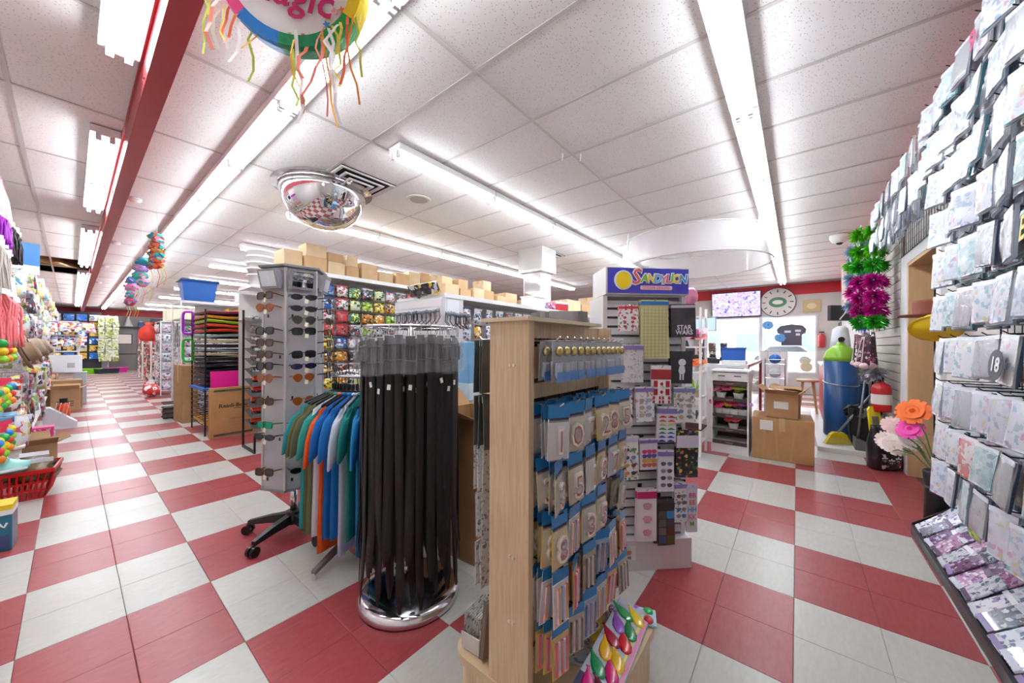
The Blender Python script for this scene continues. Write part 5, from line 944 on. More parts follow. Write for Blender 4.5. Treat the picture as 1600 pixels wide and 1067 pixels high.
def gondola(label, x0, x1, y0, y1, h, name='gondola_shelf'):
    g = thing(name, label, 'shelving', ((x0 + x1) / 2, (y0 + y1) / 2, 0)); a = (x1 - x0) / 2; b = (y1 - y0) / 2
    MB().b2((-a, -.02, .12), (a, .02, h)).build('peg_board', PEGB, g); MB().b2((-a, -b, 0), (a, b, .12)).build('base_deck', M('#b8b6b4', .5), g)
    MB().b2((-a, -b, h - .03), (a, b, h)).build('top_shelf', SHELFM, g); MB().b2((-a, -b - .012, h - .045), (a, -b, h + .004)).build('shelf_edge', M('#ececec', .35), g)
    for s in (-1, 1): MB().b2((s * a - .015, -.05, 0), (s * a + .015, .05, h - .03)).build('upright', SHELFM, g)
    return g
ga = gondola('tall white gondola loaded with small blister packs behind the sunglasses', 1.72, 3.95, 4.45, 5.05, 2.14)
order = [[0, 0, 1, 2, 4, 2, 0, 4, 1, 0, 4, 1], [0, 0, 1, 2, 2, 3, 3, 2, 4, 4, 1, 0], [0, 1, 1, 2, 3, 3, 2, 4, 0, 4, 1, 4], [4, 1, 1, 4, 2, 1, 4, 2, 0, 1, 4, 1], [0, 3, 0, 0, 1, 4, 4, 2, 1, 4, 4, 0], [0, 3, 3, 4, 2, 4, 0, 4, 2, 1, 4, 1], [2, 3, 4, 4, 3, 2, 4, 1, 4, 0, 4, 2], [3, 3, 3, 2, 3, 4, 4, 1, 4, 4, 0, 1]]
for r_, rw in enumerate(order):
    z = 2.03 - r_ * .165
    for i, k in enumerate(rw):
        x = 1.82 + i * .172; peg(ga, (x - 2.835, 4.54 - 4.75, z), .2, 0)
        BL[k].put('%s pack on the tall gondola, %s row down, %s from left end' % (['blue', 'red and white', 'green', 'yellow', 'black'][k], ORD[r_], ORD[i]), 'blister pack', (x, 4.52, z), (rnd.uniform(-.05, .05), rnd.uniform(-.05, .05), rnd.uniform(-.2, .2)), 'blister packs on the tall gondola', (1.3, 1.3, 1.05))
        if i < 6: BL[k].put('%s pack tucked behind, tall gondola, %s row down, %s from left end' % (['blue', 'red', 'green', 'yellow', 'black'][k], ORD[r_], ORD[i]), 'blister pack', (x, 4.57, z), (0, 0, 0), 'blister packs on the tall gondola', (1.3, 1.3, 1.05))
tones = ['#d8bb94', '#cca87c', '#dec49e', '#c8a276', '#d4b48a']
def boxrow(specs, y, z, label, grp):
    for i, (x, w_, d_, h_, dz) in enumerate(specs): carton((x, y + rnd.uniform(-.03, .03), z + dz), (w_, d_, h_), rnd.uniform(-.08, .08), label % ORD[i], tones[i % 5], group=grp)
boxrow([(1.62, .2, .3, .24, 0), (1.86, .26, .3, .2, 0), (2.12, .22, .3, .18, 0), (2.33, .16, .3, .16, 0), (2.56, .24, .3, .24, 0), (2.83, .22, .3, .17, 0), (3.08, .24, .3, .19, 0), (3.32, .2, .3, .25, 0), (3.55, .22, .3, .15, 0), (3.79, .2, .3, .15, 0)], 4.72, 2.142, 'plain cardboard box on top of the tall gondola, %s from its left end', 'cardboard boxes on the tall gondola')
boxrow([(1.88, .24, .25, .15, .2), (2.12, .2, .25, .12, .18), (2.33, .14, .25, .14, .16), (3.56, .16, .2, .13, .15), (3.79, .18, .2, .12, .15)], 4.72, 2.144, 'upper-tier cardboard box above the tall gondola, %s from its left end', 'upper cardboard boxes on the tall gondola')
gb_ = gondola('white gondola with a slatted end panel behind the belt rack', 2.55, 5.7, 3.0, 3.9, 1.84)
en = MB().b2((-1.6, -.45, .12), (-1.575, .45, 1.8)).build('end_panel', M('#d2d0d0', .45), gb_)
for i in range(16): MB().b2((-1.606, -.44, .2 + i * .1), (-1.6, .44, .285 + i * .1)).build('slat', M('#d8d6d6', .45), gb_)
MB().b2((-1.575, -.455, .12), (-1.3, -.44, 1.8)).build('corner_panel', M('#dcdada', .45), gb_); MB().b2((-1.54, -.458, 1.6), (-1.36, -.455, 1.78)).build('white_card', M('#eceef2', .4), gb_)
rdg = Proto('reading_glasses', MB().tube([(-.06, 0, 0), (-.06, 0, -.1), (.0, -.02, -.16), (.06, 0, -.1), (.06, 0, 0)], .005, 5).mesh('reading_glasses', RM(['#26262c', '#8a2a2a', '#4a4a54', '#26262c'], .3)), [('lens', MB().sh().ball((-.035, -.01, -.02), .026, 8, 5, .8).mesh('lens', M('#8a9098', .1, alpha=.6))), ('lens', MB().sh().ball((.035, -.01, -.02), .026, 8, 5, .8).mesh('lens', M('#8a9098', .1, alpha=.6)))])
for i in range(12): rdg.put('folded reading glasses on the gondola end panel, %s from the camera side' % ORD[i], 'glasses', (2.485, 3.05 + i * .065, 1.66), (0, rnd.uniform(-.2, .2), -PI / 2 + rnd.uniform(-.4, .4)), 'reading glasses on the gondola end')
for i in range(8): rdg.put('dark reading glasses beside the white card on the gondola corner, %s along' % ORD[i], 'glasses', (2.6 + i * .03, 2.94 - .01 * (i % 2), 1.63), (0, rnd.uniform(-.3, .3), rnd.uniform(-.5, .5)), 'dark reading glasses on the gondola corner', 1.1)
bo_ = thing('book_display', 'dark yellow-edged booklet lying across the gondola end', 'booklet', (2.5, 3.3, 1.845)); MB().box((0, 0, .06), (.03, .5, .13), (0, R(-25), 0)).build('cover', PM('#2a2a2c', ['#e0c02a', '#5a5a5e', '#c8c8c8'], 14, .4), bo_); MB().box((.012, 0, .05), (.02, .48, .11), (0, R(-25), 0)).build('pages', M('#d8c890', .6), bo_)
WB = [hang_proto('blister_pack', .12, .15, ['#e4e6ea', '#dfe4ea', '#d4dae2'], ['#4a5a8a', '#3a3a40', '#a8b0c0'], 34, header='#f0f0f2'), BL[0], BL[4], BL[3]]
for r_ in range(5):
    z = 1.72 - r_ * .2
    for i in range(14):
        x = 2.92 + i * .2; k = 0 if (i * 3 + r_) % 4 else (1 + (i + r_) % 3); peg(gb_, (x - 4.125, 3.06 - 3.45, z), .36, 0)
        WB[k].put('%s pack on the low white gondola, %s row down, %s from its slatted end' % (['white', 'blue', 'black', 'yellow'][k], ORD[r_], ORD[i]), 'blister pack', (x, 3.04, z), (rnd.uniform(-.06, .06), rnd.uniform(-.06, .06), rnd.uniform(-.25, .25)), 'packs on the low white gondola', 1.2)
boxrow([(3.0, .22, .35, .2, 0), (3.24, .2, .35, .17, 0), (3.47, .2, .35, .2, 0), (3.7, .2, .35, .2, 0), (3.92, .2, .35, .15, 0), (4.2, .26, .35, .22, 0), (4.5, .2, .35, .14, 0), (6.05, .5, .4, .3, 0), (6.6, .4, .4, .26, 0), (7.2, .5, .4, .22, 0), (7.2, .5, .4, .24, .222)], 3.55, 1.842, 'brown cardboard box on the low gondola top, %s from its slatted end', 'cardboard boxes on the low gondola')
boxrow([(3.0, .18, .2, .1, .2), (3.24, .16, .2, .12, .17), (3.7, .18, .2, .14, .2)], 3.55, 1.844, 'small upper cardboard box above the low gondola, %s from its slatted end', 'upper boxes on the low gondola')
gondola('far white gondola under the stacked tan cartons', 5.75, 8.6, 3.0, 3.9, 1.84)
bw = thing('blue_bow', 'big bright blue gift bow on the low gondola top', 'gift bow', (4.72, 3.25, 1.845)); link(bpy.data.objects.new('loops', petal_bloom('#1f7ad8', .16, 9, 5)), bw, (0, 0, .06), (R(30), 0, 0)); MB().sh().ball((0, 0, .07), .03, 8, 5).build('knot', M('#1f7ad8', .4), bw)
boxy('pink_gift_box', 'small pink printed box beside the blue bow', 'box', (5.0, 3.15, 1.845), [('body', (-.1, -.08, 0), (.1, .08, .12), PM('#e07a9a', ['#f4e0e8', '#8a4a6a'], 20, .4)), ('lid', (-.105, -.085, .12), (.105, .085, .14), M('#e890ac', .4))])
boxy('white_bin', 'white plastic bin on the low gondola top beside the column', 'bin', (4.5, 3.2, 1.845), [('body', (-.16, -.12, 0), (.16, .12, .16), M('#e8e8ea', .4)), ('rim', (-.17, -.13, .16), (.17, .13, .18), M('#f2f2f2', .4))])
co = struct(MB().b2((5.05, 3.42, 1.84), (5.35, 3.8, 2.55)).b2((4.98, 3.36, 2.55), (5.42, 3.86, ZC)).build('trim_4', M('#dcdad8', .15, .2)))
MB().b2((4.975, 3.42, 2.6), (4.98, 3.8, 2.9)).build('access_panel', M('#c8c6c2', .4), co); MB().b2((5.045, 3.44, 1.9), (5.05, 3.78, 2.5)).build('mirror_strip', M('#e6e8ea', .06, 1), co)
boxy('red_sale_card', 'red and white printed card at the foot of the column', 'card', (5.0, 2.98, 1.845), [('card', (-.14, -.006, 0), (.14, .006, .1), M('#d83a48', .4)), ('white_edge', (-.14, -.007, .1), (.14, .007, .14), WHITE)], R(-15))
orb = hang_proto('orange_pack', .09, .14, ['#e8521c', '#e86a2a'], ['#f4f0e8', '#b83a1a'], 24, header='#f0f0f0')
for i in range(4): orb.put('bright orange pack on the gondola end near the grey felt sheets, %s along' % ORD[i], 'pack', (5.68 + .02 * i, 2.96 - .01 * i, 1.7), (0, 0, rnd.uniform(-.3, .3)), 'orange packs on the gondola end', 1.3)
# grey felt sheets standing behind the oak stand
fbn = thing('sheet_bin', 'white wire bin holding tall grey felt sheets behind the oak stand', 'bin', (1.86, 1.12, 0)); k = MB(); [k.tube([(-.14, -.12, z), (.14, -.12, z), (.14, .12, z), (-.14, .12, z), (-.14, -.12, z)], .005, 5) for z in (.05, .35, .7)]; [k.cyl((x, y, 0), (x, y, .7), .005, n=5) for x in (-.14, 0, .14) for y in (-.12, .12)]; k.build('wire_frame', WHITEM, fbn); MB().b2((-.14, -.12, .03), (.14, .12, .05)).build('floor_plate', WHITEM, fbn)
FELT = [M(c, .9, noise=.1) for c in ('#77706f', '#6a6463', '#837b79')]
for i in range(9): tag(MB().sh().sheet(.17, 1.42, 4, 6, lambda u, v: .012 * math.sin(u * 5 + i) * v, 0, .004).build('felt_sheet', FELT[i % 3], None, (1.86 - .02 * (i % 3), 1.03 + i * .022, 1.475), (0, rnd.uniform(-.02, .02), R(-45) + rnd.uniform(-.2, .2))), 'tall grey felt sheet in the wire bin, %s from the sticker stand' % ORD[i], 'felt sheet', 'grey felt sheets in the wire bin')
# carton and blue printed box between belts and oak stand
cA = carton((1.66, 1.66, 0), (.44, .44, .84), R(4), 'tall open cardboard box on the floor behind the belts', '#b0885c', 2)
bbx = thing('blue_printed_box', 'tall box printed with blue sky standing behind the belts', 'box', (2.15, 2.15, 0)); MB().bev((0, 0, .65), (.5, .4, 1.3), .01).build('carton', M('#7ab2dc', .35, noise=.35, nscale=3), bbx); MB().b2((-.252, -.2, .85), (-.25, .2, .98)).build('pale_band', M('#cfe4f2', .4), bbx); MB().b2((-.25, -.202, .85), (.25, -.2, .98)).build('pale_band', M('#cfe4f2', .4), bbx)

# ---------------------------------------------------------------- coloured board rack and its neighbours
rk = thing('poster_board_rack', 'black wire rack filled with coloured poster boards by the aisle', 'rack', (1.53, 6.78, 0)); BKW = M('#1b1b1e', .4, .3)
for x in (-.38, .37):
    for y in (-.43, .42): MB().b2((x, y, 0), (x + .016, y + .016, 1.76)).build('post', BKW, rk)
BZ = [.14 + i * .068 for i in range(24)]
for z in BZ: 
    k = MB(); [k.b2((-.38, -.42 + .21 * i, z), (.38, -.41 + .21 * i, z + .006)) for i in range(5)]; [k.b2((x, -.42, z), (x + .008, .42, z + .006)) for x in (-.38, .375)]; k.build('wire_shelf', BKW, rk)
bc_ = ['#f0b018', None, None, None, None, None, None, '#3a7ad8', '#5a1a3a', '#2a2a3a', '#6a2a4a', '#17171a', '#1d1d22', '#17171a', '#c8b48a', '#8a9a98', '#26262a', '#d8c8a0', '#9ab0a8', '#e8481c', '#e8521a', '#a8c81c', '#e8981c', '#8a1a4a']
for i, (z, c) in enumerate(zip(BZ, bc_)):
    if c is None: continue
    nm = {'#f0b018': 'golden yellow', '#3a7ad8': 'blue', '#5a1a3a': 'maroon', '#2a2a3a': 'midnight blue', '#6a2a4a': 'plum', '#17171a': 'black', '#1d1d22': 'charcoal', '#c8b48a': 'tan', '#8a9a98': 'grey-green', '#26262a': 'dark grey', '#d8c8a0': 'cream', '#9ab0a8': 'sage', '#e8481c': 'red-orange', '#e8521a': 'bright orange', '#a8c81c': 'lime', '#e8981c': 'amber', '#8a1a4a': 'burgundy'}[c]
    for j in range(2): tag(MB().sheet(.72, .86, 6, 6, lambda u, v: .016 * math.sin(PI * u * 1.5 + i) * (1 - v) - .012, .44, .014).build('poster_board', M(c, .5), None, (1.53 + (-.05 if c == '#3a7ad8' else 0), 6.74 - .015 * j, z + .024 + .018 * j), (R(90), 0, rnd.uniform(-.02, .02))), '%s %s poster board in the black rack, %s shelf from the bottom' % (('lower', 'upper')[j], nm, ORD[i].replace('twenty-', 'twenty ')), 'poster board', 'poster boards in the black rack')
rb_ = thing('board_carton', 'flat tan carton lettered Readi-Board leaning on the black rack', 'box', (1.42, 6.15, 0), R(2)); MB().bev((0, 0, .34), (.52, .08, .68), .004).build('carton', carton_mat('#b98a58'), rb_)
lettering('Readi-Board', .075, M('#2a241e', .6), rb_, (.02, -.0415, .43), bold=.001); MB().b2((.0, -.0412, .385), (.2, -.04, .392)).build('underline', M('#2a241e', .6), rb_)
for z in (.64, .04): MB().b2((-.22, -.0412, z - .014), (.22, -.04, z + .014)).build('dark_band', M('#4a4a40', .6), rb_); lettering('-- ---- -- ----- -- ----', .026, M('#c8a878', .6), rb_, (0, -.042, z))
for z, t_s in ((.24, '* * * * * * *'), (.2, '- - - - - - - - -'), (.16, '- - - - - - -')): lettering(t_s, .03, M('#3a3026', .6), rb_, (.02, -.0415, z))
tag(MB().b2((-.235, -.02, .02), (.235, .02, .9)).build('pink_foam_board', M('#f01e9a', .5), None, (1.43, 6.235, 0), (R(-1), 0, R(2))), 'hot pink foam board standing behind the tan board carton', 'foam board')
tb_ = carton((1.2, 7.95, 0), (.2, .55, .93), R(3), 'tall narrow cardboard box standing beside the black rack', '#b08a5e')
bs = thing('black_crate', 'small dark wire crate on the floor by the tall narrow box', 'crate', (1.1, 8.45, 0)); k = MB(); [k.tube([(-.12, -.12, z), (.12, -.12, z), (.12, .12, z), (-.12, .12, z), (-.12, -.12, z)], .01, 4) for z in (.02, .1, .18, .26)]; k.build('wires', BKW, bs); MB().b2((-.11, -.11, .01), (.11, .11, .2)).build('contents', M('#5a564e', .7), bs)
for i, (c, z0, z1, nm) in enumerate((('#a818d0', 1.42, 1.78, 'purple'), ('#22c02a', 1.0, 1.36, 'green'))):
    o = thing('ring_toy', '%s plastic ring toy hanging on the black rack corner' % nm, 'toy', (1.12, 7.25, (z0 + z1) / 2), R(-40)); MB().sh().tube([(.07 * math.copysign(abs(math.cos(t)) ** .5, math.cos(t)), 0, .17 * math.copysign(abs(math.sin(t)) ** .4, math.sin(t))) for t in [2 * PI * q / 24 for q in range(25)]], .018, 6).build('ring', M(c, .3, coat=.3), o); MB().cyl((0, 0, .17), (.03, .1, .19), .004, n=5).build('hook', STEEL, o)
wu = thing('white_shelf_unit', 'white shelf unit with pegboard side behind the poster boards', 'shelving', (2.1, 5.95, 0)); MB().b2((-.6, -.28, 2.04), (.7, .28, 2.08)).build('top_shelf', SHELFM, wu); MB().b2((-.6, .26, 0), (.7, .28, 2.0)).build('back', PEGB, wu); MB().b2((-.02, -.28, 0), (.0, .26, 2.0)).build('pegboard_side', M('#e2e2e2', .45), wu); MB().b2((-.6, -.28, 1.62), (.7, .26, 1.65)).build('shelf_board', M('#e8e6e4', .4), wu)
bk = Proto('white_bucket', MB().sh().lathe([(.1, 0), (.125, .16), (.132, .16), (.132, .18), (.118, .18), (.116, .165)], n=20).mesh('white_bucket', M('#eeeeee', .35)), [('rim', MB().sh().lathe([(.134, .1), (.138, .105), (.134, .112)], n=20, cap=False).mesh('rim', WHITEM))])
for i in range(4): bk.put('%s of the stacked white plastic buckets on the white shelf' % ['bottom one', 'second from the bottom', 'second from the top', 'top one'][i], 'bucket', (1.66, 5.82, 2.081 + .085 * i), (0, 0, 0), 'stacked white buckets', 1.3)
su2 = thing('white_shelf_unit', 'white shelving with a blue tub on top at the aisle side', 'shelving', (2.0, 8.5, 0)); MB().b2((-.85, -.4, 1.98), (1.2, .4, 2.02)).build('top_shelf', SHELFM, su2); MB().b2((-.6, -.02, 0), (1.2, .02, 1.98)).build('back', PEGB, su2); MB().b2((-.85, -.4, 1.7), (1.2, .38, 1.72)).build('shelf_board', SHELFM, su2)
for x in (-.85, 1.18):
    for y in (-.4, .38): MB().b2((x, y, 0), (x + .02, y + .02, 1.98)).build('post', SHELFM, su2)
tu = thing('blue_tub', 'blue plastic storage tub on top of the white shelving', 'tub', (1.4, 8.25, 2.021)); MB().loft([[(sx * a, sy * b, z) for sx, sy in ((-1, -1), (1, -1), (1, 1), (-1, 1))] for a, b, z in ((.2, .15, 0), (.235, .18, .33), (.255, .2, .33), (.255, .2, .36), (.23, .175, .36), (.19, .14, .02))]).build('body', M('#1f5fae', .4), tu); MB().loft([[(sx * a, sy * b, z) for sx, sy in ((-1, -1), (1, -1), (1, 1), (-1, 1))] for a, b, z in ((.257, .202, .332), (.265, .21, .345), (.257, .202, .358))], False).build('rim', M('#17498a', .4), tu)
gt = thing('dark_grate', 'dark flat grate resting on the blue tub', 'grate', (1.42, 8.25, 2.392)); k = MB(); [k.box((0, -.16 + .04 * i, .0), (.5, .025, .012)) for i in range(9)]; k.build('bars', M('#4a4642', .5), gt); MB().b2((-.25, -.2, -.008), (-.23, .2, -.006)).build('edge_strip', M('#3a3634', .5), gt)
bpk = hang_proto('blue_pack', .12, .2, ['#2a6ad0', '#3a82e0', '#e2e6ec'], ['#dfe8f4', '#8ab8f0'], 14, .03, '#e8eaee')
for i in range(8): bpk.put('blue and white wrapped pack on the white shelf, %s from the aisle' % ORD[i], 'pack', (1.95 + i * .11, 8.12, 2.23), (0, 0, rnd.uniform(-.2, .2)), 'blue and white packs by the tub')
ot = thing('orange_tray', 'orange slatted tray under the blue and white packs', 'tray', (2.1, 8.05, 1.86)); MB().b2((-.35, -.1, 0), (.4, .1, .015)).build('base', M('#e89018', .5), ot); [MB().b2((-.35 + i * .15, -.1, .015), (-.33 + i * .15, .1, .05)).build('divider', M('#f0a028', .5), ot) for i in range(6)]
# tray stand with orange tagged packs
ts = thing('tray_stand', 'black tiered tray stand left of the sunglasses', 'display stand', (1.69, 5.15, 0))
for x in (-.36, .34): MB().b2((x, .2, 0), (x + .02, .22, 1.7)).build('post', BKW, ts); MB().b2((x, -.24, 0), (x + .02, .22, .03)).build('foot', BKW, ts); MB().b2((x, -.24, .03), (x + .02, -.22, .2)).build('foot_upright', BKW, ts)
otp = Proto('tagged_pack', MB().bev((0, 0, 0), (.1, .07, .05), .01).mesh('tagged_pack', PM('#3a3c36', ['#8a8c84', '#1a1a1c', '#c8ccc4'], 30, .35, .3)), [('orange_tag', MB().box((0, -.025, .04), (.1, .075, .035), (R(25), 0, 0)).mesh('orange_tag', M('#fa5030', .45)))])
clp = Proto('clear_pack', MB().bev((0, 0, 0), (.1, .08, .045), .01).mesh('clear_pack', PM('#8f928a', ['#4a4c46', '#d8dcd4', '#2a2a2c'], 30, .4, .2)), [('price_label', MB().box((.0, -.041, .0), (.035, .002, .03)).mesh('price_label', M('#ececec', .5)))])
for r_ in range(11):
    z = 1.6 - r_ * .125; MB().box((0, -.02, z - .035), (.72, .28, .012), (R(14), 0, 0)).build('tray', M('#4a4c4c', .5), ts); MB().box((0, -.16, z - .05), (.72, .006, .05), (R(14), 0, 0)).build('tray_lip', M('#6a6c6c', .4), ts)
    for i in range(6):
        p = otp if r_ >= 6 or (r_ == 4 and i == 3) else clp
        p.put('%s pack on the black tray stand, %s tier down, %s from aisle' % ('orange tagged' if p is otp else 'clear', ORD[r_], ORD[i]), 'pack', (1.69 - .29 + i * .116, 5.1, z), (R(14), 0, rnd.uniform(-.25, .25)), 'packs on the black tray stand')

# ================================================================ LEFT-HAND WALL
lw = []
for n, (a, b) in enumerate(((3.3, 7.4), (7.4, 11.6), (11.6, 15.8), (15.8, 20.0))):
    g = thing('wall_grid', 'white wire display grid along the left wall, %s section from the camera' % ORD[n], 'grid panel', (XL + .1, (a + b) / 2, .3)); h = (b - a) / 2; f = MB()
    [f.cyl((0, -h, z * .12), (0, h, z * .12), .004, n=4) for z in range(20)]; [f.cyl((.004, -h + .3 * i, 0), (.004, -h + .3 * i, 2.3), .004, n=4) for i in range(int(2 * h / .3) + 1)]; f.build('wires', M('#dcdcdc', .4), g); lw.append((g, a, b))
def on_left(y, z, L=.3):
    for g, a, b in lw:
        if a <= y <= b: peg(g, (XL + .1 + L - (XL + .1), y - (a + b) / 2, z - .3), L, PI / 2)
def plume(name, c, tip): return Proto(name, MB().sh().loft([[(r * math.cos(2 * PI * i / 8), r * math.sin(2 * PI * i / 8), z) for i in range(8)] for r, z in ((.008, 0), (.014, -.03), (.022, -.1), (.02, -.22), (.012, -.28))]).mesh(name, M(c, .5, bump=.3, bscale=60)), [('tip', MB().cyl((0, 0, 0), (0, 0, .05), .01, .004, 8).mesh('tip', M(tip, .5)))])
def strands(name, c, n, L, sd, wv=.01, r=.005):
    q = random.Random(sd); m = MB().sh()
    for i in range(n): x, y = q.uniform(-.06, .06), q.uniform(-.03, .03); m.tube([(x * .3, y * .3, 0)] + [(x + wv * math.sin(k * 1.7 + i), y + wv * math.cos(k * 1.3 + i), -L * (k + 1) / 6) for k in range(6)], r, 5)
    return Proto(name, m.mesh(name, M(c, .5)), [('header', MB().box((0, -.02, .0), (.1, .004, .04)).mesh('header', M('#ececec', .4)))])
def ballbag(sd):
    q = random.Random(sd); cs_ = ['#f08a1a', '#22b04a', '#2a8ad8', '#f0d020', '#e83a2a', '#8ad02a']; parts = []
    for i in range(6): parts.append(('ball', MB().sh().ball((-.05 + .1 * (i % 2), -.035, -.07 - .085 * (i // 2)), .045, 10, 7).mesh('ball', M(cs_[(i + sd) % 6], .4))))
    return Proto('ball_pack', MB().sh().sheet(.22, .32, 3, 3, lambda u, v: .012, .0).mesh('ball_pack', M('#e8e8ea', .3, alpha=.6)), parts + [('header', MB().box((0, 0, .01), (.22, .004, .05)).mesh('header', M('#e83a5a', .4)))])
def hat_proto(c): return Proto('cowboy_hat', MB().sh().lathe([(.17, .02), (.15, 0), (.09, .0), (.085, .09), (.06, .11), (.004, .1)], n=16).mesh('cowboy_hat', M(c, .8)), [('band', MB().lathe([(.0915, .005), (.09, .03)], n=16, cap=False).mesh('band', M('#4a3424', .6)))])
LF = [hang_proto('carded_toy', .2, .3, ['#e8e6e6', '#d8dce4', '#efe8ec'], ['#d85a7a', '#6a8ac0', '#3a3a44', '#e0c04a'], 16, .03, ['#c83a4a', '#3a6ab8', '#e8e8ea']), hang_proto('carded_toy', .16, .36, ['#3a3a44', '#5a5a66', '#8a8a94'], ['#d8d8e0', '#a83a4a', '#1a1a1e'], 18, .03, ['#26262c', '#b0b4bc']), hang_proto('carded_toy', .22, .28, ['#c8dce8', '#e4e8ee', '#d8e4e0'], ['#5a9ab8', '#e89ab0', '#8ac06a', '#f0e0a0'], 16, .03, ['#5a9ac8', '#e8a0b8']), hang_proto('carded_toy', .18, .32, ['#e8d4c8', '#d8c0b0', '#ecebe8'], ['#8a5a4a', '#c85a4a', '#e8c88a', '#4a4a54'], 16, .03, ['#d84a3a', '#e8e4e0', '#e8b83a']), hang_proto('carded_toy', .2, .3, ['#9ac84a', '#c8d86a', '#e8e4a0'], ['#3a7a3a', '#f0f0e0', '#e86a2a'], 14, .03, ['#4a9a3a', '#f0e04a'])]
PL = plume('feather_plume', '#e6dfdc', '#d88a9a'); PURP = strands('braid_bunch', '#a018b8', 16, .2, 1, .004, .008); CHN = strands('bead_necklace_bunch', '#c4bdb4', 10, .42, 2, .006, .005); BOA = strands('feather_boa', '#f07c80', 9, .42, 3, .014, .007); BLK = strands('black_tassel_bunch', '#1c1a20', 14, .3, 4, .01, .008); BALL = [ballbag(i) for i in range(3)]; HAT = [hat_proto('#8a7258'), hat_proto('#b0a08a')]
def leftput(p, name, y, z, row, col, x=-.42, s=1.0, rx=0, cat='novelty pack'):
    on_left(y, z, x - XL - .1 + .01)
    p.put(name, cat, (x, y, z), (rnd.uniform(-.08, .08) + rx, rnd.uniform(-.1, .1), PI / 2 + rnd.uniform(-.7, .1)), 'novelties on the left wall', s)
for i in range(9): leftput(PL, 'white feather plume at the top of the left wall, %s from the camera' % ORD[i], 4.5 + i * .09, 2.55, 0, i, -.36, 1.1, cat='feather')
for i in range(7): leftput(PURP, 'bright purple braid bunch on the left wall, %s from the camera' % ORD[i], 4.55 + i * .11, 2.24, 0, i, -.36, cat='braid')
for i in range(8): leftput(CHN, 'pale bead necklace bunch on the left wall, %s from the camera' % ORD[i], 4.5 + i * .12, 2.04, 0, i, -.36, cat='necklace')
for i in range(5): leftput(BOA, 'coral feather boa on the left wall, %s from the camera' % ORD[i], 4.6 + i * .22, 1.66, 0, i, -.33, cat='feather boa')
for i in range(5): leftput(BLK, 'black tassel bunch high on the left wall, %s from the camera' % ORD[i], 5.5 + i * .12, 2.35, 0, i, -.36, cat='tassel')
for r_ in range(3):
    for i in range(4): leftput(BALL[(i + r_) % 3], 'net of coloured balls on the left wall, %s row, %s from the camera' % (ORD[r_], ORD[i]), 4.5 + i * .22, 1.32 - r_ * .36, 0, i, -.36, .7, cat='ball pack')
sgn = thing('blue_hanging_sign', 'small blue and white sign card high on the left wall', 'sign', (-.36, 7.0, 2.42)); MB().box((0, 0, -.15), (.26, .008, .36), (0, 0, R(20))).build('card', M('#3a8ad0', .4), sgn); MB().box((0, -.006, -.28), (.26, .004, .1), (0, 0, R(20))).build('white_foot', M('#e8ecf2', .4), sgn)
col = 0
for y in [5.7 + .31 * i for i in range(46)]:
    for r_ in range(6):
        z = 2.3 - r_ * .34 + .05 * (col % 2)
        if y < 7.3 and r_ == 0: continue
        k = (col * 3 + r_ * 2 + col // 4) % 5
        if r_ in (3,) and y < 9.5 and col % 3 == 0: HAT[col % 2].put('tan felt cowboy hat on the left wall, %s bay along' % ORD[col], 'hat', (-.3, y, z - .1), (R(70), 0, PI / 2), 'cowboy hats on the left wall'); continue
        leftput(LF[k], '%s carded toy on the left wall, %s bay from camera, %s row down' % (['pastel', 'dark', 'pale blue', 'tan', 'green'][k], ORD[col], ORD[r_]), y, z, r_, col, -.36 + .05 * (r_ > 3) + rnd.uniform(-.05, .05), .82 + .25 * rnd.random(), cat='carded toy')
    col += 1
# lower shelf along the left wall with loose toys
ls = thing('toy_shelf', 'low white wire shelf heaped with toys along the left wall', 'shelf', (-.55, 8.0, 0)); MB().b2((-.28, -2.4, .3), (.28, 2.6, .32)).build('shelf_board', WHITE, ls)
for y in (-2.35, 0, 2.55): MB().b2((-.26, y, 0), (.26, y + .03, .3)).build('support', WHITE, ls)
TOYC = [('hot pink', '#f030c0'), ('orange', '#f07a1a'), ('lime', '#8ad82a'), ('sky blue', '#7ac0e8'), ('silver', '#b8bcc4'), ('red', '#d82a3a'), ('yellow', '#f0d838'), ('violet', '#7a3ac0'), ('navy', '#26305a'), ('white', '#ececee'), ('turquoise', '#2ab8b0')]
toy_a = {n: Proto('toy_packet', MB().sh().loft([[(a * math.cos(2 * PI * i / 8), b * math.sin(2 * PI * i / 8), z) for i in range(8)] for a, b, z in ((.02, .02, 0), (.1, .07, .02), (.12, .09, .07), (.07, .05, .12), (.09, .015, .15))]).mesh('toy_packet', M(c, .35, coat=.3, bump=.3, bscale=18)), [('header', MB().box((0, 0, .16), (.16, .006, .05)).mesh('header', M('#e8e8ec', .4)))]) for n, c in TOYC}
used = {}
for i in range(26):
    n = TOYC[(i * 7) % 11][0]; used[n] = used.get(n, 0) + 1
    toy_a[n].put('%s toy packet on the low left shelf, %s of its colour along' % (n, ORD[used[n] - 1]), 'toy', (-.42 - .2 * (i % 2), 5.75 + i * .18, .322 + .05 * (i % 3)), (rnd.uniform(-.4, .4), rnd.uniform(-.4, .4), rnd.uniform(0, 6)), 'toy packets on the low left shelf', 1.2)
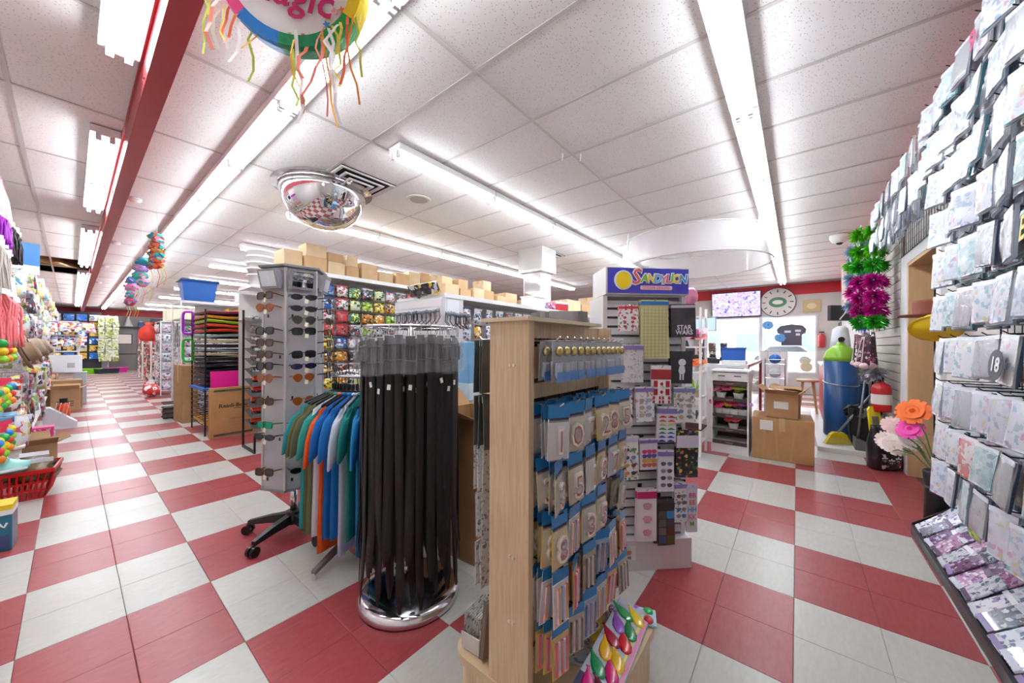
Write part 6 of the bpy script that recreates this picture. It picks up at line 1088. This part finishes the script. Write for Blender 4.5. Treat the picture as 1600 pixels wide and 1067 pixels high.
# red shopping basket heaped with toys
rbk = thing('shopping_basket', 'red plastic shopping basket on the floor by the left wall', 'basket', (-.32, 5.02, 0), R(-6)); RB = M('#c8181c', .3, coat=.3)
A_, B_ = .25, .19
for s in (0, 1):
    pass
def bk_ring(f, z): return [(-A_ * f, -B_ * f, z), (A_ * f, -B_ * f, z), (A_ * f, B_ * f, z), (-A_ * f, B_ * f, z)]
MB().loft([bk_ring(.8, 0), bk_ring(.8, .015)]).build('floor', RB, rbk)
rim = MB(); rim.loft([bk_ring(1.0, .21), bk_ring(1.04, .215), bk_ring(1.04, .245), bk_ring(.99, .245), bk_ring(.99, .215)], False); rim.build('rim', RB, rbk)
sl_ = MB()
for i in range(15):
    u = -1 + 2 * i / 14
    for sgn_ in (-1, 1):
        sl_.tube([(u * A_ * .8, sgn_ * B_ * .8, .01), (u * A_, sgn_ * B_, .215)], .0065, 4)
        if i < 11: v = -1 + 2 * i / 10; sl_.tube([(sgn_ * A_ * .8, v * B_ * .8, .01), (sgn_ * A_, v * B_, .215)], .0065, 4)
sl_.build('lattice', RB, rbk); bd = MB(); [bd.loft([bk_ring(.8 + .2 * z / .215 + .005, z - .008), bk_ring(.8 + .2 * z / .215 + .005, z + .008)], False) for z in (.07, .14)]; bd.build('bands', RB, rbk)
for i, (n, c) in enumerate([('pink', '#e8309a'), ('green', '#58d038'), ('aqua', '#9ad8d0'), ('brown', '#6a5434'), ('tan', '#9a8458'), ('yellow-green', '#c8e04a'), ('lilac', '#b8a8e0'), ('dark brown', '#4a3a28')]):
    Proto('toy_packet', toy_a['lime'].root.copy(), toy_a['lime'].parts).put('%s toy packet in the red shopping basket' % n, 'toy', (-.46 + .09 * (i % 4), 4.94 + .13 * (i // 4), .13 + .03 * (i % 3)), (rnd.uniform(-.5, .5), rnd.uniform(-.5, .5), i), 'toys in the red basket', (1.25, 1.25, 1.0)).data.materials[0] = M(c, .35, coat=.3, bump=.3, bscale=18)
tag(MB().bev((0, 0, 0), (.4, .1, .02), .004).build('flat_box', M('#dfe4e8', .4), None, (-.42, 4.83, .262), (R(-12), R(-4), R(-4))), 'long white flat box lying across the red basket front', 'box')
# blue box near the camera at the left edge
bbl = thing('blue_product_box', 'tall blue and yellow product box on the floor at the left edge', 'box', (-.32, 3.86, 0), R(-4)); MB().bev((0, 0, .14), (.2, .16, .28), .004).build('carton', M('#1d6a86', .35, coat=.3), bbl); MB().b2((-.101, -.081, .25), (.101, .081, .281)).build('yellow_top', M('#e8c828', .4), bbl); MB().b2((-.101, -.0815, .22), (.1015, .081, .25)).build('white_band', M('#e2e4e4', .4), bbl); MB().b2((.0, -.0825, .02), (.09, -.081, .1)).build('picture', M('#3a4a7a', .4), bbl); MB().tube([(-.05 + .011 * t, -.0818, .165 + .02 * math.sin(t * 1.6)) for t in range(13)], .005, 4).build('script_print', M('#e8ecf0', .4), bbl)
cart = MB().b2((-.12, -.1, .0), (.12, .1, .28)).build('tan_carton', CARTON, None, (-.5, 4.1, 0)); tag(cart, 'plain tan carton behind the blue product box', 'box')
opn = carton((-.24, 6.1, 0), (.26, .36, .26), R(8), 'open cardboard box on the floor beyond the red basket', '#a8865e', 2)
pkb = thing('pink_dotted_box', 'pink dotted box standing on the open carton', 'box', (-.2, 6.55, 0)); MB().bev((0, 0, .17), (.16, .14, .34), .006).build('carton', PM('#e83a86', ['#f4e8f0', '#f0d0e0'], 34, .3), pkb); MB().b2((-.082, -.072, .33), (.082, .072, .35)).build('lid', M('#f060a0', .4), pkb)
wcb = thing('white_card_rack', 'white cut-corner card holder on the floor by the cartons', 'card holder', (-.1, 8.7, 0)); MB().prism([(-.16, 0), (.16, 0), (.16, .08), (-.1, .32), (-.16, .32)], .22, 'xz', -.11).build('holder', M('#dfe0e8', .5), wcb); [MB().box((-.06 + .04 * i, .0, .22), (.006, .2, .3), (0, R(10), 0)).build('card', M(['#c8d4d0', '#e8e4dc', '#b8a8a0'][i % 3], .5), wcb) for i in range(4)]
oc = thing('orange_bottle', 'small orange bottle with black cap by the cartons', 'bottle', (-.08, 9.6, 0)); MB().sh().lathe([(.07, 0), (.075, .02), (.07, .22), (.04, .28)], n=14).build('bottle', M('#f0521a', .35), oc); MB().cyl((0, 0, .28), (0, 0, .36), .045, n=12).build('cap', BLACK, oc)
carton((-.14, 11.35, 0), (.56, .4, .56), R(2), 'big brown carton on the floor at the left side of the aisle', '#b08c66'); cb2 = carton((-.06, 10.85, 0), (.34, .3, .42), R(-3), 'open-topped smaller carton in front of the big brown carton', '#bf9a70', 2)
for i in range(3): MB().b2((-.1, -.1515, .1 + .04 * i), (.1, -.15, .115 + .04 * i)).build('print_line', M('#6a5038', .7), cb2)
wr_ = thing('white_wire_rack', 'white wire rack of striped packs left of the aisle', 'rack', (-.2, 12.3, 0))
for x in (-.3, .3):
    for y in (-.2, .2): MB().cyl((x, y, 0), (x, y, 1.75), .014, n=6).build('post', WHITEM, wr_)
for z in (.65, 1.1, 1.45, 1.74): MB().b2((-.3, -.2, z), (.3, .2, z + .02)).build('shelf_board', WHITEM, wr_)
wbx = boxy('white_appliance_box', 'plain white box on the white wire rack', 'box', (-.1, 12.2, .671), [('body', (-.2, -.2, 0), (.25, .2, .36), M('#e8eaf0', .4)), ('label', (.05, -.206, .1), (.15, -.2, .2), GREY)])
for i in range(7): LF[0].put('striped pack slanting on the white wire rack, %s from the left' % ORD[i], 'pack', (-.26 + .08 * i, 12.1, 1.74 - .3 * (i % 2)), (R(-35), 0, rnd.uniform(-.4, .4)), 'striped packs on the white wire rack', .9)
smb = boxy('metal_pail', 'small grey metal pail in front of the white appliance box', 'pail', (.12, 11.95, .0), [('body', (-.09, -.09, .0), (.09, .09, .66), M('#c0c4cc', .4, .3)), ('rim', (-.1, -.1, .66), (.1, .1, .68), GREY)])
# end displays at the far end
ec = thing('magazine_wall', 'dark end display of blue and yellow packets at the far left', 'display', (.12, 24.7, 0)); MB().b2((-.75, 0, 0), (.75, .06, 2.7)).build('back_board', M('#2f2f34', .6), ec); [MB().b2((-.75, -.05, .55 + .34 * i), (.75, 0, .57 + .34 * i)).build('ledge', M('#3a3a40', .5), ec) for i in range(7)]
MG = {n: Proto('packet', MB().bev((0, 0, 0), (.3, .03, .28), .01).mesh('packet', PM(b, i_, 8, .42)), [('header', MB().box((0, -.017, .11), (.28, .004, .05)).mesh('header', M(h, .4)))]) for n, b, i_, h in (('blue', '#1f6ac8', ['#e8eef8', '#3a8ae0', '#123f80'], '#2a78d8'), ('yellow', '#c8983a', ['#6a4a2a', '#e8c86a', '#2a2a2e'], '#e8b83a'), ('pale', '#c8c4bc', ['#6a6a72', '#e8c86a', '#3a6aa8'], '#dfe0e4'))}
for r_ in range(6):
    for i in range(4): n = ['pale', 'blue', 'blue', 'pale', 'yellow', 'pale', 'yellow', 'yellow', 'blue', 'yellow', 'blue', 'yellow', 'pale'][(r_ * 4 + i) % 13]; MG[n].put('%s packet on the far end display, %s row down, %s from the left' % (n, ORD[r_], ORD[i]), 'packet', (-.43 + i * .36, 24.62, 2.44 - r_ * .34), (0, 0, 0), 'packets on the far end display')
ec2 = thing('green_pack_stand', 'slim stand of lime green and white packs before the grey doors', 'display stand', (1.05, 24.4, 0)); MB().b2((-.02, 0, 0), (.02, .04, 2.6)).build('post', GREY, ec2); MB().b2((-.25, -.2, 0), (.25, .2, .03)).build('foot', GREY, ec2)
gpk = Proto('green_pack', MB().bev((0, 0, 0), (.2, .04, .5), .01).mesh('green_pack', PM('#d0d8a8', ['#a8c04a', '#f0f0e8', '#8aa03a'], 10, .4)), [('header', MB().box((0, -.022, .22), (.19, .004, .06)).mesh('header', WHITE))])
for r_ in range(4):
    for i in range(3): gpk.put('lime and white pack on the slim stand, %s row down, %s from the left' % (ORD[r_], ORD[i]), 'pack', (.85 + .21 * i, 24.35, 2.3 - .52 * r_), (rnd.uniform(-.1, .1), rnd.uniform(-.15, .15), 0), 'lime packs on the slim stand')
for i, (x, y, c, nm) in enumerate(((.5, 23.6, '#8ad81a', 'lime green'), (1.25, 23.9, '#e030a0', 'magenta'), (.95, 23.4, '#2a3a44', 'dark green'))):
    o = thing('plastic_crate', '%s plastic crate on the floor at the far end' % nm, 'crate', (x, y, 0), .2 * i); MB().loft([[(sx * a, sy * b, z) for sx, sy in ((-1, -1), (1, -1), (1, 1), (-1, 1))] for a, b, z in ((.3, .2, 0), (.34, .24, .22), (.31, .21, .22), (.27, .17, .02))]).build('tub', M(c, .4), o); MB().loft([[(sx * a, sy * b, z) for sx, sy in ((-1, -1), (1, -1), (1, 1), (-1, 1))] for a, b, z in ((.343, .243, .2), (.355, .255, .21), (.343, .243, .22))], False).build('rim', M(c, .4), o)
# grey swing doors in the back wall
for n, x in enumerate((1.15, 2.1)):
    d = struct(MB().b2((x, YB - .06, .0), (x + .93, YB - .02, 2.1)).build('door_%d' % (n + 2), M('#8b8784', .5))); MB().b2((x + .2, YB - .07, 1.3), (x + .73, YB - .06, 1.75)).build('window_pane', M('#d8ccc4', .2, emit=.15), d); MB().b2((x + .02, YB - .07, .75), (x + .91, YB - .06, .82)).build('push_bar', M('#5a5654', .5), d)
    fr_ = MB(); [fr_.b2(*q) for q in (((x + .16, YB - .075, 1.26), (x + .77, YB - .07, 1.3)), ((x + .16, YB - .075, 1.75), (x + .77, YB - .07, 1.79)), ((x + .16, YB - .075, 1.3), (x + .2, YB - .07, 1.75)), ((x + .73, YB - .075, 1.3), (x + .77, YB - .07, 1.75)))]; fr_.build('window_trim', M('#4c4846', .5), d)
bsf = thing('back_shelf', 'grey wall shelf above the back doors', 'shelf', (2.0, YB - .2, 2.12)); MB().b2((-.9, -.18, 0), (1.6, .18, .03)).build('shelf_board', M('#7a7674', .5), bsf); [MB().b2((x, .1, -.02), (x + .03, .18, 0)).build('bracket', DGREY, bsf) for x in (-.8, .3, 1.4)]
cone = Proto('white_cone', MB().lathe([(.16, 0), (.02, .5), (.004, .5)], n=14).mesh('white_cone', M('#e4e4ea', .5)), [('base_ring', MB().lathe([(.17, 0), (.17, .02)], n=14).mesh('base_ring', WHITE))])
for i in range(2): cone.put('%s white cone on the shelf above the back doors' % ('left', 'right')[i], 'cone', (1.35 + .42 * i, YB - .2, 2.151), (0, 0, 0), 'white cones above the back doors')
for i in range(5): boxy('packet', '%s small packet on the shelf above the back doors' % ['blue', 'white', 'grey', 'green', 'tan'][i], 'packet', (2.2 + .27 * i, YB - .2, 2.151), [('body', (-.09, -.08, 0), (.09, .08, .22 + .04 * (i % 3)), M(['#3a5a9a', '#e6e6ea', '#8a8e94', '#5a8a6a', '#c8b090'][i], .5)), ('cap', (-.05, -.05, .22 + .04 * (i % 3)), (.05, .05, .3 + .04 * (i % 3)), M('#dcdcdc', .5))])
# card racks on the right side of the aisle
CP = hang_proto('card_packet', .13, .17, ['#e4e8ee', '#dfe2e8', '#ececf0', '#cfd8e2'], ['#8a94a8', '#c89aa8', '#a8bcd0', '#5a5a64'], 26, .016, ['#c8ccd8', '#ececf0', '#a8b4c8'])
RP = hang_proto('card_packet', .15, .34, ['#d84a44', '#e0c8b8', '#5a7a5a', '#e8e4e0', '#c8a06a'], ['#f0ece8', '#8a2a2a', '#3a3a40'], 12, .03, ['#e8e4e0', '#b83a3a'])
def card_rack(label, x, y, w_, d_, h, nx, nr, pr, word, sc=1.0):
    o = thing('card_rack', label, 'display rack', (x, y, 0))
    for sx in (-1, 1):
        for sy in (-1, 1): MB().cyl((sx * w_ / 2, sy * d_ / 2, 0), (sx * w_ / 2, sy * d_ / 2, h), .014, n=6).build('post', WHITEM, o)
    for z in (.12, h - .02): MB().b2((-w_ / 2, -d_ / 2, z), (w_ / 2, d_ / 2, z + .02)).build('tray', WHITEM, o)
    MB().b2((-w_ / 2 + .02, -d_ / 2 + .1, .14), (w_ / 2, -d_ / 2 + .12, h - .02)).build('panel', M('#d8dade', .5), o); MB().b2((-w_ / 2 + .1, -d_ / 2 + .12, .14), (-w_ / 2 + .12, d_ / 2, h - .02)).build('panel', M('#d8dade', .5), o)
    for r_ in range(nr):
        z = h - .08 - r_ * (h - .2) / nr
        for i in range(nx): pr.put('%s packet, %s row down, %s across the front of the %s' % (['pale', 'printed'][(i + r_) % 2], ORD[r_], ORD[i], word), 'card packet', (x - w_ / 2 + w_ * (i + .5) / nx, y - d_ / 2 - .02, z), (rnd.uniform(-.1, .1), 0, rnd.uniform(-.3, .3)), 'packets on the ' + word, sc)
        for i in range(max(2, nx - 1)): pr.put('%s packet, %s row down, %s along aisle side of the %s' % (['pale', 'printed'][(i + r_) % 2], ORD[r_], ORD[i], word), 'card packet', (x - w_ / 2 - .02, y - d_ / 2 + d_ * (i + .5) / max(2, nx - 1), z), (0, rnd.uniform(-.1, .1), -PI / 2 + rnd.uniform(-.3, .3)), 'packets on the ' + word, sc)
card_rack('tall white wire rack crowded with pale card packets beside the tall box', 1.78, 10.2, .8, .8, 1.8, 5, 8, CP, 'near card rack', 1.15)
card_rack('white wire rack of pale card packets under the blue tub', 1.52, 8.72, .6, .6, 1.68, 4, 8, CP, 'tub card rack', 1.1)
card_rack('second white wire card rack further along the aisle', 1.78, 12.6, .8, .8, 1.85, 4, 7, CP, 'second card rack', 1.25)
card_rack('third white wire rack with red and green packs', 1.9, 15.6, .8, 1.0, 1.6, 4, 4, RP, 'third card rack', 1.0); card_rack('farthest white wire rack near the grey doors', 2.1, 19.4, .9, 1.0, 1.6, 4, 4, RP, 'farthest rack', 1.0)
carton((1.85, 12.7, 1.872), (.7, .5, .3), 0, 'tan carton on top of the second card rack', '#d8c8ae'); carton((1.95, 10.3, 1.822), (.6, .5, .22), .05, 'pale carton on top of the near card rack', '#d9c9b2')
boxy('black_case', 'black ridged case on top of the third wire rack', 'case', (1.9, 15.5, 1.62), [('lower', (-.4, -.3, 0), (.4, .3, .28), M('#2a2a2e', .5)), ('lid', (-.42, -.32, .28), (.42, .32, .42), M('#37373c', .5))])
rd = thing('red_bag', 'red plastic bag hanging at the aisle side of the card racks', 'bag', (1.24, 12.95, 1.35)); MB().sh().loft([[(a * math.cos(2 * PI * i / 10), b * math.sin(2 * PI * i / 10), z) for i in range(10)] for a, b, z in ((.14, .08, 0), (.2, .12, .1), (.17, .1, .3), (.05, .04, .42), (.08, .05, .48))]).build('bag', M('#f04a3a', .35, bump=.3, bscale=14), rd); MB().cyl((0, 0, .44), (.3, 0, .5), .008, n=5).build('strap', M('#c83a2a', .5), rd)
for i in range(3): o = thing('red_cushion', 'red and white padded pack on the floor by the card racks, %s from the camera' % ORD[i], 'pack', (1.22 + .05 * i, 12.2 + i * .5, 0), 0, 'red padded packs'); MB().sh().ball((0, 0, .16), .16, 10, 7, 1).build('pad', PM('#e0403a', ['#f4ecec', '#c02a2a'], 9, .35), o); MB().b2((-.05, -.05, .3), (.05, .05, .34)).build('tag', WHITE, o)
# ================================================================ HANGING FROM OR SET IN THE CEILING
dm = thing('dome_mirror', 'convex half-dome security mirror under the ceiling', 'mirror', (1.72, 4.02, ZC - .005))
MB().sh().lathe([(.005, -.43), (.12, -.418), (.23, -.375), (.32, -.305), (.385, -.2), (.42, -.09), (.43, -.012)], n=40).build('dome', M('#e4e4e6', .03, 1), dm); MB().lathe([(.431, -.03), (.49, -.018), (.49, -.004), (.43, -.002)], n=40).build('flange', M('#c8c6c6', .12, .9), dm)
def vent(loc, label):
    v = thing('air_diffuser', label, 'air vent', loc)
    MB().b2((-.29, -.29, .0), (.29, .29, .004)).build('duct_throat', M('#1e1c1b', .9), v)
    for i, a in enumerate((.29, .21, .135)):
        MB().loft([[(sx * r, sy * r, z) for sx, sy in ((-1, -1), (1, -1), (1, 1), (-1, 1))] for r, z in ((a, -.004 - .008 * i), (a - .01, -.014 - .01 * i), (a - .04, -.006 - .008 * i), (a - .036, -.002 - .006 * i))], False).build('louvre_ring', M('#d2cecb', .4), v)
    MB().b2((-.06, -.06, -.03), (.06, .06, -.024)).build('centre_plate', M('#d2cecb', .4), v)
vent((1.87, 3.62, ZC - .006), 'square ceiling air diffuser behind the dome mirror'); vent((5.55, 3.7, ZC - .006), 'square ceiling air diffuser above the low gondola')
vent((2.4, 9.9, ZC - .006), 'square ceiling air diffuser above the blue tub')
sk2 = thing('ceiling_speaker', 'round flush ceiling speaker right of the dome mirror', 'speaker', (2.52, 3.42, ZC - .006)); MB().sh().lathe([(.14, -.001), (.14, -.012), (.115, -.016), (.1, -.01)], n=28, cap=False).build('bezel', M('#dcd4c8', .5), sk2); MB().lathe([(.1, -.012), (.1, -.01)], n=28).build('grille', M('#b8aea2', .6, bump=.5, bscale=300), sk2)
for i, y in enumerate((4.4, 7.2, 10.0, 13.2)):
    s_ = thing('smoke_detector', 'white ceiling detector beside the red beam, %s from the camera' % ORD[i], 'detector', (.46, y + 1.6, ZC - .006), 0, 'detectors along the red beam'); MB().sh().lathe([(.06, 0), (.06, -.02), (.045, -.045), (.01, -.05)], n=16).build('housing', WHITEM, s_); MB().lathe([(.0605, -.018), (.0605, -.022)], n=16, cap=False).build('seam', GREY, s_)
dsx = thing('ceiling_camera', 'white dome camera at the ceiling above the pompoms', 'camera', (7.3, -.5, ZC - .005)); MB().sh().lathe([(.12, 0), (.12, -.05), (.09, -.1), (.02, -.13)], n=18).build('housing', WHITEM, dsx); MB().sh().ball((0, 0, -.1), .05, 10, 6).build('lens_dome', M('#3a3a3e', .15), dsx)
# white mesh hoop hung from the ceiling
nh = thing('mesh_hoop', 'white see-through mesh hoop hanging from the ceiling over the counter', 'decoration', (5.95, 1.25, 0))
NET = M('#f2f0f2', .8, alpha=.4, bump=.1, bscale=20); n_ = 48
MB().sh().loft([[((1.0 + .02 * math.sin(i * 1.7 + k)) * math.cos(2 * PI * i / n_), (1.0 + .02 * math.sin(i * 1.7 + k)) * math.sin(2 * PI * i / n_), z) for i in range(n_)] for k, z in enumerate((2.86, 2.76, 2.62, 2.48))], False).build('mesh_fabric', NET, nh)
for z, m_ in ((2.86, M('#e8e6e6', .6)), (2.48, M('#b4b0b0', .6))): MB().sh().tube([(1.005 * math.cos(2 * PI * i / n_), 1.005 * math.sin(2 * PI * i / n_), z) for i in range(n_ + 1)], .008, 5).build('hoop', m_, nh)
for a in (2.3, 4.2, 5.6, .8): MB().cyl((math.cos(a), math.sin(a), 2.48), (math.cos(a), math.sin(a), ZC), .012, n=6).build('ribbon', M('#f4f2f2', .6), nh)
# pinatas
pn_ = thing('unicorn_pinata', 'round drum pinata lettered magic with rainbow paper edge', 'pinata', (.475, 1.33, 2.5))
pr_ = R(-46 + 0); PRX = R(18)
def pin(mb, name, mat): return mb.build(name, mat, pn_, rot=(PRX, R(-16), pr_))
nseg = 28; rw_, rh_ = .225, .2; edge = ['#1f7fd0', '#1a8f5a', '#2aa84a', '#f0d020', '#f0a01c', '#e88ac0', '#2a8ad0', '#3aa048', '#f0c020', '#e84a8a']
for k in range(10):
    a0, a1 = 2 * PI * (k / 10) + 3.55, 2 * PI * ((k + 1) / 10) + 3.55; m = MB().sh(False); st_ = []
    for j in range(6): a = a0 + (a1 - a0) * j / 5; st_.append([(rw_ * math.cos(a) * f, y, rh_ * math.sin(a) * f) for f, y in ((.84, -.053), (1, -.052), (1.03, -.03), (1.03, .03), (1, .05))])
    m.loft(st_, False, False); pin(m, 'paper_band', M(edge[k], .5, bump=.4, bscale=60))
for y in (-.046, .046): pin(MB().prism([(rw_ * .87 * math.cos(2 * PI * i / nseg), rh_ * .87 * math.sin(2 * PI * i / nseg)) for i in range(nseg)], .004, 'xz', y), 'face', M('#ece8e6', .5))
pin(MB().prism([(.05 + .11 * math.cos(2 * PI * i / 16), .06 + .1 * math.sin(2 * PI * i / 16) * (1 + .15 * math.sin(3 * i))) for i in range(16)], .002, 'xz', -.05), 'purple_patch', M('#a050b8', .5)); pin(MB().prism([(.0, .16), (.06, .02), (.1, -.04), (.12, -.02), (.09, .05), (.07, .17)], .002, 'xz', -.053), 'white_mane', M('#f2eef2', .5)); pin(MB().prism([(-.06, .14), (-.03, .03), (.0, .0), (.03, .05), (.0, .15)], .002, 'xz', -.0525), 'pink_mane', M('#e83a8a', .5))
tx = text_mesh('magic', .12, M('#c81e66', .5), .001, shear=.25, bold=.0015); tx.transform(Matrix.Translation((-.03, -.054, -.05)) @ Matrix.Rotation(R(24), 4, 'Y') @ Matrix.Rotation(PI / 2, 4, 'X')); link(bpy.data.objects.new('lettering', tx), pn_, None, (PRX, R(-16), pr_))
for i, (x, z, c) in enumerate(((.07, -.13, '#f0d02a'), (.1, -.12, '#e8a0b0'), (.11, -.15, '#c8d85a'), (.085, -.16, '#e88a8a'), (.06, -.15, '#3a9ad0'), (.125, -.12, '#e8784a'))): pin(MB().prism([(x + (.013 if t % 2 == 0 else .006) * math.sin(2 * PI * t / 10), z + (.013 if t % 2 == 0 else .006) * math.cos(2 * PI * t / 10)) for t in range(10)], .002, 'xz', -.052), 'star', M(c, .5))
MB().cyl((0, 0, .2), (0, 0, ZC - 2.5), .002, n=4).build('hanging_string', WHITE, pn_)
q = random.Random(3); SC_ = ['#f0e060', '#f4f4f0', '#e8704a', '#c8e060', '#f0b030', '#f08a7a', '#f4f4f4']
ux, uy = math.cos(pr_), math.sin(pr_)
for i in range(26):
    u = (-1.15 + .12 * (i % 5)) if i < 11 else ((.35 + .1 * (i % 6)) if i < 22 else -.1 + .06 * (i % 4)); L = q.uniform(.12, .34); x0 = u * rw_; z0 = -rh_ * math.sqrt(max(.05, 1 - min(1, u * u))) * .95 + .02 + (.06 if i < 11 else 0)
    pts = [(x0 * ux + q.uniform(-.01, .01), x0 * uy + q.uniform(-.01, .01), z0)]
    for k in range(6): pts.append((pts[-1][0] + q.uniform(-.022, .022), pts[-1][1] + q.uniform(-.022, .022), pts[-1][2] - L / 6))
    wd = q.uniform(.0025, .006); m = MB(); m.loft([[(p[0] - wd * ux, p[1] - wd * uy, p[2]), (p[0] + wd * ux, p[1] + wd * uy, p[2]), (p[0] + wd * ux, p[1] + wd * uy + .0006, p[2]), (p[0] - wd * ux, p[1] - wd * uy + .0006, p[2])] for p in pts]); m.build('streamer', M(SC_[i % 7], .5), pn_)
kn = thing('paper_tassel', 'small ball of lilac and orange paper strips beside the drum pinata', 'decoration', (.29, 1.43, 2.5)); 
for i in range(10): a = q.uniform(0, 6); MB().box((.03 * math.cos(a), .03 * math.sin(a), q.uniform(-.03, .03)), (.025, .004, .02), (a, a, a)).build('paper_strip', M(['#c0a0e0', '#f09a3a', '#a8b8f0', '#e8a0c8'][i % 4], .5), kn)
MB().cyl((0, 0, .02), (0, 0, ZC - 2.5), .0015, n=4).build('hanging_string', WHITE, kn)
def small_pinata(loc, label, cols, h, rz):
    o = thing('small_pinata', label, 'pinata', loc, rz, 'small pinatas by the red beam'); o.scale = (1, 1, 1)
    for k, c in enumerate(cols):
        z = h / 2 - h * (k + .5) / len(cols); q5 = random.Random(k + int(h * 100)); w5 = .1 * q5.uniform(.65, 1.1); ox = q5.uniform(-.03, .03)
        MB().sh().loft([[(ox + w5 * s5 * math.cos(2 * PI * i / 12), .05 * s5 * math.sin(2 * PI * i / 12), z + e * h / len(cols) * .6) for i in range(12)] for e, s5 in ((-1, .5), (-.5, .95), (.3, 1.05), (1, .6))]).build('paper_tier', M(c, .6, bump=.4, bscale=40), o)
        for t5 in range(14):
            a = q5.uniform(0, 6.28); cx5, cy5, cz5 = ox + w5 * math.cos(a), .05 * math.sin(a), z + q5.uniform(-.03, .03); MB().box((cx5, cy5, cz5), (.05, .004, .03), (q5.uniform(-1, 1), q5.uniform(-1, 1), a + 1.57)).build('paper_tuft', M(cols[(k + t5) % len(cols)], .6), o)
    for i in range(5): x = -.1 + .05 * i; MB().tube([(x, 0, -h / 2), (x + .03, .01, -h / 2 - .1), (x, 0, -h / 2 - .18 - .03 * (i % 3))], .004, 4).build('streamer', M(SC_[i], .5), o)
    MB().cyl((0, 0, h / 2), (0, 0, ZC - loc[2]), .002, n=4).build('hanging_string', WHITE, o)
small_pinata((.66, 6.15, 2.42), 'nearest small rainbow pinata hanging right of the red beam', ['#2ab0a8', '#e88a9a', '#e0603a', '#f0a83a', '#4ab8d0', '#e87a4a', '#d84a3a'], .42, R(-60)); small_pinata((.63, 7.3, 2.3), 'middle small pinata with teal and lilac tiers', ['#2a9ab0', '#b08ad0', '#3ab8a0', '#e8a0b8'], .4, R(-40)); small_pinata((.6, 8.3, 2.12), 'farthest small pinata with pink and blue tiers', ['#3a8ad0', '#e88ab8', '#5ac0c0', '#c83a6a'], .45, R(-60))
# opening in the ceiling where panels are missing: insulation and foil duct
oh = thing('foil_duct', 'dull foil duct and lumber showing through the missing ceiling panels', 'duct', (-.28, 12.7, ZC + .12)); MB().sh().cyl((-.5, -.5, 0), (.45, .35, .02), .09, n=14).build('duct', M('#b89a6a', .3, .6, bump=.4, bscale=30), oh); MB().b2((-.55, -.95, -.04), (.5, -.88, .08)).build('joist', M('#a8864e', .7), oh); MB().b2((-.55, .5, -.04), (.5, .57, .08)).build('joist', M('#a8864e', .7), oh)
# stray ceiling hooks
for i, (x, y) in enumerate(((2.72, 1.62), (2.83, 1.5), (1.0, 3.3))): o = thing('ceiling_clip', 'small white clip hooked on the ceiling grid, %s from the drum pinata' % ORD[i], 'clip', (x, y, ZC - .005), .8, 'clips on the ceiling grid'); MB().tube([(0, 0, 0), (.004, 0, -.03), (.02, 0, -.045)], .006, 5).build('wire', WHITEM, o); MB().box((0, 0, 0), (.02, .012, .006)).build('clasp', WHITEM, o)
